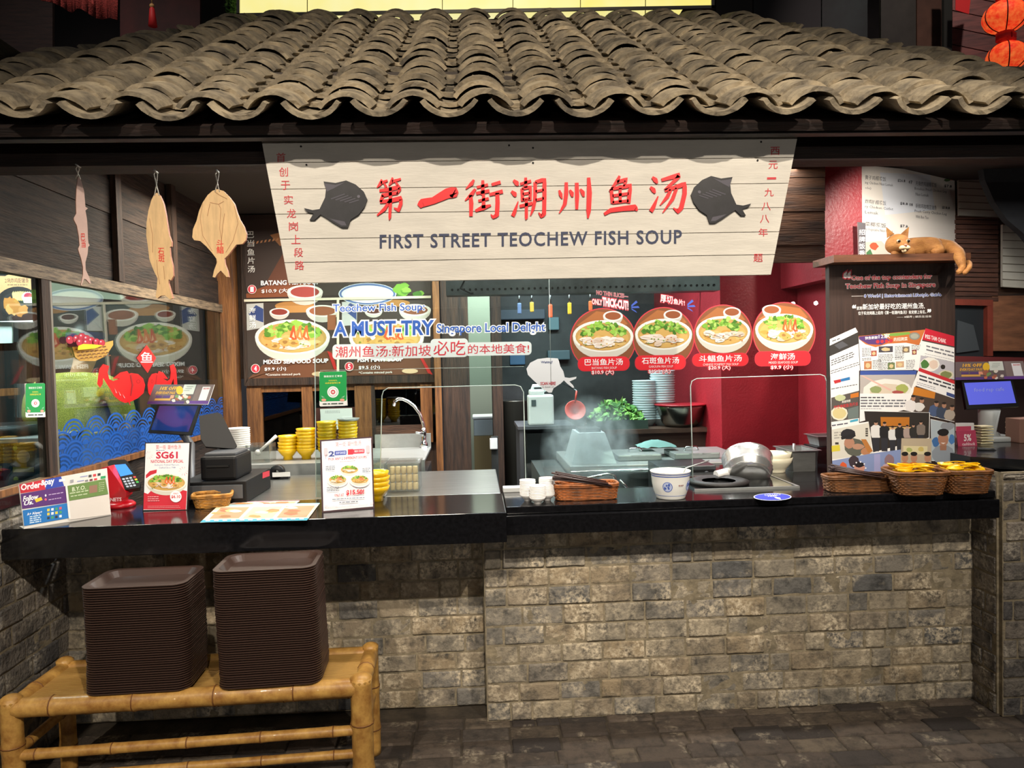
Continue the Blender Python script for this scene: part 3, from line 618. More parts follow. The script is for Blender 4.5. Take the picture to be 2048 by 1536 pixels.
for x, y in ((602, 293), (613, 330), (1018, 291), (1066, 296), (1066, 326), (1522, 284), (1515, 321)): mb.lathe([(.0001, 0), (.0035, 0), (.0035, .001)], C('1a1614'), Matrix.Translation(ps(x, y, .0012)) @ Matrix.Rotation(pi/2, 4, 'X'), 8)
mb.build('screw', sgn)
# ================================================================ wooden fish plaques
ply = mat('pale_plywood', (222, 184, 132), .6, var=.12, vs=10, stretch=(5, 1, 1)); plyp = mat('pinkish_plywood', (214, 182, 172), .6, var=.1, vs=10)
plye = mat('plywood_edge', (150, 84, 50), .7)
def cr(l): return [(x*.24414, 300+y*.24414) for x, y in l]
F1 = cr([(640, 215), (665, 250), (690, 340), (698, 440), (700, 465), (720, 478), (700, 495), (712, 560), (718, 640), (720, 720), (725, 765), (735, 780), (722, 795), (718, 850), (700, 920), (702, 980), (730, 1040), (745, 1090), (735, 1095), (705, 1060), (690, 1055), (668, 1110), (662, 1105), (680, 1020), (680, 960), (665, 890), (645, 830), (640, 810), (652, 780), (645, 700), (630, 620), (605, 570), (605, 555), (625, 520), (622, 420), (628, 300)])
F2 = cr([(1285, 350), (1310, 370), (1340, 440), (1360, 540), (1375, 640), (1385, 700), (1405, 750), (1405, 790), (1390, 795), (1395, 870), (1415, 950), (1420, 1030), (1400, 1068), (1382, 1060), (1380, 1090), (1400, 1160), (1415, 1215), (1390, 1222), (1350, 1190), (1315, 1195), (1290, 1215), (1275, 1205), (1285, 1130), (1290, 1050), (1260, 990), (1225, 900), (1210, 780), (1198, 700), (1200, 600), (1215, 500), (1240, 410), (1262, 365)])
F3 = cr([(1780, 320), (1830, 335), (1880, 385), (1920, 440), (1945, 520), (1965, 570), (2000, 630), (2020, 690), (2012, 740), (1985, 770), (1935, 775), (1900, 820), (1870, 860), (1838, 890), (1845, 940), (1865, 990), (1875, 1040), (1855, 1040), (1825, 1005), (1808, 988), (1780, 1015), (1760, 1045), (1742, 1040), (1752, 990), (1778, 920), (1772, 890), (1735, 840), (1690, 790), (1640, 745), (1590, 738), (1575, 715), (1580, 650), (1610, 580), (1630, 500), (1660, 430), (1700, 370), (1740, 335)])
def plaque(pts, pl, label, m, nail, chars, cw, etch=None):
    t = thing('fish_plaque', label, 'plaque', pl(*pts[0]), 'wooden fish plaques hanging from the beam')
    mb = MB(); fr = [pl(x, y) for x, y in pts]; bk = [p-pl.n*.012 for p in fr]; n = len(fr)
    mb.add(fr+bk, [tuple(range(n)), tuple(range(2*n-1, n-1, -1))], m); mb.add(fr+bk, [(i, i+n, (i+1) % n+n, (i+1) % n) for i in range(n)], plye); mb.build('board', t)
    a = pl(pts[0][0], pts[0][1]+6); b = pl(*nail); b.y = min(b.y, 2.717); mid = a.lerp(b, .45)
    mb = MB(); mb.tube([a+Vector((-.008, 0, 0)), mid, b+Vector((-.006, 0, -.01)), b, b+Vector((.006, 0, -.01)), mid, a+Vector((.008, 0, 0))], .0018, C('d8d0c0'), 5); mb.build('string', t)
    mb = MB(); mb.tube([b+Vector((0, .02, 0)), b+Vector((0, -.012, .003))], .003, steel, 6); mb.build('nail', t)
    A = Art(pl, .0005)
    for ch, (x, y) in chars: A.text(ch, x-cw, y-7, x+cw, y+7, 'd0281e', .015, sl=0)
    A.build('characters', t)
    if etch:
        A = Art(pl, .0004)
        for p in etch:
            for i in range(len(p)-1):
                (ax, ay), (bx, by) = p[i], p[i+1]; d = math.hypot(bx-ax, by-ay) or 1; nx, ny = -(by-ay)/d*.5, (bx-ax)/d*.5
                A.put([(ax+nx, ay+ny), (bx+nx, by+ny), (bx-nx, by-ny), (ax-nx, ay-ny)], 'a4764c')
        A.build('etched_lines', t)
plaque(F1, Pl(PY(2.70)(163, 440), (.7, -1, 0)), 'slim pinkish wooden mackerel plaque hanging at the far left of the beam', plyp, (155, 332), (('巴', (166, 474)), ('当', (167, 488))), 4)
plaque(F2, PY(2.70), 'tan wooden grouper plaque hanging between the slim and the round fish plaques', ply, (311, 343), (('石', (322, 503)), ('斑', (323, 517))), 6, [cr(l) for l in ([(1285, 900), (1290, 1000), (1310, 1100)], [(1340, 950), (1350, 1060)], [(1225, 560), (1250, 700), (1250, 840)])])
plaque(F3, PY(2.70), 'round tan wooden pomfret plaque with swept fins hanging left of the big sign', ply, (434, 342), (('斗', (440, 486)), ('鲳', (440, 500))), 7, [cr(l) for l in ([(1660, 440), (1640, 560), (1660, 700), (1740, 830)], [(1920, 460), (1950, 600), (1910, 740), (1850, 840)], [(1720, 430), (1790, 445), (1835, 420)], [(1790, 445), (1810, 480), (1800, 640), (1815, 740)], [(1840, 520), (1825, 620), (1815, 740)], [(1720, 440), (1700, 540)], [(1760, 340), (1800, 370), (1860, 400)])])
# ================================================================ menu board on the rear wall
pm = PY(5.46); SL = -.022
mn = thing('menu_board', 'large framed menu board with fish soup bowls on the rear timber wall', 'menu board', pm(676, 600))
fr = C('4a342c'); o0 = [(481, 430), (868, 422), (872, 762), (492, 772)]
mb = MB(); mb.slab(pm, [(488, 430), (866, 422), (868, 752), (496, 760)], .03, C('33241f'), -.001); mb.build('panel', mn)
mb = MB(); mb.slab(pm, [(480, 430), (488, 430), (496, 760), (489, 772)], .036, timber, .008); mb.slab(pm, [(489, 772), (496, 757), (866, 749), (874, 764)], .036, timber, .008); mb.slab(pm, [(864, 422), (871, 422), (874, 764), (866, 752)], .036, timber, .008); mb.build('frame', mn)
A = Art(pm, .0012, .00003)
A.rect(489, 440, 627, 594, '40302a', -.02); A.poly([(492, 588), (560, 560), (626, 520), (626, 592), (493, 596)], '8a4a28'); A.poly([(530, 570), (575, 490), (626, 470), (626, 560)], '6a3a24'); A.poly([(540, 470), (600, 455), (626, 470), (560, 492)], 'b07448')
for k in range(12): A.poly([(496+k*8, 490-k*1.2), (500+k*8, 489-k*1.2), (502+k*8, 484-k*1.2), (498+k*8, 485-k*1.2)], 'd09060')
A.rect(628, 440, 862, 592, '3c3029', -.02); A.build('upper_photos', mn)
A = Art(pm, .0036, .00003)
small_bowl(A, 610, 584, 36, 14, 'a8403a'); A.ell(735, 588, 58, 22, 'dfe4ea'); A.ring(735, 588, 56, 21, 4, '5c74a8'); A.ell(735, 589, 46, 17, 'f4f2ea'); 
for i in range(14): A.blob(820+random.uniform(-30, 30), 578+random.uniform(-9, 12), 9, 6, random.choice(GREENS))
A.build('side_dishes', mn)
A = Art(pm, .0110); A.rect(489, 599, 862, 604, 'e6dcc4', -.02); A.rect(674, 600, 679, 752, 'e6dcc4', 0); A.build('divider', mn)
A = Art(pm, .002, .00003); A.rect(490, 606, 673, 756, '40332c', -.02); A.poly([(494, 760), (540, 716), (672, 700), (672, 753), (496, 758)], '70442a')
A.poly([(493, 608), (527, 606), (528, 655), (494, 661)], 'c4c4c0'); A.poly([(497, 628), (512, 610), (527, 618), (527, 645), (512, 640)], '34477e')
A.ell(590, 612, 40, 10, 'b07a3c'); A.rect(552, 612, 630, 626, 'c08a4a', -.02); small_bowl(A, 559, 624, 20, 8, '8e3426'); small_bowl(A, 645, 622, 33, 12, '9a5a38'); A.rect(655, 630, 672, 660, '9a5c38')
dish(A, 585, 674, 75, 35, 'mix', 3)
A.poly([(655, 702), (664, 706), (676, 742), (668, 738)], 'c42a24'); A.ell(640, 748, 16, 5, 'd8b890'); A.build('seafood_photo', mn)
A = Art(pm, .002, .00003); A.rect(680, 604, 861, 752, '41352e', -.02); A.poly([(680, 752), (720, 712), (861, 700), (861, 748)], '6a412a')
A.poly([(684, 604), (714, 603), (714, 650), (684, 652)], 'c8c8c4'); A.poly([(688, 620), (700, 606), (713, 612), (713, 640)], '3a4d86')
A.ell(780, 606, 40, 8, 'b07a3c'); small_bowl(A, 747, 622, 18, 7, '5a2c22'); small_bowl(A, 830, 620, 32, 12, '8a5236'); dish(A, 773, 674, 75, 34, 'maw', 8)
A.poly([(838, 712), (846, 716), (866, 750), (856, 746)], 'c42a24'); A.ell(820, 742, 16, 5, 'd8b890'); A.build('maw_photo', mn)
A = Art(pm, .0125)
A.vtext('巴当鱼片汤', 502, 470, 17.2, 14, 13, 'f4f0e8', .4, .012); A.vtext('海鲜汤', 506, 622, 14, 13, 12, 'ffffff', .2, .012)
for x, y, n in ((505, 579, '1'), (512, 737, '4'), (699, 733, '5')):
    A.ell(x, y, 9, 9, 'f2e4dc'); A.ell(x, y, 8, 8, 'd43444'); A.text(n, x-2.5, y-5, x+2.5, y+5, 'ffffff', .02, sl=0)
A.text('BATANG FISH SOUP', 523, 562, 640, 571, 'ffffff', .03); A.text('$10.9 (大)', 524, 578, 580, 588, 'ffffff', .03)
A.build('lettering', mn); A = Art(pm, .0125)
A.text('MIXED SEAFOOD SOUP', 528, 720, 657, 728, 'ffffff', .03); A.text('$9.9 (小)', 530, 734, 573, 743, 'ffffff', .03); A.text('*Contains minced pork', 532, 747, 602, 753, 'f0ece4', .01)
A.build('lettering', mn); A = Art(pm, .0125)
A.text('FISH MAW SOUP', 716, 716, 806, 724, 'ffffff', .03); A.text('$9.5 (小)', 718, 731, 760, 740, 'ffffff', .03); A.text('*Contains minced pork', 718, 743, 785, 749, 'f0ece4', .01)
A.build('lettering', mn)
# ================================================================ front glass screen and its stickers
pgl = PY(3.3); SL = -.016
gs = thing('glass_screen', 'clear glass screen above the counter with two rounded serving openings', 'glass screen', Vector((.4, 3.3, .96)))
zb_ = lambda x: tuple()
foot = PZ(ZC+.002)
def gpt(x, y): return pgl(x, y)
def bottom(x):                              # picture y where the screen meets the counter
    lo, hi = 900, 1080
    for _ in range(40):
        m = (lo+hi)/2
        if pgl(x, m).z > ZC+.002: lo = m
        else: hi = m
    return lo
out = [(628, 527), (632, bottom(632)), (760, bottom(760)), (764, 792), (767, 782), (776, 776), (1030, 770), (1041, 773), (1047, 784), (1052, bottom(1052)), (1386, bottom(1386)), (1381, 772), (1384, 762), (1394, 757), (1640, 749), (1649, 752), (1653, 762), (1656, bottom(1656)), (1662, bottom(1662)), (1655, 524)]
front_gl = glass('front_glass', (232, 242, 240), 1.45, .0)
mb = MB(); mb.prism([pgl(*p) for p in out], [pgl(*p)+Vector((0, .008, 0)) for p in out], front_gl); mb.build('pane', gs)
edge = mat('lit_glass_edge', (205, 222, 216), .3)  # whitish tubes paint the light caught in the glass edges
for seq in (out[2:10], out[10:18]):
    mb = MB(); mb.tube([pgl(*p)+Vector((0, -.001, 0)) for p in seq], .0022, edge, 5); mb.build('lit_edge_strip', gs)
mb = MB(); mb.tube([pgl(628, 500), pgl(632, bottom(632))], .0018, edge, 5); mb.build('lit_edge_strip', gs)
mb = MB(); mb.tube([pgl(1097, 500, .001), pgl(1102, 770, .001)], .001, edge, 4); mb.build('seam', gs)
mb = MB(); mb.tube([pgl(640, 741, .001), pgl(1048, 733, .001)], .001, edge, 4); mb.build('seam', gs)
a = pgl(735, 990); mb = MB(); mb.box((a.x, 3.27, ZC), (pgl(772, 990).x, 3.34, ZC+.03), mat('white_metal', (205, 206, 204), .35, .4), bev=.003); mb.build('clamp_shoe', gs)
MB().box((pgl(1006, 985).x, 3.275, ZC), (pgl(1185, 985).x, 3.33, ZC+.022), mat('white_metal'), bev=.003).build('rail', gs)
def decal(name, label, cat, fn, pl=pgl, off=.0008, step=.0004, group=None, **k):
    A = Art(pl, off, step); fn(A); o = A.mb.build(name); return tag(o, label, cat, group)
W = 'f8fafa'; BL = '3664bc'
decal('window_lettering', 'blue lettering reading Teochew Fish Soup on the glass screen', 'sticker', lambda A: A.text('Teochew Fish Soup:', 666, 609, 849, 628, BL, .012, halo=W, hb=.07, res=4))
decal('window_lettering', 'large blue lettering reading A MUST-TRY on the glass screen', 'sticker', lambda A: A.text('A MUST-TRY', 669, 644, 866, 672, BL, .03, halo=W, hb=.07, res=4))
decal('window_lettering', 'blue lettering reading Singapore Local Delight on the glass screen', 'sticker', lambda A: A.text('Singapore Local Delight', 874, 648, 1090, 671, BL, .015, halo=W, hb=.07, res=4))
def zh(A):
    for t_, x0, y0, x1, y1 in (('潮州鱼汤:新加坡', 671, 693, 862, 715), ('必吃', 867, 682, 931, 711), ('的本地美食!', 936, 689, 1058, 708)):
        A.rrect(x0-6, y0-4, x1+5, y1+4, 8, 'e6f0ee'); A.text(t_, x0, y0, x1, y1, 'd63a48', .003, res=3)
decal('window_lettering', 'red Chinese slogan with a pale glow along the glass screen', 'sticker', zh)
names = [('巴当鱼片汤', 'BATANG FISH SOUP', '$10.9 (大)', 1206, 680, 66, 64, 1155, 714, 1259, 743, 'fish', 'leftmost round soup photo sticker on the glass, with a red name plate'),
 ('石斑鱼片汤', 'GAROUPA FISH SOUP', '$15.9 (大)', 1327, 676, 62, 62, 1269, 711, 1371, 741, 'fish', 'round soup photo sticker second from the left, thick pale fish slices'),
 ('斗鲳鱼片汤', 'CHINESE POMFRET FISH SOUP', '$20.9 (大)', 1446, 670, 59, 61, 1383, 707, 1496, 734, 'pomfret', 'round soup photo sticker third from the left, its bowl edged with leafy greens'),
 ('海鲜汤', 'MIXED SEAFOOD SOUP', '$9.9 (小)', 1568, 666, 63, 62, 1508, 703, 1620, 733, 'mix', 'rightmost round soup photo sticker on the glass, with orange prawns')]
for i, (cn, en, pr_, cx, cy, rx, ry, x0, y0, x1, y1, kd, lb) in enumerate(names):
    t = thing('soup_sticker', lb, 'sticker', pgl(cx, cy), 'round soup stickers on the glass screen')
    A = Art(pgl, .0008+.0004*i); A.ell(cx, cy, rx, ry, 'd8404a', n=48); A.ell(cx, cy, rx-2, ry-2, '8a5230', n=48); A.build('disc', t)
    A = Art(pgl, .0012+.0004*i, .00002)
    A.poly([(cx-rx*.8, cy-ry*.45), (cx-rx*.2, cy-ry*.9), (cx+rx*.5, cy-ry*.8), (cx+rx*.75, cy-ry*.5), (cx, cy-ry*.2)], 'b06c3a'); A.poly([(cx-rx*.6, cy+ry*.7), (cx, cy+ry*.4), (cx+rx*.6, cy+ry*.7), (cx, cy+ry*.96)], '6e4226')
    small_bowl(A, cx+(rx*.3 if i != 3 else -rx*.4), cy-ry*.75, rx*.3, ry*.16, '9a5630'); dish(A, cx, cy-ry*.12, rx*.92, ry*.5, kd, 20+i); A.build('picture', t)
    A = Art(pgl, .0062+.0006*i, .0003); A.rrect(x0, y0, x1, y1, 13, 'd63040'); A.rrect(x0+1, y0+1, x1-1, y1-1, 12, 'ea2430'); A.text(cn, x0+14+(18 if i == 3 else 0), y0+4, x1-14-(18 if i == 3 else 0), y0+17, 'ffffff', .02); A.text(en, x0+28-(6 if i == 2 else 0), y0+20, x1-26+(6 if i == 2 else 0), y0+24.5, 'fbd8d8', .01)
    xm = (x0+x1)/2; A.text(pr_, xm-24, y1-3, xm+20, y1+7, 'ffffff', .03, halo='e02c38', hb=.09); A.build('name_plate', t)
SL = .13
def rays(A, x, y):
    for k, (dx, dy) in enumerate(((10, -9), (14, 2), (9, 12))): A.poly([(x, y+k*3-1.5), (x+dx, y+dy-2), (x+dx+3, y+dy+2), (x+1, y+k*3+1.5)], '4460c0')
def thick(A):
    A.text('NO THIN SLICES—', 1193, 581, 1256, 589, 'b8505a', .02, halo='f0d4d4', hb=.03, sl=.12); A.text('ONLY', 1184, 598, 1204, 608, 'f6dede', .03, halo='d43c48', hb=.09, sl=.1); A.text('THICK-CUT!', 1205, 595, 1256, 611, 'ffffff', .04, halo='d43c48', hb=.09, sl=.16); rays(A, 1262, 612)
decal('window_lettering', 'slanted pink slogan reading ONLY THICK-CUT above the leftmost soup sticker', 'sticker', thick)
def thick2(A): A.text('厚切', 1321, 589, 1345, 604, 'ffffff', .03, halo='d43c48', hb=.09, sl=.16); A.text('鱼片!', 1347, 597, 1369, 608, 'ffffff', .03, halo='d43c48', hb=.09, sl=.16); rays(A, 1374, 610)
decal('window_lettering', 'slanted red and white Chinese slogan above the second soup sticker', 'sticker', thick2)
SL = -.016
Q = [(880+x*.24414, 530+y*.24414) for x, y in ((708, 850), (740, 800), (800, 770), (880, 760), (965, 765), (975, 790), (985, 830), (1010, 870), (1022, 920), (1060, 925), (1118, 915), (1115, 930), (1060, 955), (1090, 985), (1100, 1005), (1085, 1005), (1040, 970), (1015, 945), (990, 970), (930, 1010), (915, 1045), (890, 1045), (850, 1020), (810, 985), (760, 940), (720, 900))]
def qf(A): A.poly(Q, 'f2f4f6'); A.text('Waiting?', 1082, 722, 1105, 728, '3a4a80', .02); A.text('SCAN HERE', 1081, 764, 1111, 770, 'c83444', .02); A.text('to know us!', 1084, 772, 1108, 775, '444444', .0)
decal('fish_sticker', 'white fish shaped sticker on the glass above the jerrycan', 'sticker', qf)
def pay(A, x0, y0, x1, y1, k=0):
    w_, h_ = x1-x0, y1-y0; A.rrect(x0, y0, x1, y1, 3, 'f2f4f2', k); A.rrect(x0, y0, x1, y1-h_*.14, 3, '12a04e', k); cx = (x0+x1)/2
    A.text('微信支付 汇率优', cx-w_*.34, y0+h_*.1, cx+w_*.34, y0+h_*.16, 'ffffff', .01, sl=k); A.text('扫码有礼', cx-w_*.16, y0+h_*.23, cx+w_*.16, y0+h_*.27, 'e8e040', .02, sl=k); A.text('向商家宣传汇率', cx-w_*.28, y0+h_*.3, cx+w_*.28, y0+h_*.35, 'e8e040', .02, sl=k)
    A.ell(cx, y0+h_*.58, w_*.21, w_*.21, 'ffffff'); A.ring(cx, y0+h_*.58, w_*.17, w_*.17, w_*.03, 'c8d4cc'); A.ell(cx, y0+h_*.58, w_*.085, w_*.085, 'd83848'); A.text('惠', cx-w_*.05, y0+h_*.55, cx+w_*.05, y0+h_*.61, 'ffffff', .01, sl=0)
    for s_ in (-1, 1): A.ell(cx+s_*w_*.34, y0+h_*.81, w_*.09, h_*.04, 'e8a890'); A.poly([(cx+s_*w_*.3, y0+h_*.74), (cx+s_*w_*.44, y0+h_*.68), (cx+s_*w_*.4, y0+h_*.74)], '9ad4b0')
    A.lines(x0+w_*.12, y0+h_*.91, x1-w_*.12, 1, 3, h_*.035, '506058', k)
def stiff(name, label, cat, pl, pts, fn, t=.003, off=.0): # a stiff printed card
    th = thing(name, label, cat, pl(*pts[0])); mb = MB(); mb.slab(pl, pts, t, C('e8e6e0'), off); mb.build('card', th); A = Art(pl, off+.0004); fn(A); A.build('print', th); return th
stiff('payment_card', 'green payment card stuck to the glass above the yellow bowl stacks', 'card', Pl(pgl(640, 780, .004), (0, -1, 0)), [(638, 744), (691, 742), (695, 811), (641, 813)], lambda A: pay(A, 639, 744, 693, 813, -.03))
pw2 = PX(XL+.016)
stiff('payment_card', 'green payment card on the window mullion at the far left', 'card', pw2, [(50, 767), (87, 766), (91, 834), (54, 835)], lambda A: pay(A, 51, 767, 90, 835, -.02))
def notice(A): A.rect(641, 819, 703, 857, 'dfe2dc', -.02); A.lines(650, 822, 680, 2, 3, 1, '888888'); A.rect(684, 832, 704, 856, 'e9ece8', -.02); A.lines(645, 846, 668, 2, 4, 1, '777777'); A.lines(687, 838, 700, 4, 4, 1, '888888')
stiff('paper_notice', 'white paper notice taped up behind the yellow bowl stacks', 'notice', PY(YB-.035), [(640, 818), (704, 816), (706, 858), (643, 859)], notice, .001)
SL = .0
for ch, (x, y, h) in zip('', ()): pass
psd = PX(x1-.002)
def wl(A):
    for ch, (x, y) in zip('快種牛痘', ((1650, 652), (1645, 668), (1640, 690), (1636, 711))): A.text(ch, x-9, y-8, x+9, y+8, 'b8847c', .02, sl=-.2)
decal('reflected_lettering', 'painted reflection of vertical Chinese characters on the crimson wall beside the press board', 'lettering', wl, psd)  # reflection of a sign, painted as characters on the wall
# ---- decals on the side window
SL = .0
pwd = PX(XL+.002)
def wyz(y, z, off=0): return Vector((XL+.0022+off, y, z))
class WP:                                     # the window's own plane, coordinates in metres along the pane
    n = Vector((1, 0, 0))
    def __call__(s, y, z, off=0): return Vector((XL+.0005+off, y, z))
film = mat('blue_film', (22, 84, 168), .4); 
def waves(A):
    R = .078; rows = []; ymin, ymax = 3.29, 5.38
    def top(y): return 1.335+.02*sin((y-3.3)*2.2)
    for r in range(9): rows.append([(ymin-R+i*2*R*1.25+(r % 2)*R*1.25, 1.10-R*.55+r*R*.62) for i in range(13)])
    vs = []; fs = []
    for r, row in enumerate(rows):
        low = [c for q in rows[max(0, r-3):r] for c in q]
        for cy, cz in row:
            if r > 2 and cz > top(cy)-R*.8: continue
            for k, (ra, rb) in enumerate(((1, .87), (.76, .64), (.53, .42), (.31, .02))):
                n = 22
                for i in range(n):
                    a0, a1 = pi*i/n, pi*(i+1)/n; am = (a0+a1)/2; rm = (ra+rb)/2
                    y, z = cy+R*1.25*rm*cos(am), cz+R*rm*sin(am)
                    if not (ymin < y < ymax and z > 1.102): continue
                    if any(((y-ly)/1.25)**2+(z-lz)**2 < (R*1.0)**2 and z > lz for ly, lz in low): continue
                    b = len(vs)
                    for aa, rr in ((a0, ra), (a1, ra), (a1, rb), (a0, rb)): vs.append(wp(cy+R*1.25*rr*cos(aa), cz+R*rr*sin(aa), .001))
                    fs.append((b, b+1, b+2, b+3))
    A.mb.add(vs, fs, film); p0 = [wp(3.29, 1.102, .0004), wp(5.38, 1.102, .0004), wp(5.38, 1.235, .0004), wp(4.4, 1.235, .0004), wp(3.29, 1.24, .0004)]
    A.mb.add(p0, [tuple(range(5))], mat('blue_tint_film', (24, 76, 150), .4, alpha=.62))
wp = WP()
decal('wave_decal', 'blue scalloped wave film along the foot of the side window', 'sticker', waves, wp)
def koi(A, flip):
    f = (lambda x, y: (x, y)) if not flip else (lambda x, y: (293+(293-x)*.62, y))
    P = lambda l: [f(x, y) for x, y in l]
    rd = mat('red_film', (206, 24, 30), .35); dk = C('8c1218')
    body = [(290, 770), (286, 757), (276, 748), (262, 746), (250, 750), (238, 758), (226, 762), (218, 758), (215, 745), (218, 732), (206, 728), (198, 738), (196, 752), (194, 768), (200, 776), (205, 768), (206, 756), (212, 766), (220, 778), (228, 792), (240, 802), (250, 806), (262, 803), (276, 796), (287, 786)]
    A.poly(P(body), rd); A.poly(P([(224, 758), (240, 745), (254, 742), (258, 748), (240, 757)]), rd)
    A.ring(*f(276, 763), 4 if not flip else 2.6, 4, 1.2, dk); A.poly(P([(262, 750), (266, 770), (262, 792), (260, 792), (263, 770), (259, 750)]), dk)
    for k in range(3): A.poly(P([(228+k*8, 776+k*6), (233+k*8, 786+k*5), (231+k*8, 786+k*5)]), 'e8a0a0')
    A.poly(P([(254, 802), (260, 812), (258, 803), (264, 800)]), rd)
decal('koi_decal', 'large red fish film on the side window, in front of the staff member', 'sticker', lambda A: koi(A, 0), pwd)
decal('koi_decal', 'smaller red fish film on the side window, partly behind the tilted screen', 'sticker', lambda A: koi(A, 1), pwd)
def fu(A): A.poly([(293, 690), (312, 716), (295, 746), (273, 716)], mat('red_film')); A.text('鱼', 281, 704, 305, 725, 'ffffff', .0, sl=0)
decal('diamond_decal', 'red diamond film with the fish character on the side window', 'sticker', fu, pwd)
def basket_print(A):
    A.poly([(144, 694), (190, 690), (226, 681), (226, 690), (212, 712), (190, 722), (160, 722), (150, 714)], 'c89a48')
    for k in range(4):
        y = 698+k*6
        for i in range(7): A.poly([(150+i*9+k*2, y-i*.9), (156+i*9+k*2, y-i*.9-1), (157+i*9+k*2, y-i*.9+1), (151+i*9+k*2, y-i*.9+2)], '6a4018')
    for x, y, r in ((134, 680, 8), (147, 678, 8), (157, 674, 8), (166, 678, 8), (175, 682, 8), (152, 685, 8), (164, 686, 8), (184, 684, 7), (194, 686, 7)):
        A.ell(x, y, r, r, 'a01830'); A.ell(x, y, r*.8, r*.8, 'b81e3c'); A.ell(x-r*.3, y-r*.35, r*.22, r*.22, 'f0b8c4')
    A.poly([(145, 700), (146, 692), (156, 688), (178, 689), (196, 691), (180, 697), (160, 699)], 'f2d21e')
decal('fruit_decal', 'film of a fruit basket with red grapes and a banana on the side window', 'sticker', basket_print, pwd)
# ================================================================ things on the counter
pc0 = PZ(ZC); pcz = PZ(ZC+.0015)
def at(px, py, z=ZC): return PZ(z)(px, py)
def T(x, y, z): return Matrix.Translation((x, y, z))
# ---- bowls
yel = mat('yellow_melamine', (224, 178, 12), .3, coat=.2); whi = mat('white_melamine', (216, 214, 212), .3); ivory = mat('ivory_bowl', (232, 226, 200), .35)
def bowl_prof(r, h, foot, ft, t=.003): return [(.0005, 0), (foot, 0), (foot*.96, ft), (r*.66, ft+(h-ft)*.22), (r*.9, ft+(h-ft)*.6), (r, h), (r-t, h), (r*.88-t, ft+(h-ft)*.6), (r*.64-t, ft+(h-ft)*.26), (.0005, ft+.006)]
def stack(name, lab, cat, group, mk, p, n, pitch, top=None, bot=None, jit=.0015, rnd=random.Random(4)):
    for i in range(n):
        q = Vector((p[0]+rnd.uniform(-jit, jit), p[1]+rnd.uniform(-jit, jit), p[2]+i*pitch))
        lb = top if (i == n-1 and top) else bot if (i == 0 and bot) else lab
        mk(q, lb, group)
_proto = {}
def maker(key, name, cat, fn):
    def mk(p, lb, group, rz=0):
        if key not in _proto:
            o = fn(name); _proto[key] = o
        else:
            o = _proto[key].copy(); COL.objects.link(o)
        o.location = p; o.rotation_euler = (0, 0, rz); tag(o, lb, cat, group); return o
    return mk
mk_y = maker('yb', 'yellow_bowl', 'bowl', lambda n: MB().lathe(bowl_prof(.056, .064, .027, .018), yel, None, 28).build(n))
BZ = 1.005
# rear bench and worktop in steel
bx0, bx1 = PY(4.2)(432, 920).x, PY(4.2)(852, 920).x
t = thing('steel_bench', 'steel sink bench behind the counter carrying the yellow bowl stacks', 'bench', (bx0, 4.1, 0))
MB().box((bx0, 4.08, BZ-.012), (bx1, 4.72, BZ), steel).build('top', t); MB().box((bx0, 4.08, BZ-.09), (bx1, 4.1, BZ-.012), steel).build('apron', t)
MB().box((PY(4.7)(750, 890).x, 4.70, BZ), (bx1, 4.72, BZ+.085), steel).build('splashback', t); MB().box((bx0, 4.2, .03), (bx1, 4.7, BZ-.09), steel_d).build('body', t)
o = MB().box((-1.27, 3.272, .9), (.105, 4.0, ZC-.001), mat('worktop_steel', (146, 148, 146), .3, .85, var=.2, vs=4, stretch=(1, 20, 1)), bev=.004).build('steel_worktop'); tag(o, 'brushed steel worktop behind the left counter slab', 'worktop')
o = MB().box((.16, 3.36, .60), (.96, 3.9, .80), steel_d).build('steel_well'); tag(o, 'sunken steel well behind the right counter', 'well')
py4 = PY(4.28)
for px, n, lb in ((577, 5, 'leftmost'), (613, 7, 'second from the left'), (655, 9, 'third from the left'), (697, 9, 'rightmost')):
    p = py4(px, 915); stack('yellow_bowl', 'yellow bowl in the %s tall stack on the steel bench' % lb, 'bowl', 'yellow bowls, %s stack on the steel bench' % lb, mk_y, (p.x, 4.28, BZ), n, .0185, 'topmost yellow bowl of the %s stack on the steel bench' % lb, 'lowest yellow bowl of the %s stack on the steel bench' % lb, .003)
p = py4(699, 915); o = MB().lathe([(.0005, 0), (.054, .003), (.062, .012), (.064, .012), (.056, .0), (.0005, -.003)], steel, T(0, 0, 0), 28).build('steel_plate'); o.location = (p.x, 4.28, BZ+8*.0185+.066); tag(o, 'thin steel plate lying on the rightmost yellow bowl stack', 'plate')
p = at(753, 1003); stack('yellow_bowl', 'yellow bowl in the low stack beside the framed two soup offer', 'bowl', 'yellow bowls, low stack on the counter', mk_y, (p.x, p.y+.02, ZC), 4, .021, 'topmost yellow bowl of the low stack beside the framed two soup offer', None, .002)
# paper cups
def cup(n):
    mb = MB(); mb.lathe([(.0005, 0), (.048, 0), (.0555, .052)], C('3a3470'), None, 28); mb.lathe([(.0555, .052), (.0575, .066), (.0575, .072), (.062, .094), (.0645, .096), (.0645, .099), (.060, .099), (.046, .004), (.0005, .004)], C('ece8e2'), None, 28)
    mb.lathe([(.0587, .0755), (.0594, .0795)], C('5a3a78'), None, 28); return mb.build(n)
mk_c = maker('cup', 'paper_bowl', 'bowl', cup)
p = py4(485, 925); stack('paper_bowl', 'white paper bowl with a purple band in the nested stack left of the yellow bowls', 'bowl', 'nested paper bowls', mk_c, (p.x, 4.22, BZ), 9, .0118, 'topmost white paper bowl of the nested stack left of the yellow bowls', 'lowest paper bowl of the nested stack, its purple wall showing', .0005)
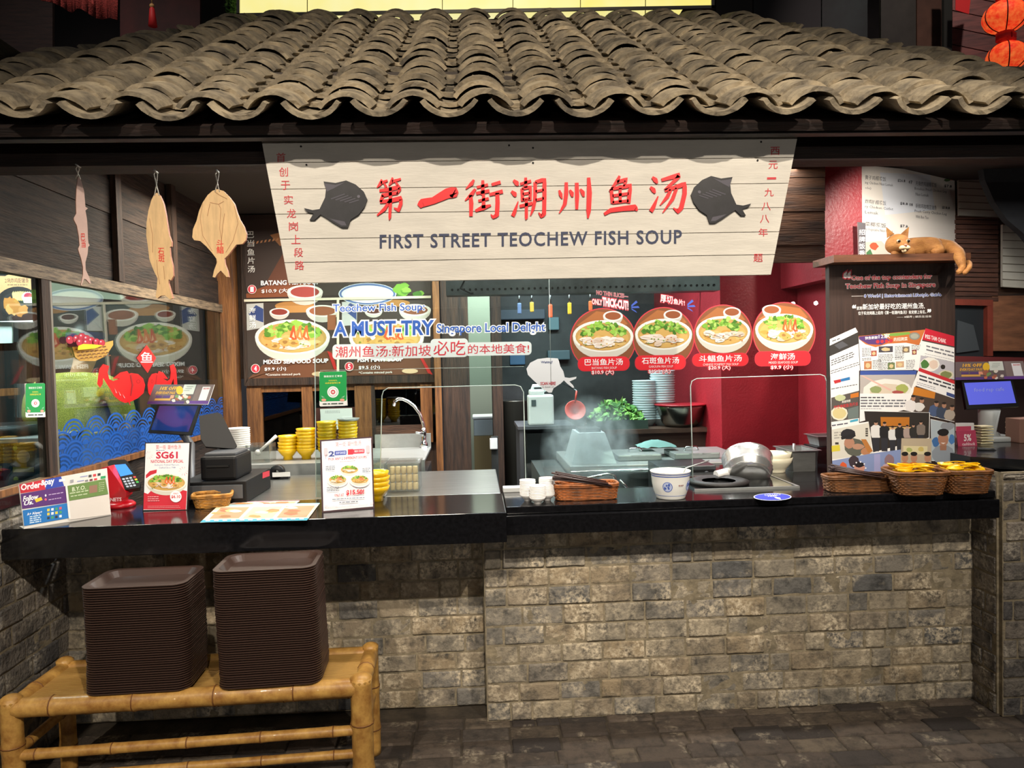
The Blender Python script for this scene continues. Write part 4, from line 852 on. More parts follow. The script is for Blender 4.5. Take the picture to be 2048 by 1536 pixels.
# ladle in clear box
clear = glass('clear_plastic', (240, 242, 240), 1.4, .08, .04)
def openbox(mb, x0, y0, z0, x1, y1, z1, m, t=.003, fl=.0):
    mb.box((x0, y0, z0), (x1, y1, z0+t), m)
    for a, b in (((x0, y0, z0+t), (x1, y0+t, z1)), ((x0, y1-t, z0+t), (x1, y1, z1)), ((x0, y0+t, z0+t), (x0+t, y1-t, z1)), ((x1-t, y0+t, z0+t), (x1, y1-t, z1))): mb.box(a, b, m)
    return mb
p = py4(528, 925); o = openbox(MB(), p.x-.065, 4.16, BZ, p.x+.065, 4.3, BZ+.10, clear).build('plastic_container'); tag(o, 'cloudy plastic container left of the yellow bowls, a white ladle in it', 'container')
mb = MB(); a, b = py4(516, 905), py4(553, 872); mb.tube([a, a.lerp(b, .5), b], [.009, .008, .011], whi, 8); mb.ball(a, .018, whi); tag(mb.build('white_ladle'), 'white ladle leaning in the cloudy plastic container', 'ladle')
# tap
q = PY(4.66); pts = [(848, 902), (849, 868), (847, 850), (840, 828), (828, 812), (816, 803), (805, 798), (796, 798), (790, 803), (788, 812)]
t = thing('swan_neck_tap', 'chrome swan-neck tap above the sink at the end of the steel bench', 'tap', (q(848, 902).x, 4.66, BZ))
MB().tube([q(*a) for a in pts], .011, chrome, 10).build('spout', t)
mb = MB(); c = q(848, 902); mb.lathe([(.001, 0), (.028, 0), (.024, .03), (.016, .04), (.016, .09), (.02, .1), (.014, .125), (.001, .125)], chrome, T(c.x, 4.66, BZ), 18); mb.build('body', t)
MB().tube([(c.x, 4.65, BZ+.09), (c.x-.045, 4.62, BZ+.10)], .007, chrome, 8).build('handle', t)
# clear box of rolls
bean = mat('beige_rolls', (224, 200, 152), .6, var=.15, vs=60, bump=.2, bs=120)
t = thing('clear_food_box', 'clear plastic box of pale rolls beside the framed two soup offer', 'container', (-.33, 3.45, ZC))
openbox(MB(), -.405, 3.39, ZC, -.262, 3.54, ZC+.125, clear).build('box', t)
MB().box((-.41, 3.385, ZC+.126), (-.255, 3.545, ZC+.134), clear, bev=.003).build('lid', t)
def roll(n): return MB().lathe([(.0005, 0), (.0105, .001), (.0122, .005), (.0122, .031), (.0105, .035), (.0005, .036)], bean, None, 10).build(n)
mk_r = maker('roll', 'bean_roll', 'roll', roll)
for r in range(3):
    for i in range(5):
        o = mk_r(Vector((-.386+i*.0262, 3.41, ZC+.004+r*.037)), ['pale roll in the lowest row', 'pale roll in the middle row', 'pale roll in the top row'][r]+' of the clear plastic box', 'pale rolls in the clear box, row %s from below' % ('one two three'.split()[r]))
t = thing('clear_food_box', 'clear plastic box of whitish contents, mostly behind the framed offer', 'container', (-.5, 3.5, ZC))
openbox(MB(), -.57, 3.40, ZC, -.42, 3.56, ZC+.125, clear).build('box', t); MB().box((-.575, 3.395, ZC+.126), (-.415, 3.565, ZC+.134), clear, bev=.003).build('lid', t)
MB().box((-.562, 3.41, ZC+.004), (-.428, 3.55, ZC+.085), mat('whitish_food', (222, 216, 204), .7, var=.2, vs=40, bump=.6)).build('contents', t)
# ---- framed cards
def framed(name, label, pl, pts, fn, inset, cat='card', edge=C('1a1416')):
    t = thing(name, label, cat, pl(*pts[3])); mb = MB(); mb.slab(pl, pts, .012, edge); fr_o = mb.build('frame', t)
    cx = sum(p[0] for p in pts)/4; cy = sum(p[1] for p in pts)/4
    ins = [(x+(inset if x < cx else -inset), y+(inset if y < cy else -inset)) for x, y in pts]
    A = Art(pl, .0006, .00003); A.poly(ins, 'f4f2f4'); fn(A, ins); A.build('print', fr_o)
    a = pl(*pts[3]); b = pl(*pts[2]); m = a.lerp(b, .5); h = (pl(*pts[0])-a)
    mb = MB(); back = -pl.n; f0 = a.lerp(b, .4)+h*.6+back*.013; mb.prism([f0, a.lerp(b, .6)+h*.6+back*.013, Vector((*(a.lerp(b, .6)+back*.09).xy, ZC+.001)), Vector((*(a.lerp(b, .4)+back*.09).xy, ZC+.001))], [f0+back*.004, a.lerp(b, .6)+h*.6+back*.017, Vector((*(a.lerp(b, .6)+back*.094).xy, ZC+.001)), Vector((*(a.lerp(b, .4)+back*.094).xy, ZC+.001))], edge); mb.build('strut', t)
    return t
SL = -.01; RD = 'd0283a'
def sg(A, q):
    A.text('第一街 潮州鱼汤', 312, 890, 362, 899, RD, 0, res=1); A.lines(312, 900.5, 330, 1, 2, 1, '4a5a90')
    A.text('SG61', 313, 904, 355, 917, 'cc2446', .035); A.text('NATIONAL DAY SPECIAL', 302, 920, 367, 926, 'cc2446', .02); A.text('Authentic Fishball Flavours,', 309, 928.5, 359, 932, '5868a8', .0, res=1); A.text('Crafted Since 1988', 318, 933.5, 351, 937, '5868a8', 0, res=1)
    A.poly([(288, 985), (296, 988), (306, 978), (320, 974), (345, 974), (358, 978), (374, 982), (372, 1019), (287, 1019)], RD)
    A.poly([(292, 950), (300, 942), (314, 939), (313, 946), (302, 950), (292, 957)], RD)
    for cx, cy, r in ((367, 942, 9), (298, 910, 8)):
        for k in range(10): a = k*pi/5; A.poly([(cx+r*.4*cos(a), cy+r*.4*sin(a)), (cx+r*cos(a)+.5, cy+r*sin(a)), (cx+r*cos(a)-.5, cy+r*sin(a)+.6)], 'd86a78' if r > 8 else 'eab8c0')
    dish(A, 333, 965, 41, 18, 'mix', 5); A.h += .0006; A.ell(353, 993, 11.5, 11.5, 'ffffff'); A.text('$6.10', 344, 990.5, 362, 997, RD, .03); A.text('ONLY', 348, 985.5, 358, 988.5, RD, .02)
    A.lines(297, 993, 320, 3, 4, 1.3, 'f4c0c4'); A.lines(297, 1012, 362, 2, 3, .7, 'f0a8b0')
framed('framed_offer', 'black framed red and white dish offer beside the card terminal', stand((287, 1022), (375, 1020), ZC, 9), [(290, 885), (381, 884), (375, 1021), (285, 1022)], sg, 2)
SL = -.06
def two(A, q):
    A.text('第一街 潮州鱼汤', 671, 884, 722, 894, 'd05868', .0, res=1)
    A.text('2', 658, 903, 668, 913, '3a4888', .04); A.rrect(669, 902, 693, 911, 2, '4656a8'); A.text('SOUP CHOICES', 672, 904, 691, 908.5, 'dfe4f8', .02, res=1); A.text('1', 698, 899, 704, 909, RD, .04); A.rrect(705, 899, 729, 908, 2, 'd83048'); A.text('MAIN CHOICE', 709, 900.5, 727, 905, 'fbdce0', .02, res=1)
    A.text('PICK ANY 2 DIFFERENT SOUPS', 657, 916, 733, 921, 'd04050', .02, res=1); A.lines(680, 923, 711, 1, 2, .8, 'd88088')
    for x, y, kd, sd in ((699, 939, 'fish', 31), (675, 959, 'mix', 32), (719, 959, 'maw', 33)): A.ell(x, y+2, 21, 14, 'e2e0e2'); dish(A, x, y, 19, 9, kd, sd)
    A.lines(651, 933, 671, 3, 3.2, 1.2, '505868'); A.lines(724, 937, 740, 3, 3.2, 1.2, '505868'); A.lines(653, 975, 678, 3, 3.2, 1.2, '505868')
    A.text('ONLY AT', 668, 988, 687, 993, RD, .02, res=1); A.text('$15.50!', 692, 981, 727, 991, RD, .04); A.lines(664, 998, 729, 1, 3, 1.6, '788090'); A.lines(678, 1004, 715, 1, 3, 2, '787c88'); A.lines(655, 1013, 735, 2, 2, .6, 'b0a8b0')
    for x, y in ((651, 903), (735, 898)): A.rrect(x-4, y-7, x+4, y+7, 3, 'f0c0c8', 0); A.rect(x-.4, y+7, x+.4, y+15, 'd09098', 0)
    for x, y in ((648, 887), (739, 880), (652, 1014), (743, 1008)):
        for k in range(2): A.rect(x-3+k*2, y-3+k*2, x+3, y-2.2+k*2, 'eab4bc', 0); A.rect(x-3+k*2, y-3+k*2, x-2.2+k*2, y+3, 'eab4bc', 0)
framed('framed_offer', 'dark framed two soup offer card standing in the middle of the left counter', stand((644, 1025), (749, 1016), ZC, 10), [(640, 880), (745, 873), (749, 1016), (644, 1025)], two, 3, edge=C('3a1c24'))
# ---- angled payment board
SL = -.165
pb2 = stand((48, 1058), (222, 1030), ZC, 12)
t = thing('payment_board', 'wide white printed payment board at the left end of the counter', 'board', pb2(48, 1058))
mb = MB(); mb.slab(pb2, [(37, 969), (214, 936), (222, 1030), (48, 1058)], .006, mat('clear_acrylic', (232, 228, 222), .2)); mb.build('panel', t)
A = Art(pb2, .0006)
A.poly([(38, 969), (90, 959), (91, 979), (41, 987)], RD); A.poly([(90, 959), (122, 953), (128, 972), (91, 979)], '2c46b0'); A.text('Order', 42, 969, 81, 981, 'ffffff', .03); A.text('&', 82, 961, 90, 971, 'ffffff', .03); A.text('pay', 90, 962, 108, 974, 'ffffff', .03); A.rect(118, 959, 130, 964, 'f2f2f4')
for k in range(3): A.rect(177+k*9, 950-k*1.5, 183+k*9, 955-k*1.5, ['444444', 'd04048', '303438'][k]); A.rect(170+k*9, 960-k*1.5, 176+k*9, 964-k*1.5, ['888888', '703038', 'd84048'][k])
A.rect(140, 960, 147, 966, 'a0a0a4'); A.rect(160, 953, 175, 955, '9aa0c8'); A.rect(154, 962, 168, 964, '9aa0c8'); A.rect(201, 953, 211, 958, '2c9c5c')
A.poly([(41, 988), (131, 972), (136, 1005), (44, 1018)], '5a2c78'); A.text('Follow', 46, 993, 76, 1003, 'ffffff', .03, shear=.2); A.text('Us.', 48, 1003, 66, 1011, 'ffffff', .03, shear=.2); A.poly([(69, 999), (82, 994), (85, 1000), (72, 1005)], 'e8c828'); A.lines(97, 989, 127, 1, 3, 1.6, 'c8b0d8'); A.lines(97, 999, 122, 1, 3, 1.6, 'c8b0d8'); A.ell(91, 991, 1.6, 2.4, 'f2f2f2'); A.ell(91, 999, 2.4, 2.4, 'e06080')
A.poly([(45, 1021), (136, 1006), (138, 1036), (48, 1052)], '1c78c4'); A.text('A+ Alipay+', 54, 1026, 84, 1033, 'ffffff', .01); A.lines(59, 1033, 82, 4, 4, 2, 'd8ecf8')
for k in range(4):
    for j in range(3): A.rect(94+k*8, 1018+j*8-k*1.2, 99+k*8, 1023+j*8-k*1.2, random.choice(['e8f0f8', '303848', 'd86070', '48a070', 'f0d040']))
A.poly([(134, 972), (210, 958), (216, 988), (138, 1002)], '6a8848'); A.text('B.Y.O.', 144, 975, 171, 983, 'dce4c8', .01); A.lines(139, 986, 176, 1, 3, 2.2, 'c0cca8'); A.lines(141, 992, 176, 1, 3, 2, 'c0cca8'); A.rect(178, 972, 194, 987, '94705c'); A.lines(197, 966, 208, 5, 4, 1, 'c0cca8')
A.poly([(134, 1003), (217, 989), (221, 1029), (138, 1040)], 'dcd4cc'); A.poly([(130, 972), (134, 971), (141, 1036), (137, 1037)], 'ece8e4'); A.build('print', t)
mb = MB(); a, b = pb2(48, 1058), pb2(222, 1030); bk = -pb2.n; bk = Vector((bk.x, bk.y, 0)).normalized(); mb.prism([a+Vector((0, 0, .002)), b+Vector((0, 0, .002)), b+bk*.06+Vector((0, 0, .002)), a+bk*.06+Vector((0, 0, .002))], [Vector((p.x, p.y, ZC)) for p in (a, b, b+bk*.06, a+bk*.06)], mat('clear_acrylic')); mb.build('foot', t)
# ---- card terminal on red stand
redp = mat('red_plastic', (190, 16, 30), .3, coat=.3); blp = mat('black_plastic', (13, 13, 15), .5, spec=.3); gry = mat('grey_plastic', (74, 76, 80), .45)
c = at(240, 1013); t = thing('card_terminal', 'card terminal tilted on a glossy red stand', 'card terminal', c)
mb = MB(); mb.lathe([(.0005, 0), (.062, 0), (.062, .012), (.05, .022), (.0005, .024)], redp, T(c.x, c.y, ZC), 28); mb.build('base', t)
pt = Pl((0, c.y-.02, 0), (0, -1, 0)); mb = MB(); mb.slab(pt, [(203, 936), (216, 933), (232, 955), (252, 985), (252, 992), (244, 1000), (240, 1014), (221, 1019), (213, 968)], .06, redp); mb.build('upright', t)
A = Art(pt, .0008); A.text('NETS', 221, 996, 243, 1003, 'f4e8ea', .03, sl=-.05); A.build('lettering', t)
ptt = Pl(pt(236, 985)+Vector((0, -.012, 0)), (.28, -.85, .62))
mb = MB(); mb.slab(ptt, [(215, 926), (220, 920), (250, 919), (256, 924), (281, 966), (279, 975), (246, 980), (238, 976)], .032, blp); hs_ = mb.build('handset', t)
A = Art(ptt, .0006); A.poly([(229, 930), (251, 928), (266, 948), (241, 953)], mat('lit_blue_lcd', (60, 130, 230), .3, emit=.5)); A.build('screen', hs_)
A = Art(ptt, .0006)
for r in range(4):
    for k in range(3): x, y = 244+k*7+r*2.6, 957+r*5-k*1.2; A.poly([(x, y), (x+5, y-.8), (x+6.5, y+2.4), (x+1.5, y+3.2)], 'aab4c4')
for k, cc in enumerate(('c83c3c', 'd8c030', '38b048')): x, y = 266+k*2.8, 953+k*5; A.poly([(x, y), (x+5, y-.8), (x+6.5, y+2.4), (x+1.5, y+3.2)], cc)
A.build('keypad', hs_)
# ---- till: drawer, printer, screens
o = MB().box((-1.285, 3.24, ZC), (-.995, 3.62, ZC+.095), blp, bev=.005); t = thing('cash_drawer', 'black cash drawer on the steel worktop behind the woven tray', 'cash drawer', (-1.14, 3.4, ZC)); o.build('body', t)
MB().box((-1.27, 3.233, ZC+.02), (-1.01, 3.24, ZC+.08), gry, bev=.002).build('front', t); A = Art(Pl((-.9948, 0, 0), (1, 0, 0)), .0004); A.poly([(525, 945), (539, 941), (539, 952), (525, 957)], 'c02838'); A.build('red_label', t)
t = thing('receipt_printer', 'black receipt printer standing on the cash drawer', 'printer', (-1.12, 3.35, ZC+.096))
MB().box((-1.20, 3.27, ZC+.096), (-1.045, 3.5, ZC+.20), blp, bev=.012).build('body', t); MB().box((-1.19, 3.30, ZC+.20), (-1.055, 3.48, ZC+.212), gry, bev=.004).build('cover', t); MB().box((-1.17, 3.262, ZC+.155), (-1.075, 3.27, ZC+.162), C('050505')).build('paper_slot', t)
pm1 = Pl((0, 3.40, 0), (.3, -1, .35)); t = thing('till_screen', 'black back of the tilted till screen facing the staff', 'screen', (-1.15, 3.52, ZC+.1))
mb = MB(); mb.slab(pm1, [(399, 835), (436, 828), (444, 832), (474, 893), (470, 900), (412, 896), (402, 880)], .03, blp, .03); mb.build('housing', t)
mb = MB(); mb.box((-1.22, 3.505, ZC+.096), (-1.10, 3.60, ZC+.11), blp); mb.tube([(-1.16, 3.56, ZC+.11), (-1.17, 3.52, ZC+.24)], .02, blp, 8); mb.build('stand', t)
pcd = Pl((0, 3.36, 0), (-.12, -1, .38)); t = thing('customer_screen', 'tilted dark blue customer screen left of the till, a promotion card above it', 'screen', (-1.33, 3.42, ZC))
mb = MB(); mb.slab(pcd, [(315, 809), (401, 809), (381, 870), (296, 865)], .016, blp); ho_ = mb.build('housing', t)
A = Art(pcd, .0008); A.poly([(319, 812), (396, 812), (377, 864), (302, 860)], mat('dim_blue_screen', (24, 50, 112), .12, emit=.25, coat=.5)); A.build('display', ho_)
mb = MB(); mb.tube([pcd(352, 850, -.02), pcd(372, 885, -.05), Vector((-1.315, 3.45, ZC+.01))], .022, gry, 10); mb.box((-1.40, 3.37, ZC), (-1.29, 3.52, ZC+.02), gry, bev=.006); mb.build('stand', t)
SL = 0
def promo(A, pl_pts):
    (ax, ay), (bx, by), (cx, cy), (dx, dy) = pl_pts
    def m(u, v): return (ax+(bx-ax)*u*(1-v)+(cx-dx)*u*v+(dx-ax)*v, ay+(by-ay)*u+(dy-ay)*v)
    R = lambda u0, v0, u1, v1, c: A.poly([m(u0, v0), m(u1, v0), m(u1, v1), m(u0, v1)], c)
    R(0, 0, 1, 1, '6c5a5c'); R(.72, 0, 1, 1, '84706c'); R(0, .86, .6, 1, '54307c'); R(.68, .84, 1, 1, '6a3c94'); R(.5, .0, .7, .5, 'dfe4da'); R(.82, .12, .95, .82, 'f4f2f4')
    def tx(s, u0, v0, u1, v1, c, b=.03):
        vs, fs = glyphs(s, b, .15, 1); xs = [p[0] for p in vs]; ys = [p[1] for p in vs]
        A.put([m(u0+(u1-u0)*(p[0]-min(xs))/(max(xs)-min(xs)), v1-(v1-v0)*(p[1]-min(ys))/(max(ys)-min(ys))) for p in vs], C(c), fs)
    tx('10% OFF', .12, .1, .40, .3, 'f0b428'); tx('EVERYDAY PASS', .08, .36, .40, .5, 'f0b428', .02); R(.1, .58, .2, .68, '54307c'); R(.22, .58, .34, .68, '54307c'); R(.1, .72, .36, .82, 'e0a850'); tx('NOW!', .84, .16, .94, .26, 'd03838', .03)
    x, y = m(.455, .3); A.ell(x, y, 7, 8.5, 'f0c020'); R(.34, .55, .40, .72, 'e8a07c')
    for k in range(12): u, v = random.uniform(.42, .66), random.uniform(.55, .92); x, y = m(u, v); A.blob(x, y, 4, 3, random.choice(['e8dcd0', 'd07050', 'f0e4d8', 'a86048', '7c9858']))
    R(.55, .1, .66, .12, '9aa49a'); R(.54, .2, .65, .22, '9aa49a'); R(.53, .3, .62, .32, '9aa49a')
CARD = [(309, 769), (429, 769), (416, 809), (294, 808)]
pp_ = Pl(pcd(350, 809, .004), (-.12, -1, .38)); th = thing('promotion_card', 'slanted promotion card clipped on top of the tilted blue customer screen', 'card', pp_(294, 808)); mb = MB(); mb.slab(pp_, CARD, .004, C('e8e4e0')); mb.build('card', th); A = Art(pp_, .0006); promo(A, CARD); A.build('print', th)
# ---- woven baskets
def wicker(name, label, c, w, d, h, rows, col, flare=1.12, rz=0, stakes=26, r=.0036):
    t = thing(name, label, 'basket', c, rz=0)
    m1 = mat('wicker_'+col[0], col[1], .55, var=.4, vs=30, island=.25)
    def loop(k, z, ph=None, out=0, n=64):
        pts = []; hw, hd = w/2*k+out, d/2*k+out; rad = min(hw, hd)*.45
        per = []
        for i in range(n):
            a = 2*pi*i/n; e = .38; x = hw*abs(cos(a))**e*(1 if cos(a) > 0 else -1); y = hd*abs(sin(a))**e*(1 if sin(a) > 0 else -1)
            o_ = 0 if ph is None else .0028*sin(i*n*0+i*pi/2+ph*pi)
            L = math.hypot(x, y); x, y = x*(1+o_/L), y*(1+o_/L); X = x*cos(rz)-y*sin(rz); Y = x*sin(rz)+y*cos(rz); pts.append(Vector((c.x+X, c.y+Y, c.z+z)))
        return pts+[pts[0], pts[1]]
    mb = MB()
    for j in range(rows): k = 1+(flare-1)*j/rows; mb.tube(loop(k, .006+(h-.014)*j/(rows-1), j % 2), r, m1, 5, cap=False)
    mb.build('woven_wall', t); mb = MB(); mb.tube(loop(flare, h-.004, None, .002), r*1.7, m1, 6, cap=False); mb.tube(loop(flare, h-.012, None, .003), r*1.1, m1, 6, cap=False); mb.build('rim', t)
    mb = MB(); b = loop(.97, .004); mb.prism(b[:-2], [p-Vector((0, 0, .004)) for p in b[:-2]], m1); mb.build('bottom', t); return t
c1 = at(385, 1020).lerp(at(445, 1016), .5); wicker('woven_tray', 'small golden woven tray between the black framed offer and the cash drawer', Vector((c1.x+.003, c1.y+.055, ZC)), .125, .09, .058, 7, ('gold', (200, 138, 50)), 1.22, .25)
wb = ('amber', (176, 100, 44)); wb2 = ('brown', (140, 88, 44))
cb = at(1112, 1004).lerp(at(1237, 998), .5); wicker('wicker_basket', 'oblong orange wicker basket of chopsticks beside the white dipping bowls', Vector((cb.x, cb.y+.052, ZC)), .25, .10, .068, 9, wb, 1.06)
b1 = at(1668, 985).lerp(at(1795, 985), .5); wicker('wicker_basket', 'oblong brown wicker basket of chopsticks in front of the press board', Vector((b1.x, b1.y+.055, ZC)), .27, .10, .068, 9, wb2, 1.06, -.06)
b2 = at(1852, 992); wicker('wicker_basket', 'deep wicker basket of yellow spoons in front of the press board corner', Vector((b2.x, b2.y+.075, ZC)), .17, .14, .098, 12, wb2, 1.26, -.12)
b3 = at(1950, 990); wicker('wicker_basket', 'deep wicker basket of yellow spoons at the right end of the counter', Vector((b3.x+.0, b3.y+.085, ZC)), .15, .14, .098, 12, wb2, 1.22, -.1)
cst = mat('dark_chopstick', (62, 44, 42), .4); rnd = random.Random(8)
def chopsticks(c, n, tip, group, lab):
    for i in range(n):
        dy = rnd.uniform(-.03, .03); a = Vector((c.x+.075+rnd.uniform(-.02, .03), c.y+dy*.7, ZC+.058+.0055*(i//4))); b = Vector((c.x+tip[0]+rnd.uniform(-.014, .014), c.y+dy+tip[1], ZC+.085+tip[2]+.0065*(i//4)+.003*(i % 4)))
        mb = MB(); mb.tube([a, b], [.0026, .0042], cst, 6); tag(mb.build('chopstick'), lab, 'chopstick', group)
chopsticks(cb, 14, (-.135, .0, .012), 'chopsticks in the orange wicker basket', 'dark chopstick lying in the oblong orange wicker basket beside the dipping bowls')
chopsticks(b1, 12, (-.14, .0, .01), 'chopsticks in the brown wicker basket', 'dark chopstick lying in the oblong brown wicker basket under the press board')
spy = mat('yellow_spoon', (236, 186, 14), .3, coat=.3)
def spoon_mesh(n):
    mb = MB()
    mb.lathe([(.0005, -.011), (.016, -.008), (.025, .002), (.0265, .006), (.0245, .006), (.015, -.004), (.0005, -.007)], spy, None, 20, sx=1, sy=1.3)
    for k in range(6):
        y0, y1 = -.030-.014*k, -.044-.014*k; z0, z1 = .006+.004*sin(k*.5), .006+.004*sin((k+1)*.5); w0, w1 = .0075+.0012*abs(k-2), .0075+.0012*abs(k-1); t_ = .004
        mb.add([(-w0, y0, z0), (w0, y0, z0), (w1, y1, z1), (-w1, y1, z1), (-w0, y0, z0+t_), (w0, y0, z0+t_), (w1, y1, z1+t_), (-w1, y1, z1+t_)], [(0, 1, 2, 3), (7, 6, 5, 4), (0, 4, 5, 1), (2, 6, 7, 3), (1, 5, 6, 2), (3, 7, 4, 0)], spy)
    return mb.build(n)
mk_s = maker('spoon', 'soup_spoon', 'spoon', spoon_mesh)
for c, gname, lb, n in ((b2, 'front corner basket', 'deep basket in front of the press board corner', 12), (b3, 'end basket', 'deep basket at the right end of the counter', 12)):
    for i in range(n):
        a = rnd.choice((1, 1, -1))*rnd.uniform(.9, 1.9); lift = ZC+.072+.0038*i
        o = mk_s(Vector((c.x+rnd.uniform(-.022, .022)-.05*sin(a), c.y+.075+rnd.uniform(-.022, .022)+.05*cos(a), lift)), 'yellow melamine soup spoon in the '+lb, 'yellow spoons in the '+gname)
        o.rotation_euler = (rnd.uniform(-.05, .2), (0 if i % 3 else pi)+rnd.uniform(-.2, .2), a)
# ---- dipping bowls, big bowl, sticker, menus
mk_d = maker('dip', 'dipping_bowl', 'bowl', lambda n: MB().lathe(bowl_prof(.034, .029, .016, .006, .002), whi, None, 24).build(n))
for px, py, n, lb in ((1057, 1004, 10, 'left'), (1096, 1003, 11, 'rear right'), (1077, 1010, 8, 'front')):
    p = at(px, py); stack('dipping_bowl', 'small white dipping bowl in the %s stack beside the chopstick basket' % lb, 'bowl', 'white dipping bowls, %s stack' % lb, mk_d, (p.x, p.y+.03, ZC), n, .0066, 'topmost small white dipping bowl of the %s stack beside the chopstick basket' % lb, None, .0008)
class Wrap:
    n = Vector((0, -1, 0))
    def __init__(s, c, rf): s.c = c; s.rf = rf
    def __call__(s, a, z, off=0): r = s.rf(z)+off; return Vector((s.c.x+r*sin(a), s.c.y-r*cos(a), s.c.z+z))
p = at(1350, 1001); c = Vector((p.x, p.y+.066, ZC)); t = thing('china_pot', 'white china bowl with blue medallions standing on the counter by the hob', 'bowl', c)
prof = [(.0005, 0), (.058, 0), (.0605, .004), (.063, .014), (.071, .035), (.077, .065), (.0795, .098), (.0825, .110), (.0845, .113), (.0835, .1145), (.0785, .112), (.074, .07), (.064, .03), (.0005, .012)]
mb = MB(); mb.lathe(prof, mat('white_china', (236, 236, 232), .2, coat=.3), T(*c), 40); mb.build('body', t)
def rf(z):
    for (r0, z0), (r1, z1) in zip(prof[1:10], prof[2:10]):
        if z0 <= z <= z1: return r0+(r1-r0)*(z-z0)/max(1e-6, z1-z0)
    return .08
A = Art(Wrap(c, rf), .0006); bu = C('3c58b0')
for z0, z1 in ((.096, .1), (.105, .108), (.016, .019)): A.put([(a, z) for i in range(33) for a, z in ((-pi/2+pi*i/32, z0), (-pi/2+pi*i/32, z1))], 'a8b4d8' if z0 < .02 else '4c64b0', [(2*i, 2*i+2, 2*i+3, 2*i+1) for i in range(32)])
A.build('blue_bands', t)
def med(a0):
    A = Art(Wrap(c, rf), .0008); N_ = 20
    A.put([(a0, .056)]+[(a0+.27*cos(2*pi*i/N_), .056+.021*sin(2*pi*i/N_)) for i in range(N_)], '4a66ba', [(0, i+1, (i+1) % N_+1) for i in range(N_)])
    A.put([(a0, .056)]+[(a0+.235*cos(2*pi*i/N_), .056+.0183*sin(2*pi*i/N_)) for i in range(N_)], 'b8c4e4', [(0, i+1, (i+1) % N_+1) for i in range(N_)])
    for k in range(9): A.blob(a0+random.uniform(-.15, .15), .056+random.uniform(-.012, .012), .05, .004, '4560b4')
    A.build('blue_medallion', t)
for a in (-.42, .98, 2.4): med(a)
A = Art(Wrap(c, rf), .0007); SL = 0
for k in range(3): A.rect(.18+.11*k, .0595, .25+.11*k, .064, ['8c2c30', '803038', '70282c'][k], 0)
A.rect(.18, .0562, .46, .0575, '9a9898', 0); A.build('mark', t)
mb = MB(); a = Vector((c.x+.03, c.y+.01, ZC+.03)); mb.tube([a, Vector((c.x+.07, c.y+.02, ZC+.118)), PY(c.y+.03)(1418, 921)], .003, steel, 6); mb.ball(a, .02, steel, sc=(1, 1, .5)); tag(mb.build('steel_ladle'), 'thin steel ladle standing in the white china bowl', 'ladle')
def oval(A):
    A.ell(1545, 994, 38, 7.4, 'e4e6f2', n=40); A.ell(1545, 994, 36, 6.8, '3440b8', n=40); A.text('COLLECT', 1529, 989, 1562, 992, 'e8ecfa', .0, sl=-.03); A.text('HERE', 1536, 992, 1554, 994.5, 'e8ecfa', .0, sl=-.03); A.poly([(1548, 995), (1560, 996), (1562, 1000), (1552, 998)], 'e8ecfa')
decal('counter_sticker', 'oval blue sticker on the right counter below the tilted pan', 'sticker', oval, pcz, .0006)
SL = -.025
def menu_flat(pts, label, cols, z):
    th = thing('menu_sheet', label, 'menu', PZ(z)(*pts[3])); mb = MB(); mb.slab(PZ(z), pts, .0012, C('e8d8bc')); mb.build('sheet', th); A = Art(PZ(z), .0004)
    (ax, ay), (bx, by), (cx, cy), (dx, dy) = pts
    def m(u, v): return (ax+(bx-ax)*u+(dx-ax)*v*(1-u)+(cx-bx)*u*v, ay+(by-ay)*u+(dy-ay)*v)
    R = lambda u0, v0, u1, v1, c: A.poly([m(u0, v0), m(u1, v0), m(u1, v1), m(u0, v1)], c)
    R(0, 0, 1, 1, cols[0]); R(0, .86, 1, 1, cols[1]); R(0, 0, 1, .07, cols[2])
    for k in range(3):
        R(.05+.32*k, .16, .33+.32*k, .80, cols[3+k % 2])
        for j in range(5): x, y = m(.08+.32*k+random.uniform(0, .2), random.uniform(.25, .72)); A.blob(x, y, 13, 2.6, random.choice(['b06040', 'e0b070', 'c88850', 'f0e0c0', '94683c']))
    for k in range(12): x, y = m(.04+.08*k, .93); A.rect(x, y-1, x+9, y+1, 'd8f0f4')
    A.build('print', th)
menu_flat([(470, 1004), (600, 1001), (585, 1012), (440, 1016)], 'pink edged menu sheet underneath the larger flat menu', ['e8d8c8', '4cb0c8', 'd86880', 'c89878', 'e0b890'], ZC+.0014)
menu_flat([(438, 1010), (640, 1006), (614, 1037), (400, 1045)], 'large illustrated menu sheet lying flat at the front of the left counter', ['ecdcb4', '2c9cb8', '8cc8d0', 'c08a6a', 'e8cc98'], ZC+.003)
# tape dispenser
mb = MB(); q = PY(3.9); c = q(555, 948); M = T(c.x, 3.9, ZC+.035) @ Matrix.Rotation(pi/2, 4, 'X'); mb.lathe([(.012, -.02), (.036, -.02), (.036, .02), (.012, .02)], blp, M, 24); t = thing('tape_dispenser', 'small black tape dispenser with a white tape end behind the cash drawer', 'tape dispenser', (c.x, 3.9, ZC)); mb.build('reel', t); mb = MB(); mb.box((c.x-.05, 3.88, ZC), (c.x+.06, 3.92, ZC+.012), blp); mb.build('base', t); mb = MB(); mb.box((c.x-.02, 3.875, ZC+.012), (c.x+.07, 3.879, ZC+.035), whi); mb.build('tape_end', t)
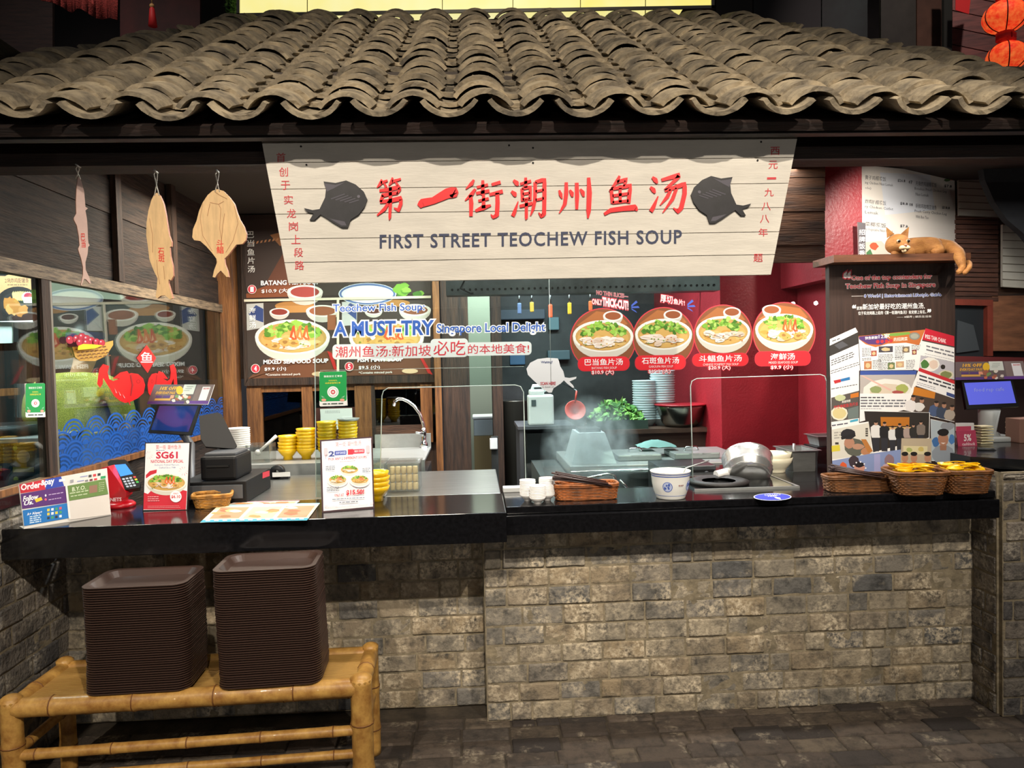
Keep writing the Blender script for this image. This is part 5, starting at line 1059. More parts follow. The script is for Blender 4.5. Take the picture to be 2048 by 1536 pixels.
# ---- hob, tilted pan, white bowls, steel pans
t = thing('hob', 'black glass cooking hob set in the worktop', 'hob', (1.17, 3.4, ZC)); 
MB().box((.955, 3.16, ZC), (1.40, 3.62, ZC+.008), mat('black_glass', (14, 15, 16), .12, coat=.5)).build('glass_top', t); MB().box((.945, 3.15, ZC), (1.41, 3.16, ZC+.010), steel).build('trim', t); MB().box((1.40, 3.16, ZC), (1.41, 3.63, ZC+.010), steel).build('trim', t)
mb = MB(); mb.lathe([(.07, 0), (.13, 0), (.135, .012), (.11, .02), (.075, .012)], mat('cast_iron', (30, 27, 26), .6, bump=.3), T(1.10, 3.30, ZC+.008), 28); mb.build('wok_ring', t)
hm = mat('hammered_steel', (205, 206, 204), .26, .85); 
c = PY(3.42)(1496, 938); t = thing('hammered_pan', 'hammered steel saucepan lying tilted on its side on the hob', 'pan', c)
rim = []; R0 = .115; M = T(c.x, 3.42, c.z+.006) @ Matrix.Rotation(.28, 4, 'Y') @ Matrix.Rotation(-.82, 4, 'X') 
mb = MB(); prof = [(.0005, -.055), (.072, -.055), (.095, -.045), (.112, -.015), (R0, .05), (R0+.003, .055), (R0-.003, .053), (.108, -.014), (.09, -.041), (.0005, -.051)]
n = 44; vs = []; fs = []; fine = []
for k in range(len(prof)-1):
    a, b = prof[k], prof[k+1]; st = 7 if k in (2, 3) else 1
    fine += [(a[0]+(b[0]-a[0])*i/st, a[1]+(b[1]-a[1])*i/st) for i in range(st)]
fine.append(prof[-1]); kk = len(fine)
for i in range(n):
    for j, (r, z) in enumerate(fine):
        rr = r-(.0028 if 3 <= j <= 14 and (i+j) % 2 else 0); vs.append(M @ Vector((rr*cos(2*pi*i/n), rr*sin(2*pi*i/n), z)))
for i in range(n):
    for j in range(kk-1): fs.append((i*kk+j, (i+1) % n*kk+j, (i+1) % n*kk+j+1, i*kk+j+1))
mb.add(vs, fs, hm, True); mb.build('bowl', t)
mb = MB(); mb.tube([PY(3.42)(1456, 944), PY(3.40)(1432, 950)], .020, whi, 14, smooth=False); mb.build('handle_socket', t)
mk_w = maker('wbowl', 'white_bowl', 'bowl', lambda n: MB().lathe(bowl_prof(.086, .075, .05, .006, .004), ivory, None, 32).build(n))
p = at(1560, 947); mk_w(Vector((p.x, p.y+.06, ZC)), 'lower ivory bowl of the two nested behind the tilted pan', 'nested ivory bowls'); mk_w(Vector((p.x-.006, p.y+.06, ZC+.022)), 'upper ivory bowl of the two nested behind the tilted pan', 'nested ivory bowls')
def gn(x0, y0, z0, x1, y1, z1, label):
    t = thing('steel_pan', label, 'pan', ((x0+x1)/2, (y0+y1)/2, z0)); k = .012
    mb = MB(); a = [(x0+k, y0+k), (x1-k, y0+k), (x1-k, y1-k), (x0+k, y1-k)]; b = [(x0, y0), (x1, y0), (x1, y1), (x0, y1)]
    mb.prism([Vector((x, y, z0)) for x, y in a], [Vector((x, y, z1)) for x, y in b], steel); mb.f.pop(1); mb.m.pop(1); mb.sm.pop(1); mb.build('well', t)
    mb = MB(); o = [(x0-.012, y0-.012), (x1+.012, y0-.012), (x1+.012, y1+.012), (x0-.012, y1+.012)]
    v = [Vector((x, y, z1)) for x, y in o+b]; mb.add(v+[p+Vector((0, 0, .003)) for p in v], [(i+s, (i+1) % 4+s, (i+1) % 4+4+s, i+4+s) for i in range(4) for s in (0, 8)], steel); mb.build('rim', t); return t
g = at(1612, 944); gn(g.x-.07, g.y+.0, ZC, g.x+.065, g.y+.2, ZC+.105, 'steel food pan with a spoon in it right of the ivory bowls')
mb = MB(); a = Vector((g.x-.02, g.y+.09, ZC+.05)); b = PY(g.y+.1)(1588, 887); mb.tube([a, b], .007, steel, 8); mb.ball(a, .02, steel, sc=(1, 1, .6)); tag(mb.build('serving_spoon'), 'steel serving spoon standing in the food pan right of the ivory bowls', 'spoon')
g2 = PY(3.95)(1650, 905); gn(g2.x-.09, 3.84, ZC+.09, g2.x+.1, 3.98, g2.z+.10, 'tall steel food pan behind the spoon pan, beside the crimson side wall')
MB_ = MB().box((g2.x-.1, 3.83, ZC), (g2.x+.11, 3.99, ZC+.088), steel_d); tag(MB_.build('pan_riser'), 'dull steel riser under the tall food pan', 'riser')
# switch panel left of the hob
t = thing('control_box', 'grey control box with a dark dial behind the white china bowl', 'control box', (.9, 3.65, .85)); q = PY(3.66); x0_, x1_ = q(1318, 940).x, q(1432, 940).x
MB().box((x0_, 3.66, .82), (x1_, 3.9, ZC+.035), steel_d, bev=.004).build('housing', t); MB().box((q(1385, 945).x, 3.652, .86), (q(1428, 945).x, 3.66, ZC+.015), blp).build('panel', t); mb = MB(); mb.lathe([(.0005, 0), (.014, 0), (.012, .014), (.0005, .015)], gry, Matrix.Translation((q(1412, 950).x, 3.652, ZC-.005)) @ Matrix.Rotation(pi/2, 4, 'X'), 14); mb.build('dial', t)
# ================================================================ bamboo bench and the tray stacks
bam = mat('bamboo', (206, 160, 84), .45, var=1, vs=7, c2=(150, 102, 46), stretch=(3, 3, 3), coat=.2); bam_d = mat('bamboo_node', (120, 76, 34), .6); bam_s = mat('bamboo_slats', (196, 156, 86), .5, var=1, vs=30, c2=(160, 116, 58), stretch=(.5, 22, 1), bump=.3, bs=30)
def pole(mb, a, b, r, seg=.24, ph=.4, bend=0):
    a, b = Vector(a), Vector(b); L = (b-a).length; pts = []; rs = []; n = max(2, int(L/.02)); nodes = [seg*(k+ph) for k in range(-1, int(L/seg)+2)]
    for i in range(n+1):
        s = L*i/n; d = min(abs(s-q) for q in nodes); pts.append(a.lerp(b, i/n)+Vector((0, 0, bend*sin(pi*i/n)))); rs.append(r*(1+.10*math.exp(-(d/.012)**2)))
    mb.tube(pts, rs, bam, 12)
    for q in nodes:
        if .01 < q < L-.01:
            p = a.lerp(b, q/L)+Vector((0, 0, bend*sin(pi*q/L))); d = (b-a).normalized(); mb.tube([p-d*.0022, p+d*.0022], r*1.115, bam_d, 12)
ZB = .42; f1, f2, r2, r1 = at(22, 1405, ZB), at(722, 1362, ZB), at(741, 1297, ZB), at(130, 1326, ZB)
f1.z = f2.z = r1.z = r2.z = ZB-.02
bn = thing('bamboo_bench', 'low bamboo bench in front of the brick wall carrying two tray stacks', 'bench', (f1.x, f1.y, 0))
for p, q, r in ((f1, f2, .033), (r1, r2, .028), (f1, r1, .030), (f2, r2, .030)):
    mb = MB(); pole(mb, p, q, r, .27, .5); mb.build('rail', bn)
for p, r in ((f1, .035), (f2, .038), (r1, .03), (r2, .03)):
    mb = MB(); pole(mb, (p.x, p.y, 0), (p.x, p.y, ZB+.012), r, .17, .6); mb.ball(Vector((p.x, p.y, ZB+.006)), r*1.05, bam, sc=(1, 1, .6)); mb.build('leg', bn)
mb = MB(); e = Vector((0, 0, .012)); n = 22
for i in range(n):
    a0, a1 = (i+.06)/n, (i+.94)/n; q = [f1.lerp(r1, a0), f2.lerp(r2, a0), f2.lerp(r2, a1), f1.lerp(r1, a1)]; mb.prism([p+e for p in q], [p-Vector((0, 0, .002)) for p in q], bam_s)
mb.build('slatted_top', bn)
for z, r in ((.245, .018), (.16, .016)):
    for p, q in ((f1, f2), (r1, r2)) if z > .2 else ((f1, f2),):
        mb = MB(); pole(mb, (p.x, p.y, z-.01), (q.x, q.y, z+.0), r, .25, .3); mb.build('stretcher', bn)
for p, q in ((f1, r1), (f2, r2)):
    mb = MB(); pole(mb, (p.x, p.y, .24), (q.x, q.y, .24), .018, .2, .4); mb.build('stretcher', bn)
# trays
trm = mat('brown_tray', (66, 48, 41), .4, coat=.15)
def tray_mesh(n):
    mb = MB(); W_, D_ = .352, .245
    def loop(k, z, rad=.045):
        hw, hd = W_/2-k, D_/2-k; p = []
        for cx, cy, a in ((hw-rad, -hd+rad, -pi/2), (hw-rad, hd-rad, 0), (-hw+rad, hd-rad, pi/2), (-hw+rad, -hd+rad, pi)):
            for i in range(7): q = a+pi/2*i/6; p.append(Vector((cx+rad*cos(q), cy+rad*sin(q), z)))
        return p
    L = [loop(.032, 0, .03), loop(.016, .011), loop(.013, .0192), loop(0, .0205), loop(0, .0235), loop(.003, .0238), loop(.016, .0225), loop(.036, .003, .03)]; n_ = len(L[0])
    vs = [p for l in L for p in l]; fs = [(j*n_+i, j*n_+(i+1) % n_, (j+1)*n_+(i+1) % n_, (j+1)*n_+i) for j in range(len(L)-1) for i in range(n_)]
    fs += [tuple(range(n_))[::-1], tuple(range((len(L)-1)*n_, len(L)*n_))]; mb.add(vs, fs, trm, False); return mb.build(n)
mk_t = maker('tray', 'serving_tray', 'tray', tray_mesh)
rnd = random.Random(11)
for (pl_, pr_, n, nm, rz, top) in (((162, 1393), (372, 1386), 46, 'left', .03, .0), ((428, 1382), (640, 1370), 51, 'right', .05, .0)):
    a, b = at(*pl_, ZB+.012), at(*pr_, ZB+.012); mid = a.lerp(b, .5); ux, uy = cos(rz), sin(rz); c = Vector((mid.x-uy*.127, mid.y+ux*.127, ZB-.006+.0))
    if c.y > 2.72: c.y = 2.72
    for i in range(n):
        f = i/n; sw = .006*sin(f*2.6+(.5 if nm == 'left' else 2)); 
        mk_t(Vector((c.x+sw+rnd.uniform(-.0012, .0012), c.y+rnd.uniform(-.0012, .0012)+.004*f, c.z+i*.0081)), 'topmost brown tray of the %s stack on the bamboo bench' % nm if i == n-1 else 'brown plastic tray in the %s stack on the bamboo bench' % nm, 'brown trays, %s stack' % nm, rz+rnd.uniform(-.004, .004))
# ================================================================ press board and the cat
pbd = PY(3.26); SL = -.02
brd = thing('press_board', 'tall dark wooden board with quotes and press clippings at the right of the counter', 'board', pbd(1785, 940))
bz = ZC+.001
def bx(px, py): return pbd(px, py).x
walnut = mat('walnut_board', (66, 46, 38), .5, var=1, vs=5, c2=(46, 31, 26), stretch=(14, 1, .5))
MB().box((bx(1658, 530), 3.26, bz), (bx(1910, 530), 3.295, pbd(1785, 524).z), walnut).build('board', brd)
MB().box((bx(1646, 522), 3.16, pbd(1785, 528).z), (bx(1912, 515), 3.36, pbd(1785, 514).z), mat('brown_shelf', (120, 74, 48), .5, var=.3, vs=6, stretch=(1, 10, 10))).build('top_shelf', brd)
A = Art(pbd, .0008, .0003)
A.text('“', 1688, 546, 1700, 555, 'f4e8e8', .05, halo='d04050', hb=.06)
A.text('One of the top contenders for', 1703, 551, 1863, 563, 'd84a58', .03, halo='f4eeee', hb=.05, res=2); A.text('Teochew Fish Soup in Singapore', 1691, 568, 1870, 580, 'd84a58', .03, halo='f4eeee', hb=.05, res=2)
A.build('english_quote', brd); A = Art(pbd, .0008, .0003); A.rect(1703, 592, 1726, 593, 'd0c8c4'); A.text('8 World | Entertainment Lifestyle Guide', 1728, 589, 1882, 597, '3c4ea0', .02, halo='e8ecf4', hb=.06, res=1)
A.build('source_line', brd); A = Art(pbd, .0008, .0003); A.text('“', 1705, 611, 1711, 616, 'f2f0ee', .05); A.text('说到', 1713, 613, 1724, 620, 'f2f0ee', .01); A.text('新加坡最好吃的潮州鱼汤,', 1725, 608, 1849, 620, 'f2f0ee', .02)
A.text('位于实龙岗路上段的《第一街潮州鱼汤》肯定榜上有名。', 1716, 623, 1852, 630, 'f2f0ee', .01, res=1); A.text('”', 1855, 619, 1861, 624, 'f2f0ee', .05); A.text('—— 8视界 | 娱乐生活志', 1793, 632, 1862, 637, 'd8d4d0', .01, res=1)
A.build('chinese_quote', brd)
K = .2019
def q(l): return [(1650+x*K, 640+y*K) for x, y in l]
def clip(name, label, pts, fn, off):
    A = Art(pbd, off, .000008); A.poly(q(pts), 'f2f0ee'); fn(A); A.build(name, brd, label)
def qq(A, pts, c): A.poly(q(pts), c)
def bl(A, x, y, rx, ry, c, j=.15): A.blob(1650+x*K, 640+y*K, rx*K, ry*K, c, j)
def ln(A, x0, y0, x1, n, dy, h, c, sl): A.lines(1650+x0*K, 640+y0*K, 1650+x1*K, n, dy*K, h*K, c, sl)
def tx(A, s, x0, y0, x1, y1, c, b=.01, sl=0, res=1): A.text(s, 1650+x0*K, 640+y0*K, 1650+x1*K, 640+y1*K, c, b, sl=sl, res=res)
def c_article(A):
    qq(A, [(45, 255), (325, 120), (330, 235), (48, 360)], '3a3634'); qq(A, [(90, 250), (170, 210), (230, 250), (140, 290)], '57575c'); qq(A, [(46, 240), (300, 75), (325, 120), (45, 255)], 'eceaea'); ln(A, 70, 205, 150, 1, 20, 10, '555555', -.35)
    qq(A, [(46, 360), (330, 235), (345, 500), (50, 560)], 'f0eef0'); ln(A, 60, 400, 290, 3, 22, 9, '505050', -.4); ln(A, 55, 505, 340, 2, 22, 7, '606060', -.32)
clip('news_clipping', 'tilted article clipping with a dark photo strip', [(46, 190), (300, 75), (345, 500), (50, 560)], c_article, .0012)
def c_menu(A):
    qq(A, [(50, 540), (335, 500), (335, 1020), (60, 1060)], 'f2f0f0'); qq(A, [(82, 600), (152, 585), (156, 615), (95, 632)], 'c03038'); qq(A, [(152, 585), (243, 563), (246, 592), (156, 612)], '2e78b8'); ln(A, 60, 680, 325, 1, 20, 8, '505058', -.18)
    qq(A, [(60, 770), (335, 700), (335, 970), (60, 1010)], '5a5450'); bl(A, 140, 925, 85, 70, 'e8e2cc', .05); bl(A, 140, 925, 68, 54, 'd8c890', .05); bl(A, 150, 770, 60, 30, 'c4cca0'); qq(A, [(250, 735), (332, 715), (332, 760), (250, 775)], 'd07828'); qq(A, [(225, 880), (332, 850), (332, 965), (225, 980)], '6e7a78')
    tx(A, '传奇巷尾鱼汤开业', 85, 850, 325, 885, 'd02830', .03, sl=-.17); tx(A, '美食特搜', 165, 800, 250, 825, 'f4f0e8', .02, sl=-.17); ln(A, 65, 1040, 235, 1, 10, 12, '505060', -.15); qq(A, [(245, 995), (325, 975), (325, 1000), (246, 1015)], '48a8c8')
clip('food_clipping', 'clipping with a bowl photo and red caption', [(50, 540), (335, 500), (335, 1020), (60, 1060)], c_menu, .0020)
def c_paper(A):
    qq(A, [(330, 160), (990, 95), (930, 250), (800, 225), (620, 235), (500, 270), (400, 240), (335, 190)], 'c87038'); qq(A, [(335, 165), (560, 140), (640, 200), (560, 245), (430, 240), (336, 190)], '5c3c78'); qq(A, [(560, 140), (830, 118), (850, 140), (700, 160), (600, 158)], '7ca848')
    tx(A, '快告新鲜', 395, 165, 520, 195, 'ffffff', .02, sl=-.06); tx(A, '12家', 530, 140, 640, 185, 'ffffff', .04, sl=-.06); tx(A, '的招牌菜', 680, 175, 815, 212, 'f8f0e4', .03, sl=-.06); bl(A, 885, 160, 55, 38, '8a8a80', .02); bl(A, 885, 160, 40, 26, 'a8a898', .02)
    for k in range(4): bl(A, 520+k*44, 215-k*3, 18, 18, 'c83a44', .02)
    for x, y, n in ((365, 280, 6), (365, 380, 2), (525, 345, 5), (525, 425, 5), (690, 260, 8), (690, 370, 2), (855, 250, 4), (800, 400, 6), (470, 400, 6)): ln(A, x, y, x+(90 if x != 525 else 150), n, 15, 6, '6a6a6e', -.06)
    for x, y, w_, h_, c in ((455, 305, 55, 55, 'b0584c'), (530, 262, 140, 60, '4a4650'), (765, 265, 70, 60, '7c6c5c'), (860, 295, 45, 50, '8a4040'), (385, 410, 75, 80, 'c08058'), (620, 425, 70, 65, '6c7c50'), (700, 412, 80, 60, 'c8a080')):
        qq(A, [(x, y), (x+w_, y-4), (x+w_, y+h_-4), (x, y+h_)], c); bl(A, x+w_/2, y+h_/2, w_*.32, h_*.32, 'd8c090')
clip('news_clipping', 'newspaper page with a purple and orange banner', [(330, 160), (990, 95), (870, 495), (350, 500)], c_paper, .0016)
def c_red(A):
    qq(A, [(993, 82), (1278, 160), (1278, 265), (960, 195)], 'c81e34'); qq(A, [(960, 195), (1278, 262), (1278, 275), (957, 207)], '4a3c38'); tx(A, 'MISS TAM CHIAK', 990, 140, 1195, 180, 'f8e4e4', .02, sl=.25); ln(A, 1000, 250, 1275, 2, 36, 14, '707078', .25); ln(A, 985, 330, 1270, 2, 22, 5, 'a8a8ac', .22)
    qq(A, [(945, 350), (1278, 420), (1278, 590), (930, 480)], 'b8b4bc'); bl(A, 1035, 440, 98, 72, 'ece8e0', .03); bl(A, 985, 440, 42, 45, '4c7a3c'); bl(A, 1075, 440, 45, 45, 'e0c8b8'); bl(A, 1165, 465, 24, 24, '2c2420', .05); bl(A, 1195, 545, 75, 50, 'd0c8b0', .05); bl(A, 1195, 545, 55, 36, '7c8450')
clip('news_clipping', 'article clipping under a red header', [(993, 82), (1278, 160), (1278, 590), (870, 490)], c_red, .0024)
def c_blog(A):
    qq(A, [(345, 505), (905, 500), (900, 540), (345, 545)], '3c54a0'); qq(A, [(346, 546), (895, 540), (850, 728), (342, 728)], 'b8b0ac'); bl(A, 620, 700, 250, 118, 'e8e4dc', .03); bl(A, 620, 710, 190, 80, 'd8c8b4', .04); bl(A, 500, 690, 60, 34, '94a068'); bl(A, 760, 680, 60, 44, 'a8b060'); bl(A, 720, 715, 60, 16, 'a8504c'); qq(A, [(350, 550), (375, 550), (660, 690), (640, 702)], 'e0b4a8')
    qq(A, [(342, 728), (852, 728), (780, 890), (340, 1010)], 'f0eeee'); ln(A, 350, 762, 580, 1, 10, 12, '484850', 0); ln(A, 350, 790, 800, 3, 28, 14, '707078', 0); ln(A, 350, 876, 565, 1, 10, 6, '909098', 0)
clip('food_clipping', 'web article clipping under a blue bar', [(345, 505), (905, 500), (780, 890), (340, 1010)], c_blog, .0028)
def c_article2(A):
    qq(A, [(930, 472), (1278, 600), (1278, 635), (920, 505)], 'c42c34'); qq(A, [(920, 505), (1278, 635), (1278, 770), (890, 660)], 'eeecec'); ln(A, 930, 540, 1275, 2, 36, 16, '404048', .3); ln(A, 905, 612, 1100, 2, 18, 6, '909098', .3); qq(A, [(1200, 712), (1278, 738), (1278, 775), (1198, 745)], '3a4a80')
    qq(A, [(895, 650), (1278, 780), (1278, 1005), (800, 890)], '4a3c34'); qq(A, [(880, 660), (1090, 715), (1080, 780), (865, 740)], 'c87c28')
    for x, y, sc, c in ((845, 850, 60, 'e4e0e0'), (930, 860, 50, 'dcdad8'), (1075, 900, 55, '48587c'), (1150, 920, 60, '3a4458'), (1230, 940, 55, 'a89c90')): bl(A, x, y, sc, sc*1.0, c); bl(A, x+25, y-sc*1.25, 22, 28, 'a87c64', .05); bl(A, x+25, y-sc*1.6, 22, 12, '241c1a', .05)
clip('news_clipping', 'tilted article clipping with a group photo', [(930, 472), (1278, 600), (1278, 1010), (770, 890)], c_article2, .0032)
def person_blob(A, x, y, h, shirt, trousers='2c2c34', skin='b88c74', hair='1c1816'):
    qq(A, [(x-h*.12, y+h*.42), (x+h*.12, y+h*.42), (x+h*.1, y+h), (x-h*.1, y+h)], trousers); qq(A, [(x-h*.17, y+h*.2), (x-h*.08, y+h*.13), (x+h*.08, y+h*.13), (x+h*.17, y+h*.2), (x+h*.17, y+h*.45), (x+h*.13, y+h*.55), (x-h*.13, y+h*.55), (x-h*.17, y+h*.45)], shirt); bl(A, x, y+h*.07, h*.06, h*.075, skin, .04); bl(A, x, y+h*.025, h*.062, h*.04, hair, .05)
def c_group(A):
    qq(A, [(384, 903), (1028, 918), (1024, 1165), (470, 1310), (420, 1200)], '2c2622'); qq(A, [(545, 960), (832, 962), (830, 1050), (550, 1050)], 'b87020'); qq(A, [(560, 1060), (880, 1060), (880, 1130), (560, 1130)], 'd8b070')
    for x, y, h, c in ((500, 1000, 300, 'e0dedc'), (585, 1010, 290, '1e1c20'), (665, 1050, 250, 'dcdcdc'), (735, 1025, 270, '201e20'), (810, 1040, 230, 'a8948c'), (870, 1030, 230, '2c2a28'), (945, 1000, 250, '7c7068')): person_blob(A, x, y, h, c)
clip('group_photo', 'framed group photo of people in front of a stall', [(376, 898), (1034, 915), (1030, 1170), (760, 1290), (470, 1320)], c_group, .0038)
def c_man(A):
    qq(A, [(1042, 985), (1278, 1030), (1278, 1390), (1050, 1390)], 'a8b4bc'); bl(A, 1210, 1050, 70, 40, '8c9098'); bl(A, 1090, 1210, 36, 50, '3c68a0'); bl(A, 1250, 1180, 30, 50, '4878b0'); bl(A, 1165, 1330, 110, 100, '8a929c', .06); bl(A, 1165, 1180, 52, 72, 'a87860', .03); bl(A, 1165, 1112, 56, 38, '181416', .06); qq(A, [(1130, 1240), (1200, 1240), (1195, 1290), (1135, 1290)], '986c56'); qq(A, [(1140, 1215), (1190, 1215), (1165, 1228)], 'e8dcd4')
clip('portrait_photo', 'photo of a smiling person in a grey shirt', [(1040, 980), (1278, 1030), (1278, 1395), (1050, 1395)], c_man, .0042)
def c_trio(A):
    qq(A, [(752, 1170), (1050, 1172), (1045, 1460), (740, 1450)], 'b8a890'); qq(A, [(770, 1245), (1010, 1250), (1005, 1330), (770, 1325)], 'd8cca0'); bl(A, 830, 1285, 30, 24, 'a8b068'); bl(A, 945, 1280, 30, 24, 'c8b468')
    for x, c in ((785, 'd87838'), (875, 'dc7c30'), (1010, '303038')): bl(A, x, 1450, 62, 46, c, .04); bl(A, x, 1365, 33, 44, 'b88468', .03); bl(A, x, 1325, 35, 22, '1a1614', .05)
clip('group_photo', 'photo of three people in orange shirts', [(752, 1170), (1050, 1172), (1045, 1470), (740, 1460)], c_trio, .0046)
def c_eat(A):
    qq(A, [(62, 1085), (425, 1018), (465, 1330), (66, 1380)], 'd8d4c8'); bl(A, 290, 1260, 105, 90, '5c5e54', .06); bl(A, 235, 1215, 52, 58, 'b4846c', .05); bl(A, 222, 1130, 78, 52, '26262c', .07); qq(A, [(150, 1160), (290, 1120), (300, 1150), (160, 1185)], '202024'); bl(A, 320, 1250, 60, 30, 'b88c74'); bl(A, 400, 1300, 55, 40, 'b8805c'); qq(A, [(350, 1180), (400, 1180), (470, 1300), (420, 1310)], 'b8783c'); qq(A, [(60, 1245), (140, 1235), (145, 1295), (62, 1305)], 'd8c840'); ln(A, 85, 1110, 150, 3, 26, 14, 'a8a49c', -.1); ln(A, 95, 1210, 130, 1, 10, 22, '3c3834', 0); ln(A, 395, 1070, 420, 4, 22, 16, '48443c', 0)
clip('portrait_photo', 'photo of a diner in a dark cap', [(60, 1060), (425, 1005), (475, 1330), (66, 1392)], c_eat, .0050)
def c_blue(A):
    qq(A, [(66, 1392), (470, 1318), (745, 1282), (740, 1500), (70, 1500)], '8494c0'); bl(A, 280, 1400, 55, 60, '3c3038'); bl(A, 335, 1460, 55, 52, 'c89080', .04); bl(A, 335, 1430, 50, 28, '201a20'); bl(A, 175, 1450, 38, 42, 'd85c30'); bl(A, 630, 1390, 50, 62, '8c7078', .05); bl(A, 610, 1470, 55, 50, 'c8a8b0', .06); qq(A, [(480, 1330), (540, 1325), (540, 1500), (480, 1500)], 'a0a0cc')
    for k in range(9): a = 2*pi*k/9; bl(A, 335+62*cos(a), 1465+62*sin(a), 8, 8, 'f4f2f8', .02)
clip('group_photo', 'bluish photo strip at the foot of the board', [(66, 1392), (470, 1318), (745, 1282), (740, 1500), (70, 1500)], c_blue, .0054)
# ---- bodies grown from a skeleton
def skin(name, nodes, edges, m, parent=None, root=0, sub=2):
    me = bpy.data.meshes.new(name); L = world_loc(parent) if parent else Vector((0, 0, 0))
    me.from_pydata([Vector(p)-L for p, r in nodes], edges, []); me.materials.append(m)
    o = bpy.data.objects.new(name, me); COL.objects.link(o)
    if parent: o.parent = parent
    md = o.modifiers.new('skin', 'SKIN'); md.use_smooth_shade = True
    for i, (p, r) in enumerate(nodes):
        v = me.skin_vertices[0].data[i]; v.radius = (r, r) if not isinstance(r, tuple) else r; v.use_root = i == root
    s = o.modifiers.new('sub', 'SUBSURF'); s.levels = s.render_levels = sub
    dg = bpy.context.evaluated_depsgraph_get(); nm = bpy.data.meshes.new_from_object(o.evaluated_get(dg)); o.modifiers.clear(); o.data = nm; bpy.data.meshes.remove(me)
    for p in nm.polygons: p.use_smooth = True
    return o
fur = mat('ginger_fur', (176, 122, 62), .75, var=1, vs=14, c2=(140, 88, 40), bump=.35, bs=90, stretch=(1, 1, 3)); cream_f = mat('cream_fur', (222, 192, 150), .8)
pcat = PY(3.24); 
cat = thing('cat_figure', 'ginger cat figure lying on top of the press board with a hind leg hanging down', 'cat figure', pcat(1840, 512))
sz = .00219
def cp(px, py, y=0): v = pcat(px, py); v.y += y; return v
N = [(cp(1893, 492, .03), .040), (cp(1870, 489, .03), .043), (cp(1845, 490, .03), .042), (cp(1820, 493, .02), .040), (cp(1805, 494, -.01), .034), (cp(1790, 494, -.02), .030),
     (cp(1906, 497, .01), .036), (cp(1896, 512, -.07), .030), (cp(1891, 530, -.105), .021), (cp(1893, 542, -.11), .015), (cp(1883, 550, -.125), .014), (cp(1876, 553, -.135), .012),
     (cp(1812, 507, -.03), .020), (cp(1790, 509, -.05), .016), (cp(1768, 510, -.06), .014),
     (cp(1912, 502, .02), .016), (cp(1917, 516, -.02), .012), (cp(1913, 532, -.09), .011), (cp(1900, 543, -.13), .011), (cp(1886, 556, -.14), .010),
     (cp(1872, 505, -.03), .024), (cp(1852, 508, -.045), .016)]
Ed = [(0, 1), (1, 2), (2, 3), (3, 4), (4, 5), (0, 6), (6, 7), (7, 8), (8, 9), (9, 10), (10, 11), (3, 12), (12, 13), (13, 14), (0, 15), (15, 16), (16, 17), (17, 18), (18, 19), (1, 20), (20, 21)]
skin('body', N, Ed, fur, cat, 0)
hc = cp(1784, 492, -.045); mb = MB()
n1, n2 = 26, 18; vs = []; fs = []
for i in range(n2+1):
    t_ = pi*i/n2
    for k in range(n1):
        a = 2*pi*k/n1; d = Vector((sin(t_)*cos(a), sin(t_)*sin(a), cos(t_))); r = .049
        mz = max(0, -d.y-.55)*1.0; p = Vector((d.x*r*1.06, d.y*r*.92, d.z*r*.93)); p.y -= .022*mz*max(0, 1-abs(d.z+.25)*1.4)*max(0, 1-abs(d.x)*1.2); p.x *= 1+.14*max(0, -d.z)*(1-abs(d.z))
        vs.append(hc+p)
for i in range(n2):
    for k in range(n1): fs.append((i*n1+k, i*n1+(k+1) % n1, (i+1)*n1+(k+1) % n1, (i+1)*n1+k))
mb.add(vs, fs, fur, True); hd_ = mb.build('head', cat)
for s in (-1, 1):
    mb = MB(); b = hc+Vector((s*.034, .004, .034)); tip = hc+Vector((s*.052, .0, .078)); ins = Vector((s*.010, 0, 0))
    vs = [b+Vector((-s*.020, -.004, .012)), b+Vector((s*.014, -.002, -.006)), b+Vector((0, .018, 0)), tip, b+Vector((-s*.002, -.0, .006))]
    mb.add(vs, [(0, 4, 3), (4, 1, 3), (1, 2, 3), (2, 0, 3)], fur); e = mb.build('ear', hd_)
    mb = MB(); mb.ball(hc+Vector((s*.021, -.0435, .008)), .0095, C('d8b890'), 14, 10, (1, .5, .8)); mb.ball(hc+Vector((s*.021, -.0475, .008)), .0068, mat('cat_eye', (24, 16, 10), .1, coat=1), 12, 8, (1, .5, 1)); mb.build('eye', hd_)
mb = MB(); mb.ball(hc+Vector((0, -.060, -.012)), .0065, C('c07c68'), 12, 8, (1.1, .7, .8)); mb.build('nose', hd_)
mb = MB(); 
for s in (-1, 1): mb.ball(hc+Vector((s*.010, -.053, -.022)), .0125, cream_f, 14, 10, (1.15, .8, .8))
mb.ball(hc+Vector((0, -.048, -.034)), .010, cream_f, 12, 8); mb.build('muzzle', hd_, label='cream muzzle')
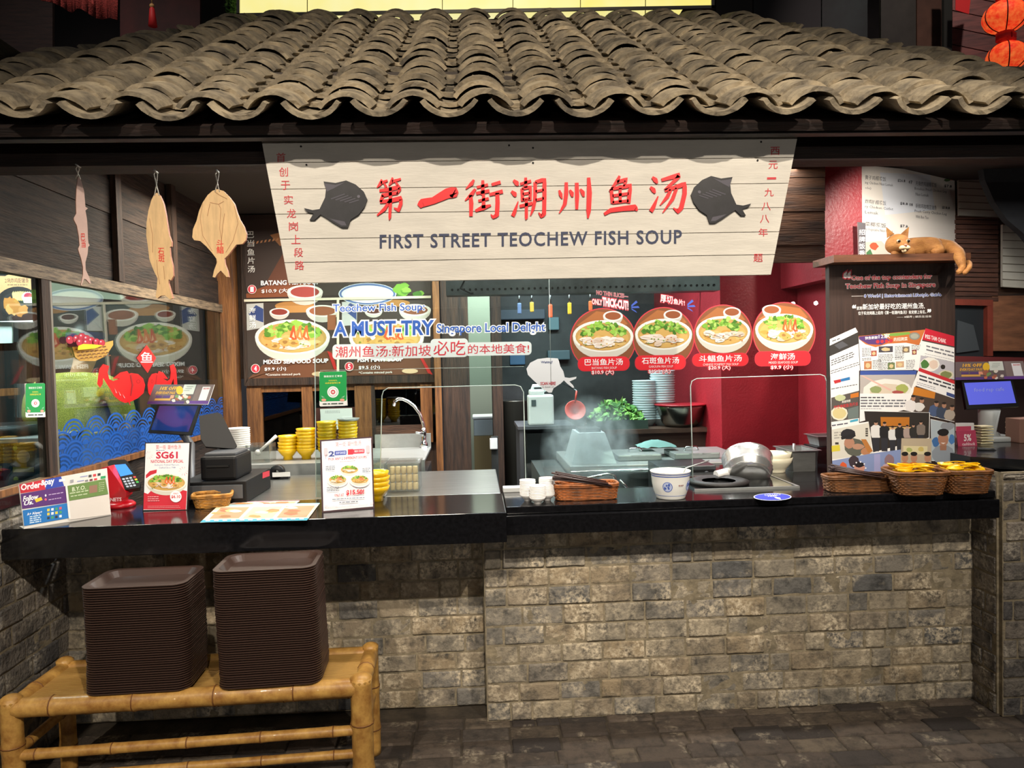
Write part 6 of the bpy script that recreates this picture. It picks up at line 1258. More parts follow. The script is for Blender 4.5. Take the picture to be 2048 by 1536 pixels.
# ================================================================ staff member behind the side window
shirt = mat('yellow_print_shirt', (202, 196, 92), .85, var=1, vs=230, c2=(128, 132, 58), detail=1); skn = mat('skin', (188, 140, 112), .5); hair = mat('black_hair', (22, 20, 22), .5)
X0, Y0 = -2.14, 4.12
per = thing('person', 'person in a yellow patterned shirt standing with back turned behind the side window', 'person', (X0, Y0, .03))
def B(x, y, z): return Vector((X0+x, Y0+y, z*1.035+.03))
N = [(B(0, 0, .92), (.13, .10)), (B(0, .01, 1.06), (.125, .095)), (B(0, .0, 1.20), (.145, .10)), (B(.0, -.01, 1.34), (.13, .085)), (B(.01, .0, 1.44), .055), (B(.03, .03, 1.52), .055), (B(.035, .045, 1.60), (.08, .09)), (B(.035, .04, 1.68), .055),
     (B(-.20, .0, 1.355), .058), (B(-.24, .03, 1.10), .046), (B(-.20, .20, .98), .036), (B(-.14, .27, .97), .026),
     (B(.20, .0, 1.355), .058), (B(.23, .05, 1.10), .046), (B(.17, .24, 1.02), .036), (B(.12, .30, 1.02), .026),
     (B(-.10, .0, .84), .088), (B(-.10, -.01, .46), .062), (B(-.10, .03, .08), .042), (B(-.10, -.10, .03), .03),
     (B(.10, .0, .84), .088), (B(.10, -.01, .46), .062), (B(.10, .03, .08), .042), (B(.10, -.10, .03), .03)]
Ed = [(0, 1), (1, 2), (2, 3), (3, 4), (4, 5), (5, 6), (6, 7), (3, 8), (8, 9), (9, 10), (10, 11), (3, 12), (12, 13), (13, 14), (14, 15), (0, 16), (16, 17), (17, 18), (18, 19), (0, 20), (20, 21), (21, 22), (22, 23)]
for hx, base in ((-.13, 11), (.11, 15)):
    for f in range(4):
        k = len(N); N += [(B(hx+.028-.018*f, .33+.006*(f in (1, 2)), .975+.05*(base == 15)), .0095), (B(hx+.026-.017*f, .362+.008*(f in (1, 2)), .96+.05*(base == 15)), .0085)]; Ed += [(base, k), (k, k+1)]
    k = len(N); s = 1 if base == 11 else -1; N += [(B(hx+s*.045, .29, .965+.05*(base == 15)), .0105)]; Ed += [(base, k)]
skin('body', N, Ed, skn, per, 0)
N = [(B(0, 0, .84), (.165, .125)), (B(0, .01, 1.02), (.155, .115)), (B(0, .0, 1.20), (.170, .118)), (B(.0, -.01, 1.335), (.150, .10)), (B(.01, .0, 1.43), .070),
     (B(-.13, -.005, 1.375), .082), (B(-.215, .0, 1.345), .080), (B(-.245, .02, 1.17), .070), (B(.13, -.005, 1.375), .082), (B(.205, .0, 1.345), .078), (B(.235, .03, 1.17), .060)]
skin('shirt', N, [(0, 1), (1, 2), (2, 3), (3, 4), (3, 5), (5, 6), (6, 7), (3, 8), (8, 9), (9, 10)], shirt, per, 0)
N = [(B(0, 0, .93), (.15, .115)), (B(-.10, .0, .82), .105), (B(-.10, -.01, .46), .08), (B(-.10, .03, .10), .06), (B(.10, .0, .82), .105), (B(.10, -.01, .46), .08), (B(.10, .03, .10), .06)]
skin('trousers', N, [(0, 1), (1, 2), (2, 3), (0, 4), (4, 5), (5, 6)], C('26262c'), per, 0)
mb = MB(); hd = B(.035, .045, 1.61); mb.lathe([(.0005, .118), (.05, .108), (.084, .07), (.097, .02), (.094, -.03), (.075, -.075), (.05, -.09)], hair, T(*(hd+Vector((0, -.012, 0)))), 24, sx=.92, sy=1.05); mb.build('hair', per)
mb = MB(); mb.lathe([(.099, -.0), (.101, .03), (.099, .05)], C('1c2c5c'), T(*(hd+Vector((0, -.012, 0)))), 24, sx=.93, sy=1.05); mb.build('cap_band', per)
for s in (-1, 1): mb = MB(); mb.ball(hd+Vector((s*.088, .0, -.012)), .026, skn, 12, 8, (.35, .7, 1.1)); mb.build('ear', per)
mb = MB(); mb.ball(hd+Vector((0, .098, -.015)), .016, skn, 10, 8, (.8, 1, 1.3))
mb.build('nose', per)
for s in (-1, 1): mb = MB(); mb.ball(hd+Vector((s*.032, .088, .01)), .011, C('f0ece8'), 10, 8); mb.ball(hd+Vector((s*.032, .096, .01)), .006, C('1a1210'), 8, 6); mb.build('eye', per)
mb = MB(); mb.ball(hd+Vector((0, .09, -.052)), .018, C('a05c50'), 10, 6, (1.2, .5, .35)); mb.build('mouth', per)
# ================================================================ kitchen behind the right counter
KY = 3.95; pk1 = PY(KY)
t = thing('steel_range', 'long steel cooking range across the kitchen behind the glass', 'range', (.6, 4.2, 0))
xk0, xk1 = pk1(1140, 940).x, pr(1443, 930).x-.02; zt = pk1(1300, 928).z
MB().box((xk0, KY, zt-.05), (xk1, 4.62, zt), steel, bev=.006).build('top', t); MB().box((xk0+.02, KY+.03, .05), (xk1, 4.6, zt-.05), steel_d).build('body', t); MB().tube([(xk0, KY-.03, zt-.03), (xk1, KY-.03, zt-.03)], .012, chrome, 8).build('front_rail', t)
def lid(px, py, y, w_, d_, lab):
    p = PY(y)(px, py); mb = MB(); mb.box((p.x-w_/2, y, zt+.001), (p.x+w_/2, y+d_, zt+.035), steel, bev=.008); t = thing('flat_steel_cover', lab, 'lid', (p.x, y, zt), 'steel pan lids on the kitchen range'); mb.build('plate', t); mb = MB(); mb.tube([(p.x-.04, y+d_/2, zt+.036), (p.x-.03, y+d_/2, zt+.055), (p.x+.03, y+d_/2, zt+.055), (p.x+.04, y+d_/2, zt+.036)], .006, chrome, 6); mb.build('handle', t)
lid(1280, 918, 4.08, .25, .24, 'left flat steel lid on the kitchen range'); lid(1395, 915, 4.08, .26, .24, 'right flat steel lid on the kitchen range')
p = PY(4.2)(1318, 902); mb = MB(); vs = []; fs = []; n = 10
for j in range(n+1):
    for i in range(n+1): x, y = p.x-.11+.22*i/n, 4.2+.16*j/n; vs.append((x, y, zt+.058+.035*(1-(2*i/n-1)**2)*(1-(2*j/n-1)**2)+.010*noise.noise((x*30, y*30, 0))))
for j in range(n):
    for i in range(n): a = j*(n+1)+i; fs.append((a, a+1, a+n+2, a+n+1))
mb.add(vs, fs, mat('teal_cloth', (110, 146, 142), .9), True); tag(mb.build('wiping_cloth'), 'greenish wiping cloth crumpled on the flat steel lids', 'cloth')
# tapered steel soup vessel
q = PY(4.0); t = thing('soup_vessel', 'pale steel tapered soup vessel in rising steam behind the glass', 'vessel', (q(1185, 930).x, 4.05, zt))
cx0 = q(1187, 900).x; M = T(cx0, 4.25, 0); zb_, zt_ = q(1187, 938).z, q(1187, 868).z
mb = MB(); mb.prism([Vector((cx0-.125, 4.0, zb_)), Vector((cx0+.135, 4.0, zb_)), Vector((cx0+.135, 4.35, zb_)), Vector((cx0-.125, 4.35, zb_))], [Vector((cx0-.075, 4.06, zt_)), Vector((cx0+.075, 4.06, zt_)), Vector((cx0+.075, 4.3, zt_)), Vector((cx0-.075, 4.3, zt_))], mat('pale_steel', (206, 218, 224), .35, .25)); mb.build('hood', t)
MB().box((cx0-.06, 4.1, zt_), (cx0+.06, 4.26, zt_+.02), steel_d).build('neck', t)
mb = MB(); mb.box((xk0-.16, KY+.02, .05), (xk0-.01, 4.6, zt-.05), dkk); tag(mb.build('dark_cabinet'), 'dark cabinet left of the steel range', 'cabinet')
# rear shelf with bowls, greens and metal bowl
SY = 4.9; psh = PY(SY); zs_ = psh(1300, 858).z; xs0, xs1 = psh(1195, 855).x, psh(1442, 855).x
t = thing('rear_shelf', 'brown wooden shelf unit along the kitchen rear wall', 'shelf', (.9, SY, 0)); br_ = mat('brown_shelving', (88, 62, 48), .6, var=.4, vs=5)
MB().box((xs0, SY, zs_-.03), (xs1+.1, 5.5, zs_), br_).build('top', t); MB().box((xs0, SY+.04, .05), (xs1+.1, 5.45, zs_-.03), mat('brown_front', (70, 48, 38), .6, var=.4, vs=4)).build('front', t)
mw = maker('kb', 'stacked_bowl', 'bowl', lambda n: MB().lathe([(.0005, 0), (.05, 0), (.086, .05), (.089, .052), (.086, .056), (.0005, .012)], C('c4d0d4', .35), None, 24).build(n))
for px, n, lab in ((1308, 17, 'left'), (1345, 21, 'right')):
    p = psh(px, 858); stack('stacked_bowl', 'pale bowl in the tall %s stack on the kitchen shelf' % lab, 'bowl', 'pale bowls, %s stack on the kitchen shelf' % lab, mw, (p.x, SY+.25, zs_), n, .0165, 'topmost pale bowl of the tall %s stack on the kitchen shelf' % lab, None, .001)
p = psh(1372, 856); t = thing('mixing_bowl', 'steel mixing bowl with a red rim on the kitchen shelf', 'bowl', (p.x, SY+.12, zs_)); MB().lathe([(.0005, 0), (.10, 0), (.13, .03), (.165, .13), (.168, .15), (.162, .15), (.15, .1), (.1, .02), (.0005, .015)], mat('worn_steel', (150, 146, 136), .22, 1), T(p.x, SY+.12, zs_), 36).build('body', t); MB().lathe([(.150, .15), (.178, .148), (.180, .156), (.15, .158), (.0005, .157)], mat('red_rim', (150, 24, 36), .4), T(p.x, SY+.12, zs_), 36).build('lid', t)
# greens
t = thing('greens_tub', 'heap of leafy greens in a dark tub on the kitchen shelf', 'tub', (psh(1235, 858).x, SY+.1, zs_)); a, b = psh(1190, 858).x, psh(1298, 858).x
openbox(MB(), a, SY+.02, zs_, b, SY+.36, zs_+.06, C('2c4038'), .006).build('tub', t); mb = MB(); rnd = random.Random(6); gm = [mat('leafy_green_%d' % i, c, .6) for i, c in enumerate(((72, 130, 50), (104, 160, 66), (52, 104, 40), (134, 184, 90)))]
for i in range(420):
    u = rnd.uniform(-1, 1); v = rnd.uniform(-1, 1); h = max(0, 1-.8*u*u)*max(.2, 1-v*v); c_ = Vector(((a+b)/2+u*(b-a)*.46, SY+.19+v*.15, zs_+.05+h*.14*rnd.uniform(.6, 1.05))); d = Vector((rnd.uniform(-1, 1), rnd.uniform(-1, .4), rnd.uniform(-.3, 1))).normalized(); e = d.orthogonal().normalized(); L_ = rnd.uniform(.018, .04); w_ = L_*.45
    k = d.cross(e)*.3; mb.add([c_-d*L_, c_+e*w_+k*w_, c_+d*L_, c_-e*w_+k*w_, c_], [(0, 1, 4), (1, 2, 4), (2, 3, 4), (3, 0, 4)], rnd.choice(gm), True)
g_ = mb.build('leafy_greens', t); g_['kind'] = 'stuff'
# dark table with jerrycan and red strainer
q5 = PY(4.75); zt5 = q5(1090, 852).z; x0_, x1_ = q5(1036, 860).x, q5(1150, 860).x
t = thing('dark_table', 'dark metal table with a jerrycan on it behind the glass', 'table', (x0_, 4.75, 0)); MB().box((x0_, 4.75, zt5-.02), (x1_, 5.2, zt5), gry).build('top', t)
for x in (x0_+.01, x1_-.03):
    for y in (4.76, 5.16): MB().box((x, y, .03), (x+.025, y+.025, zt5-.02), gry).build('leg', t)
MB().box((x0_+.06, 4.80, .4), (x1_, 5.15, zt5-.05), C('16181a')).build('cabinet', t)
q6 = PY(4.8); xa_, xb_ = q6(1057, 820).x, q6(1108, 820).x; zc_ = q6(1080, 775).z; jm = mat('translucent_hdpe', (220, 224, 222), .4, alpha=.93)
t = thing('jerrycan', 'whitish plastic jerrycan on the dark table', 'jerrycan', ((xa_+xb_)/2, 4.86, zt5)); mb = MB(); mb.box((xa_, 4.8, zt5+.001), (xb_, 4.92, zc_-.05), jm, bev=.012); mb.box((xa_+.01, 4.81, zc_-.055), (xb_-.06, 4.91, zc_-.015), jm, bev=.012); mb.build('body', t)
MB().tube([(xa_+.03, 4.86, zc_-.02), (xa_+.04, 4.86, zc_+.01), (xb_-.07, 4.86, zc_+.01), (xb_-.05, 4.86, zc_-.03)], .012, jm, 8).build('handle', t); MB().box((xa_+.02, 4.797, zc_-.12), (xa_+.05, 4.8, zc_-.08), C('4a5658')).build('label_mark', t)
p = q6(1152, 822); t = thing('red_strainer', 'red plastic strainer hanging right of the jerrycan', 'strainer', (p.x, 4.8, p.z)); MB().lathe([(.0005, -.05), (.04, -.045), (.065, -.01), (.07, .01), (.066, .01), (.0005, -.042)], mat('orange_red', (176, 52, 38), .45), Matrix.Translation((p.x, 4.84, p.z)) @ Matrix.Rotation(1.1, 4, 'X'), 22).build('bowl', t); MB().tube([(p.x+.0, 4.83, p.z+.05), (p.x+.012, 4.84, p.z+.13)], .006, mat('orange_red'), 8).build('handle', t); MB().tube([(p.x+.012, 4.84, p.z+.13), (p.x+.012, 5.3, p.z+.15), (p.x+.012, 6.302, p.z+.16)], .004, steel_d, 6).build('hook', t)
# hanging utensils on a rail
pu_ = PY(5.0); rz_ = pu_(1100, 588).z; t = thing('utensil_rail', 'thin steel rail at the top of the kitchen with hanging tools', 'rail', (.5, 5, rz_)); MB().tube([(pu_(1000, 590).x, 5.0, rz_), (pu_(1440, 585).x, 5.0, rz_)], .01, steel_d, 8).build('bar', t)
for x in (1020, 1430): MB().tube([(pu_(x, 590).x, 5.0, rz_), (pu_(x, 590).x, 5.0, 2.645)], .006, steel_d, 6).build('hanger', t)
for px, l, c, lab in ((1038, .13, (90, 110, 150), 'blue grey cloth'), (1063, .12, (200, 160, 60), 'yellow handled scraper'), (1100, .16, (216, 90, 50), 'orange handled ladle'), (1138, .14, (220, 170, 40), 'yellow handled ladle'), (1180, .12, (206, 96, 44), 'orange handled skimmer')):
    x = pu_(px, 600).x; t = thing('hanging_utensil', lab+' hanging from the kitchen rail', 'utensil', (x, 4.985, rz_-l), 'tools hanging from the kitchen rail'); cm = C(c)
    MB().tube([(x, 4.988, rz_-.0), (x, 4.985, rz_-l*.45)], .006, steel_d, 6).build('shaft', t); mb = MB(); mb.box((x-.013, 4.975, rz_-l), (x+.013, 4.99, rz_-l*.45), cm, bev=.005); mb.build('handle' if 'handled' in lab else 'cloth', t)
def hung(name, cat, lab, px0, py0, px1, py1, Y, c, d=.05):
    pl = PY(Y); a, b = pl(px0, py1), pl(px1, py0); o = MB().box((a.x, Y, a.z), (b.x, Y+d, b.z), C(c), bev=.008).build(name); return tag(o, lab, cat)
hung('wall_cup', 'cup', 'light blue box fixed on the rear kitchen wall below the orange ladle', 1098, 634, 1118, 660, 6.24, (96, 130, 138), .06)
hung('blue_container', 'container', 'pale blue container on the rear wall above the jerrycan', 1096, 700, 1140, 720, 6.22, (70, 92, 100), .08)
hung('wall_shelf', 'shelf', 'dim grey shelf with cloths on the rear kitchen wall', 985, 618, 1090, 640, 6.2, (70, 80, 92), .1)
hung('wall_poster', 'poster', 'dim blue sheet on the rear kitchen wall left of the fish sticker', 1020, 700, 1050, 730, 6.28, (60, 96, 128), .02)
# cold box, carton, tall pot left of the glass edge
q7 = PY(6.9); a, b = q7(952, 872), q7(986, 832); t = thing('white_cool_box', 'white cool box in the pale kitchen passage', 'cool box', (a.x, 6.9, a.z)); MB().box((a.x-.02, 6.9, a.z), (b.x+.03, 7.2, b.z-.03), C('b8c4c8'), bev=.01).build('body', t); MB().box((a.x-.03, 6.89, b.z-.028), (b.x+.04, 7.21, b.z), C('e4e8e8'), bev=.01).build('lid', t)
o = MB().box((a.x-.02, 6.88, .03), (b.x+.04, 7.22, a.z-.002), C('a08a60')).build('cardboard_carton'); tag(o, 'brown cardboard carton under the white cool box', 'carton')
q8 = PY(5.9); c8 = q8(1030, 850); t = thing('tall_pot', 'tall dark steel stock pot beside the dark post', 'pot', (c8.x, 5.9, .03)); MB().lathe([(.0005, 0), (.12, 0), (.12, 1.18), (.125, 1.19), (.11, 1.19), (.0005, 1.1)], mat('smoky_steel', (84, 84, 78), .35, .8), T(c8.x, 5.9, .03), 28).build('body', t)
q9 = PY(5.3); a = q9(988, 885); o = MB().box((a.x-.03, 5.3, a.z-.05), (a.x+.025, 5.33, a.z+.03), C('d8dcdc'), bev=.006).build('white_cloth'); tag(o, 'small white cloth hanging by the dark narrow post', 'cloth')
MB_ = MB().box((a.x-.02, 5.332, .03), (a.x+.03, 5.36, a.z+.04), dkk); tag(MB_.build('narrow_upright'), 'dark upright holding the small white cloth', 'post')
# rack handle (bright curved rails) in front of the range
t = thing('wire_rack', 'bent steel wire rack behind the chopstick basket', 'rack', (.5, 3.5, .9)); q = PY(3.42)
MB().tube([q(1150, 962), q(1215, 948), q(1228, 952), q(1236, 975), q(1237, 985)], .007, chrome, 8).build('rail', t); MB().tube([q(1150, 962), q(1148, 985)], .007, chrome, 8).build('rail', t); MB().tube([q(1240, 960), q(1262, 985)], .006, chrome, 8).build('brace', t)
MB().box((q(1146, 985).x, 3.345, .80), (q(1265, 985).x, 3.355, q(1146, 986).z), steel).build('lip', t)
# steam over the soup
sm = bpy.data.materials.new('steam'); sm.use_nodes = True; nt = sm.node_tree; nt.nodes.remove(nt.nodes['Principled BSDF']); vp = nt.nodes.new('ShaderNodeVolumePrincipled'); vp.inputs['Color'].default_value = (.92, .96, 1, 1); vp.inputs['Anisotropy'].default_value = .2
tc = nt.nodes.new('ShaderNodeTexCoord'); nz = nt.nodes.new('ShaderNodeTexNoise'); nz.inputs['Scale'].default_value = 5; nz.inputs['Detail'].default_value = 3; nt.links.new(tc.outputs['Object'], nz.inputs['Vector'])
ln_ = nt.nodes.new('ShaderNodeVectorMath'); ln_.operation = 'LENGTH'; nt.links.new(tc.outputs['Object'], ln_.inputs[0])
mr = nt.nodes.new('ShaderNodeMapRange'); mr.inputs['From Min'].default_value = 1.0; mr.inputs['From Max'].default_value = .2; mr.inputs['To Max'].default_value = 1; nt.links.new(ln_.outputs['Value'], mr.inputs['Value'])
mu = nt.nodes.new('ShaderNodeMath'); mu.operation = 'MULTIPLY'; nt.links.new(mr.outputs[0], mu.inputs[0]); m2 = nt.nodes.new('ShaderNodeMapRange'); m2.inputs['From Min'].default_value = .38; m2.inputs['From Max'].default_value = .7; m2.inputs['To Max'].default_value = 14; nt.links.new(nz.outputs['Fac'], m2.inputs['Value']); nt.links.new(m2.outputs[0], mu.inputs[1]); nt.links.new(mu.outputs[0], vp.inputs['Density']); nt.links.new(vp.outputs[0], nt.nodes['Material Output'].inputs['Volume'])
mb = MB(); mb.ball((0, 0, 0), 1, sm, 20, 12); o = mb.build('steam'); c_ = PY(3.72)(1180, 905); o.location = (c_.x, 3.72, c_.z+.02); o.scale = (.26, .2, .28); tag(o, 'soft white steam rising behind the glass above the chopstick basket', 'steam', kind='stuff')
# ================================================================ neighbouring stall at the right
pmn = Pl(PY(4.15)(1725, 420), (.515, -.857, 0)); SL = .10
MBP = [(1722, 330), (1909, 347), (1913, 530), (1716, 520)]
def menu2(A):
    A.poly(MBP, 'eee6dc'); A.poly([(1830, 335), (1909, 360), (1909, 348), (1840, 338)], '4a3858'); A.poly([(1760, 345), (1860, 350), (1870, 420), (1770, 430)], 'e4e6ec')
    for x0, y0, a in ((1728, 350, ('黄子鸡椰浆饭', 'ing Chicken Nasi Lemak', 'ole)')), (1728, 398, ('炸鸡扒椰浆饭', 'ry Chicken Cutlet', 'Lemak')), (1728, 443, ('菜椰浆饭', 'ry Vegetable Nasi Lemak', '')), (1829, 362, ('无骨炸鸡腿椰浆饭', 'Boneless Fried Chicken Leg', 'Nasi Lemak')), (1829, 407, ('新鲜鸡咖喱豆油条', 'Fresh Curry Chicken Leg', 'With Bun Tiao'))):
        A.text(a[0], x0+2, y0, x0+44, y0+9, '3c3c42', 0, res=1); A.text(a[1], x0+(2 if x0 < 1800 else 0), y0+12, x0+(58 if x0 < 1800 else 64), y0+19, '3c3c42', 0, res=1)
        if a[2]: A.text(a[2], x0+2, y0+23, x0+(14 if x0 < 1800 and 'o' in a[2] else 28), y0+29, '3c3c42', 0, res=1)
    for s_, x, y in (('$26.8', 1795, 358), ('$8.8', 1800, 404), ('$7.8', 1800, 449), ('$7.8', 1888, 369), ('$18.8', 1884, 412), ('07', 1817, 361), ('08', 1818, 406)): A.text(s_, x, y, x+(15 if '$' in s_ else 7), y+6, '34343a', .02, res=1)
    A.poly([(1730, 484), (1762, 482), (1780, 500), (1776, 516), (1728, 512)], 'd8c0b0'); A.blob(1747, 493, 9, 8, 'd85838'); A.poly([(1732, 505), (1740, 498), (1746, 512), (1732, 512)], '48784c')
    for x, y, c in ((1882, 342, 'c03440'), (1902, 350, 'e88878')):
        for r in (10, 7.5, 5, 2.5): A.blob(x, y, r, r, c if r in (10, 5) else ('a02434' if c[0] == 'c' else 'd06860'), .12, 13)
    A.blob(1893, 360, 6, 3, '5c7848'); A.blob(1876, 334, 5, 3, 'e8c8c0')
stiff('neighbour_menu', 'pale printed menu board behind the ginger cat figure', 'menu board', pmn, MBP, menu2, .03)
pb_ = PY(4.02); SL = -.02
def bann(A):
    A.poly([(1716, 444), (1731, 446), (1731, 516), (1718, 514)], '4a4448')
    for k in range(4): A.text('招牌饭香'[k], 1718, 459+k*14, 1730, 470+k*14, 'e8e4e0', .03)
stiff('banner_strip', 'dark strip banner with white characters left of the cat figure', 'banner', PY(4.0), [(1716, 444), (1731, 446), (1731, 516), (1718, 514)], bann, .01)
pn = PY(4.7); slat = mat('brown_slats', (104, 66, 50), .6, var=1, vs=6, c2=(52, 34, 28), stretch=(1, 8, 12), island=.25)
mb = MB()
for i in range(18):
    y = 430+i*9.6; mb.slab(pn, [(1908, y), (1996, y+1.5), (1996, y+9.6), (1908, y+8.1)], .02, slat, .004*(i % 2))
mb.slab(pn, [(1903, 300), (2120, 300), (2120, 600), (1903, 600)], .02, timber_x, -.03); struct(mb.build('wall_right_neighbour'), 'brown slatted shutter wall of the neighbouring stall at the right')
paper = mat('paper_screen', (206, 204, 190), .7, var=.08, vs=3)
def screen(lab, pts, n, vert=False):
    t = thing('paper_window', lab, 'window', pn(*pts[3])); mb = MB(); mb.slab(pn, pts, .02, paper, .02); mb.build('paper', t); mb = MB(); (ax, ay), (bx_, by), (cx, cy), (dx, dy) = pts
    for k in range(n+1): f = k/n; y0, y1 = ay+(dy-ay)*f, by+(cy-by)*f; mb.slab(pn, [(ax, y0), (bx_, y1), (bx_, y1+1.2), (ax, y0+1.2)], .004, C('6c6454'), .024)
    mb.build('lattice', t)
screen('pale slatted paper window at the upper right of the ginger cat', [(1913, 322), (2000, 326), (2000, 436), (1915, 432)], 8)
screen('pale slatted paper window at the far right edge beside the brown slats', [(2001, 450), (2070, 452), (2070, 578), (2001, 574)], 8)
mb = MB(); pd = PY(4.4); P_ = [(1960, 300), (2090, 300), (2090, 520), (2046, 466), (2015, 440), (1990, 405), (1970, 360)]; vs = [pd(x, y) for x, y in P_]; mb.prism([v+Vector((0, 0, 0)) for v in vs], [v+Vector((0, .05, 0)) for v in vs], mat('dark_cloth', (52, 54, 58), .9, var=.3, vs=4)); tag(mb.build('dark_awning'), 'dark grey cloth hanging at the far right under the eave', 'cloth')
rf_ = mat('red_wood', (140, 62, 46), .5, var=.2)
t = thing('red_frame_window', 'dark opening in a red wooden frame right of the press board', 'window', pn(1913, 710)); 
mb = MB(); mb.slab(pn, [(1905, 598), (1984, 600), (1984, 612), (1905, 610)], .04, rf_, .01); mb.slab(pn, [(1973, 612), (1984, 612), (1984, 712), (1973, 712)], .04, rf_, .01); mb.slab(pn, [(1905, 712), (2100, 716), (2100, 728), (1905, 724)], .04, mat('red_sill', (110, 46, 46), .5), .01); mb.build('frame', t); mb = MB(); mb.slab(pn, [(1905, 600), (1980, 600), (1980, 720), (1905, 720)], .01, C('1e2428'), -.03); mb.slab(pn, [(1918, 640), (1950, 650), (1962, 700), (1916, 706)], .01, C('40464a'), -.015); mb.build('opening', t)
flat('wood_panel', 'plain plywood panel at the far right edge beside the red frame', 'panel', pn, [(1984, 592), (2100, 590), (2100, 702), (1984, 702)], mat('plywood_panel', (150, 100, 70), .6, var=.3, vs=4, stretch=(1, 1, 6)), .03, group=None)
mb = MB(); mb.slab(PY(4.95), [(1860, 480), (2200, 480), (2200, 1000), (1860, 1000)], .03, C('3c2c28')); struct(mb.build('wall_right_inner'), 'dim inner wall of the neighbouring stall at the right')
ZN = 1.075
pns = Pl(PY(3.62)(1970, 790), (-.1, -1, .35)); t = thing('till_display', 'lit blue till display of the neighbouring stall at the right edge', 'screen', (pns(1970, 880).x, 3.6, ZN))
mb = MB(); mb.slab(pns, [(1923, 762), (2025, 758), (2038, 813), (1933, 818)], .02, blp); h2_ = mb.build('housing', t); A = Art(pns, .0008); A.poly([(1928, 766), (2021, 762), (2032, 806), (1938, 810)], mat('lit_violet_screen', (92, 100, 214), .2, emit=.55)); A.text('food rep cafe', 1948, 776, 2008, 786, 'aab4f0', 0, sl=-.03, res=1); A.build('display', h2_)
mb = MB(); gw = mat('pale_plastic', (190, 196, 196), .35); a = pns(1985, 815, -.03); mb.tube([a, a+Vector((.01, .03, -.12)), Vector((a.x+.02, 3.66, ZN+.02))], [.05, .04, .055], gw, 12); mb.box((a.x-.1, 3.56, ZN), (a.x+.13, 3.74, ZN+.025), gw, bev=.008); mb.build('stand', t)
CARD2 = [(1908, 724), (2046, 722), (2056, 756), (1908, 760)]; pcd2 = Pl(pns(1970, 758, .003), (-.1, -1, .35))
th = thing('promotion_card', 'wide promotion card above the lit blue till display at the right', 'card', pcd2(1970, 758)); mb = MB(); mb.slab(pcd2, CARD2, .004, C('d8dcd4')); mb.build('card', th); A = Art(pcd2, .0006); promo(A, CARD2); A.build('print', th)
pc5 = PY(3.46); t = thing('cashback_card', 'pink cashback card standing on the neighbouring counter behind the press board', 'card', pc5(1935, 900))
mb = MB(); mb.slab(pc5, [(1912, 862), (1951, 860), (1956, 904), (1918, 904)], .004, C('b84060')); mb.build('card', t); A = Art(pc5, .0006); SL = -.03; A.text('5%', 1928, 869, 1942, 882, 'f4e8ec', .03); A.text('cashback', 1924, 885, 1950, 891, 'f4e0e8', .01, res=1); A.build('print', t)
t = thing('price_holder', 'white and red price holder behind the pink cashback card', 'card', pc5(1920, 860)); mb = MB(); pc6 = PY(3.52); mb.slab(pc6, [(1910, 846), (1948, 846), (1950, 912), (1910, 912)], .01, C('e4e2e2')); mb.build('card', t); A = Art(pc6, .0006); A.rect(1912, 853, 1942, 863, 'c84868'); A.build('print', t)
mk_p = maker('ctray', 'coin_slab', 'slab', lambda n: MB().box((-.032, -.03, 0), (.032, .03, .007), C('e6dcb4'), bev=.002).build(n))
p = PY(3.54)(1966, 880)
for i in range(7): mk_p(Vector((p.x+.004*(i % 2), 3.54, ZN+.001+i*.0135)) + Vector((0, 0, 0)), 'cream slab in the left pile on the neighbouring counter', 'cream slabs, left pile')
p = PY(3.68)(2030, 850)
for i in range(8): mk_p(Vector((p.x+.006*(i % 2), 3.68, ZN+.001+i*.0135)), 'cream slab in the right pile behind the pinkish box', 'cream slabs, right pile')
q = PY(3.58); a = q(2016, 872); o = MB().box((a.x, 3.5, ZN), (a.x+.3, 3.6, ZN+.12), C('a07868'), bev=.004).build('pinkish_box'); tag(o, 'pinkish brown box on the neighbouring counter at the right edge', 'box')
mb = MB(); 
mb.tube([PY(3.3)(1955, 898), PY(3.28)(1985, 900), PY(3.3)(2005, 912), PY(3.35)(2030, 900)], .009, C('101214'), 6); tag(mb.build('cable'), 'black cable bundle on the neighbouring counter edge', 'cable')
# ================================================================ neighbouring stall at the left
pl_ = PY(4.0); SL = 0
def chick(A):
    A.poly([(-60, 548), (77, 552), (77, 640), (-60, 644)], '2c2624'); A.ell(34, 590, 46, 44, 'd09868'); A.ell(36, 607, 44, 34, '24201f'); A.ell(36, 609, 36, 25, '2e2a2a'); A.poly([(0, 560), (0, 552), (74, 555), (74, 562)], 'd09868')
    A.text('2块炸鸡配薯条', 10, 556, 58, 566, '3c2c24', 0, res=1); A.lines(15, 569, 55, 1, 3, 1.4, '5a4434', 0)
    for k in range(9): x = 24+k*4; A.poly([(x, 583+abs(k-4)), (x+3, 582), (x+7, 600), (x+3, 602)], 'e8c478')
    for x, y, r in ((17, 606, 11), (25, 617, 12), (38, 622, 11), (48, 620, 9), (30, 608, 11)): A.blob(x, y, r, r*1.1, random.choice(['c88848', 'd49a58', 'b87838']))
    A.ell(56, 594, 12, 10, 'e8e8ec'); A.ell(57, 592, 9, 6.5, 'b03048'); A.poly([(45, 594), (68, 594), (65, 606), (48, 606)], 'dcdce0')
stiff('chicken_poster', 'round chicken and fries poster at the far left edge', 'poster', pl_, [(-60, 548), (77, 552), (77, 644), (-60, 644)], chick, .02)
flat('price_sheet', 'white price sheet under the chicken poster at the left edge', 'sheet', PY(4.02), [(-40, 645), (24, 645), (24, 686), (-40, 688)], C('d4dcd4'), .01)
def fr_(lab, pts, m, Y=4.1, name='timber_post'): flat(name, lab, 'post', PY(Y), pts, m, .05)
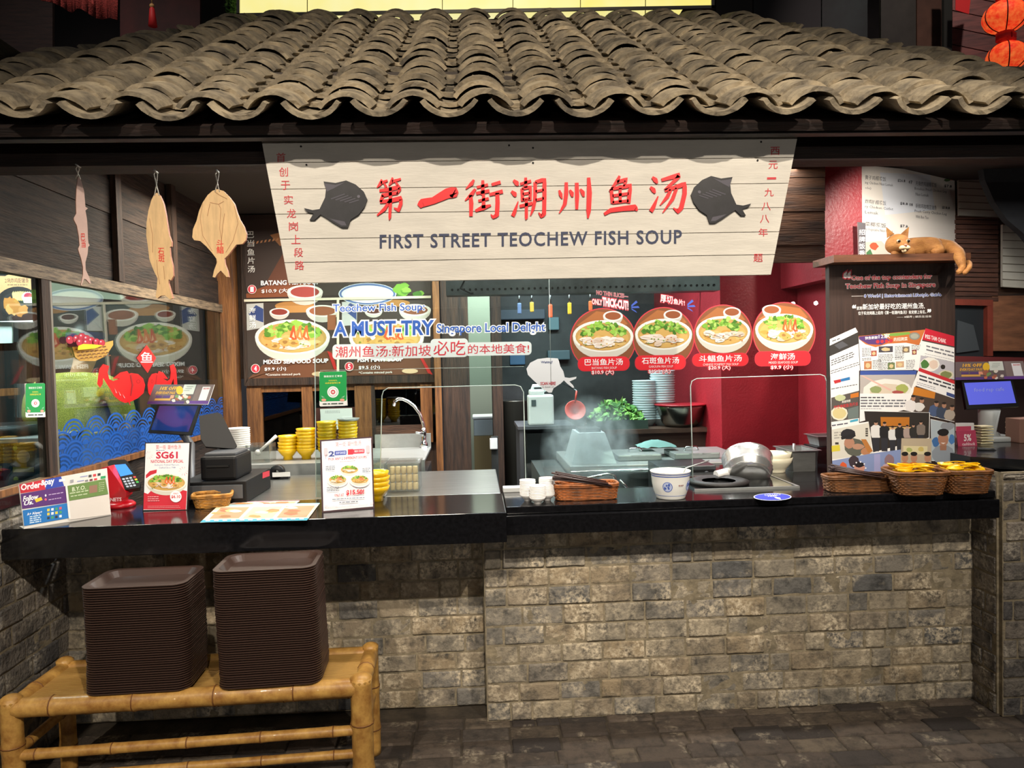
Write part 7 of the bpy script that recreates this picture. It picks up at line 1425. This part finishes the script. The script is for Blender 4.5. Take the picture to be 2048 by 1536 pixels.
fr_('grey brown upright of the neighbouring stall at the left edge', [(35, 540), (52, 540), (54, 900), (40, 900)], timber); fr_('reddish upright left of the window mullion', [(53, 600), (84, 600), (92, 900), (56, 900)], mat('dark_reddish', (84, 50, 40), .6, var=.4, vs=4), 4.16); fr_('crosspiece under the price sheet at the left edge', [(-60, 686), (36, 684), (36, 700), (-60, 704)], timber, 4.08, 'timber_rail'); fr_('orange brown crosspiece at the left edge', [(-60, 780), (36, 776), (36, 790), (-60, 796)], tan_wood, 4.08, 'timber_rail')
flat('light_strip', 'bluish lit strip above the chicken poster', 'light', PY(4.05), [(-60, 532), (72, 537), (74, 546), (-60, 542)], mat('bluish_strip', (130, 176, 210), .4, emit=.5), .02)
t = thing('display_case', 'glass display case with food photo cards at the far left edge', 'display case', (-2.4, 3.6, 0)); pd_ = PY(3.55); c0, c1 = pd_(-120, 885), pd_(84, 885)
MB().box((c0.x, 3.56, .0), (c1.x, 3.9, pd_(0, 882).z), mat('case_blue', (70, 98, 110), .3, var=.2)).build('body', t); MB().box((c0.x, 3.53, pd_(0, 886).z), (c1.x, 3.92, pd_(0, 878).z), steel).build('steel_top', t); MB().box((c0.x, 3.545, .0), (c1.x, 3.553, pd_(0, 886).z), glass('case_glass', (214, 232, 238), 1.5, .0)).build('glass_front', t)
for i, (x0, y0, c) in enumerate(((-40, 888, 'd08048'), (24, 890, 'e0a8a0'), (-40, 952, 'd0b080'), (26, 952, 'c88838'))):
    A = Art(PY(3.557), .0006); A.rect(x0, y0, x0+46, y0+56, '20262c', 0); A.ell(x0+23, y0+24, 20, 18, '3a3c40'); A.ell(x0+23, y0+23, 13, 13, c); A.rect(x0+2, y0+44, x0+44, y0+54, 'c89840', 0); A.ell(x0+6, y0+6, 5, 5, 'e8c850'); A.build('photo_card', t)
mb = MB(); mb.lathe([(.0005, 0), (.13, 0), (.16, .05), (.165, .055), (.15, .055), (.0005, .02)], steel_d, T(PY(3.75)(20, 870).x, 3.74, pd_(0, 878).z), 28); tag(mb.build('steel_pan'), 'wide steel pan on the display case at the left edge', 'pan')
mb = MB(); mb.box((-4.2, 4.9, 0), (-1.97, 5.0, 2.7), mat('neighbour_back', (54, 60, 58), .6, var=.4, vs=2)); struct(mb.build('wall_left_neighbour'), 'dim rear wall of the neighbouring stall at the left')
flat('hood_panel', 'pale cream hood panel at the upper left behind the side window', 'panel', PY(4.84), [(92, 560), (300, 566), (240, 600), (92, 590)], C('b0b4a0'), .03)
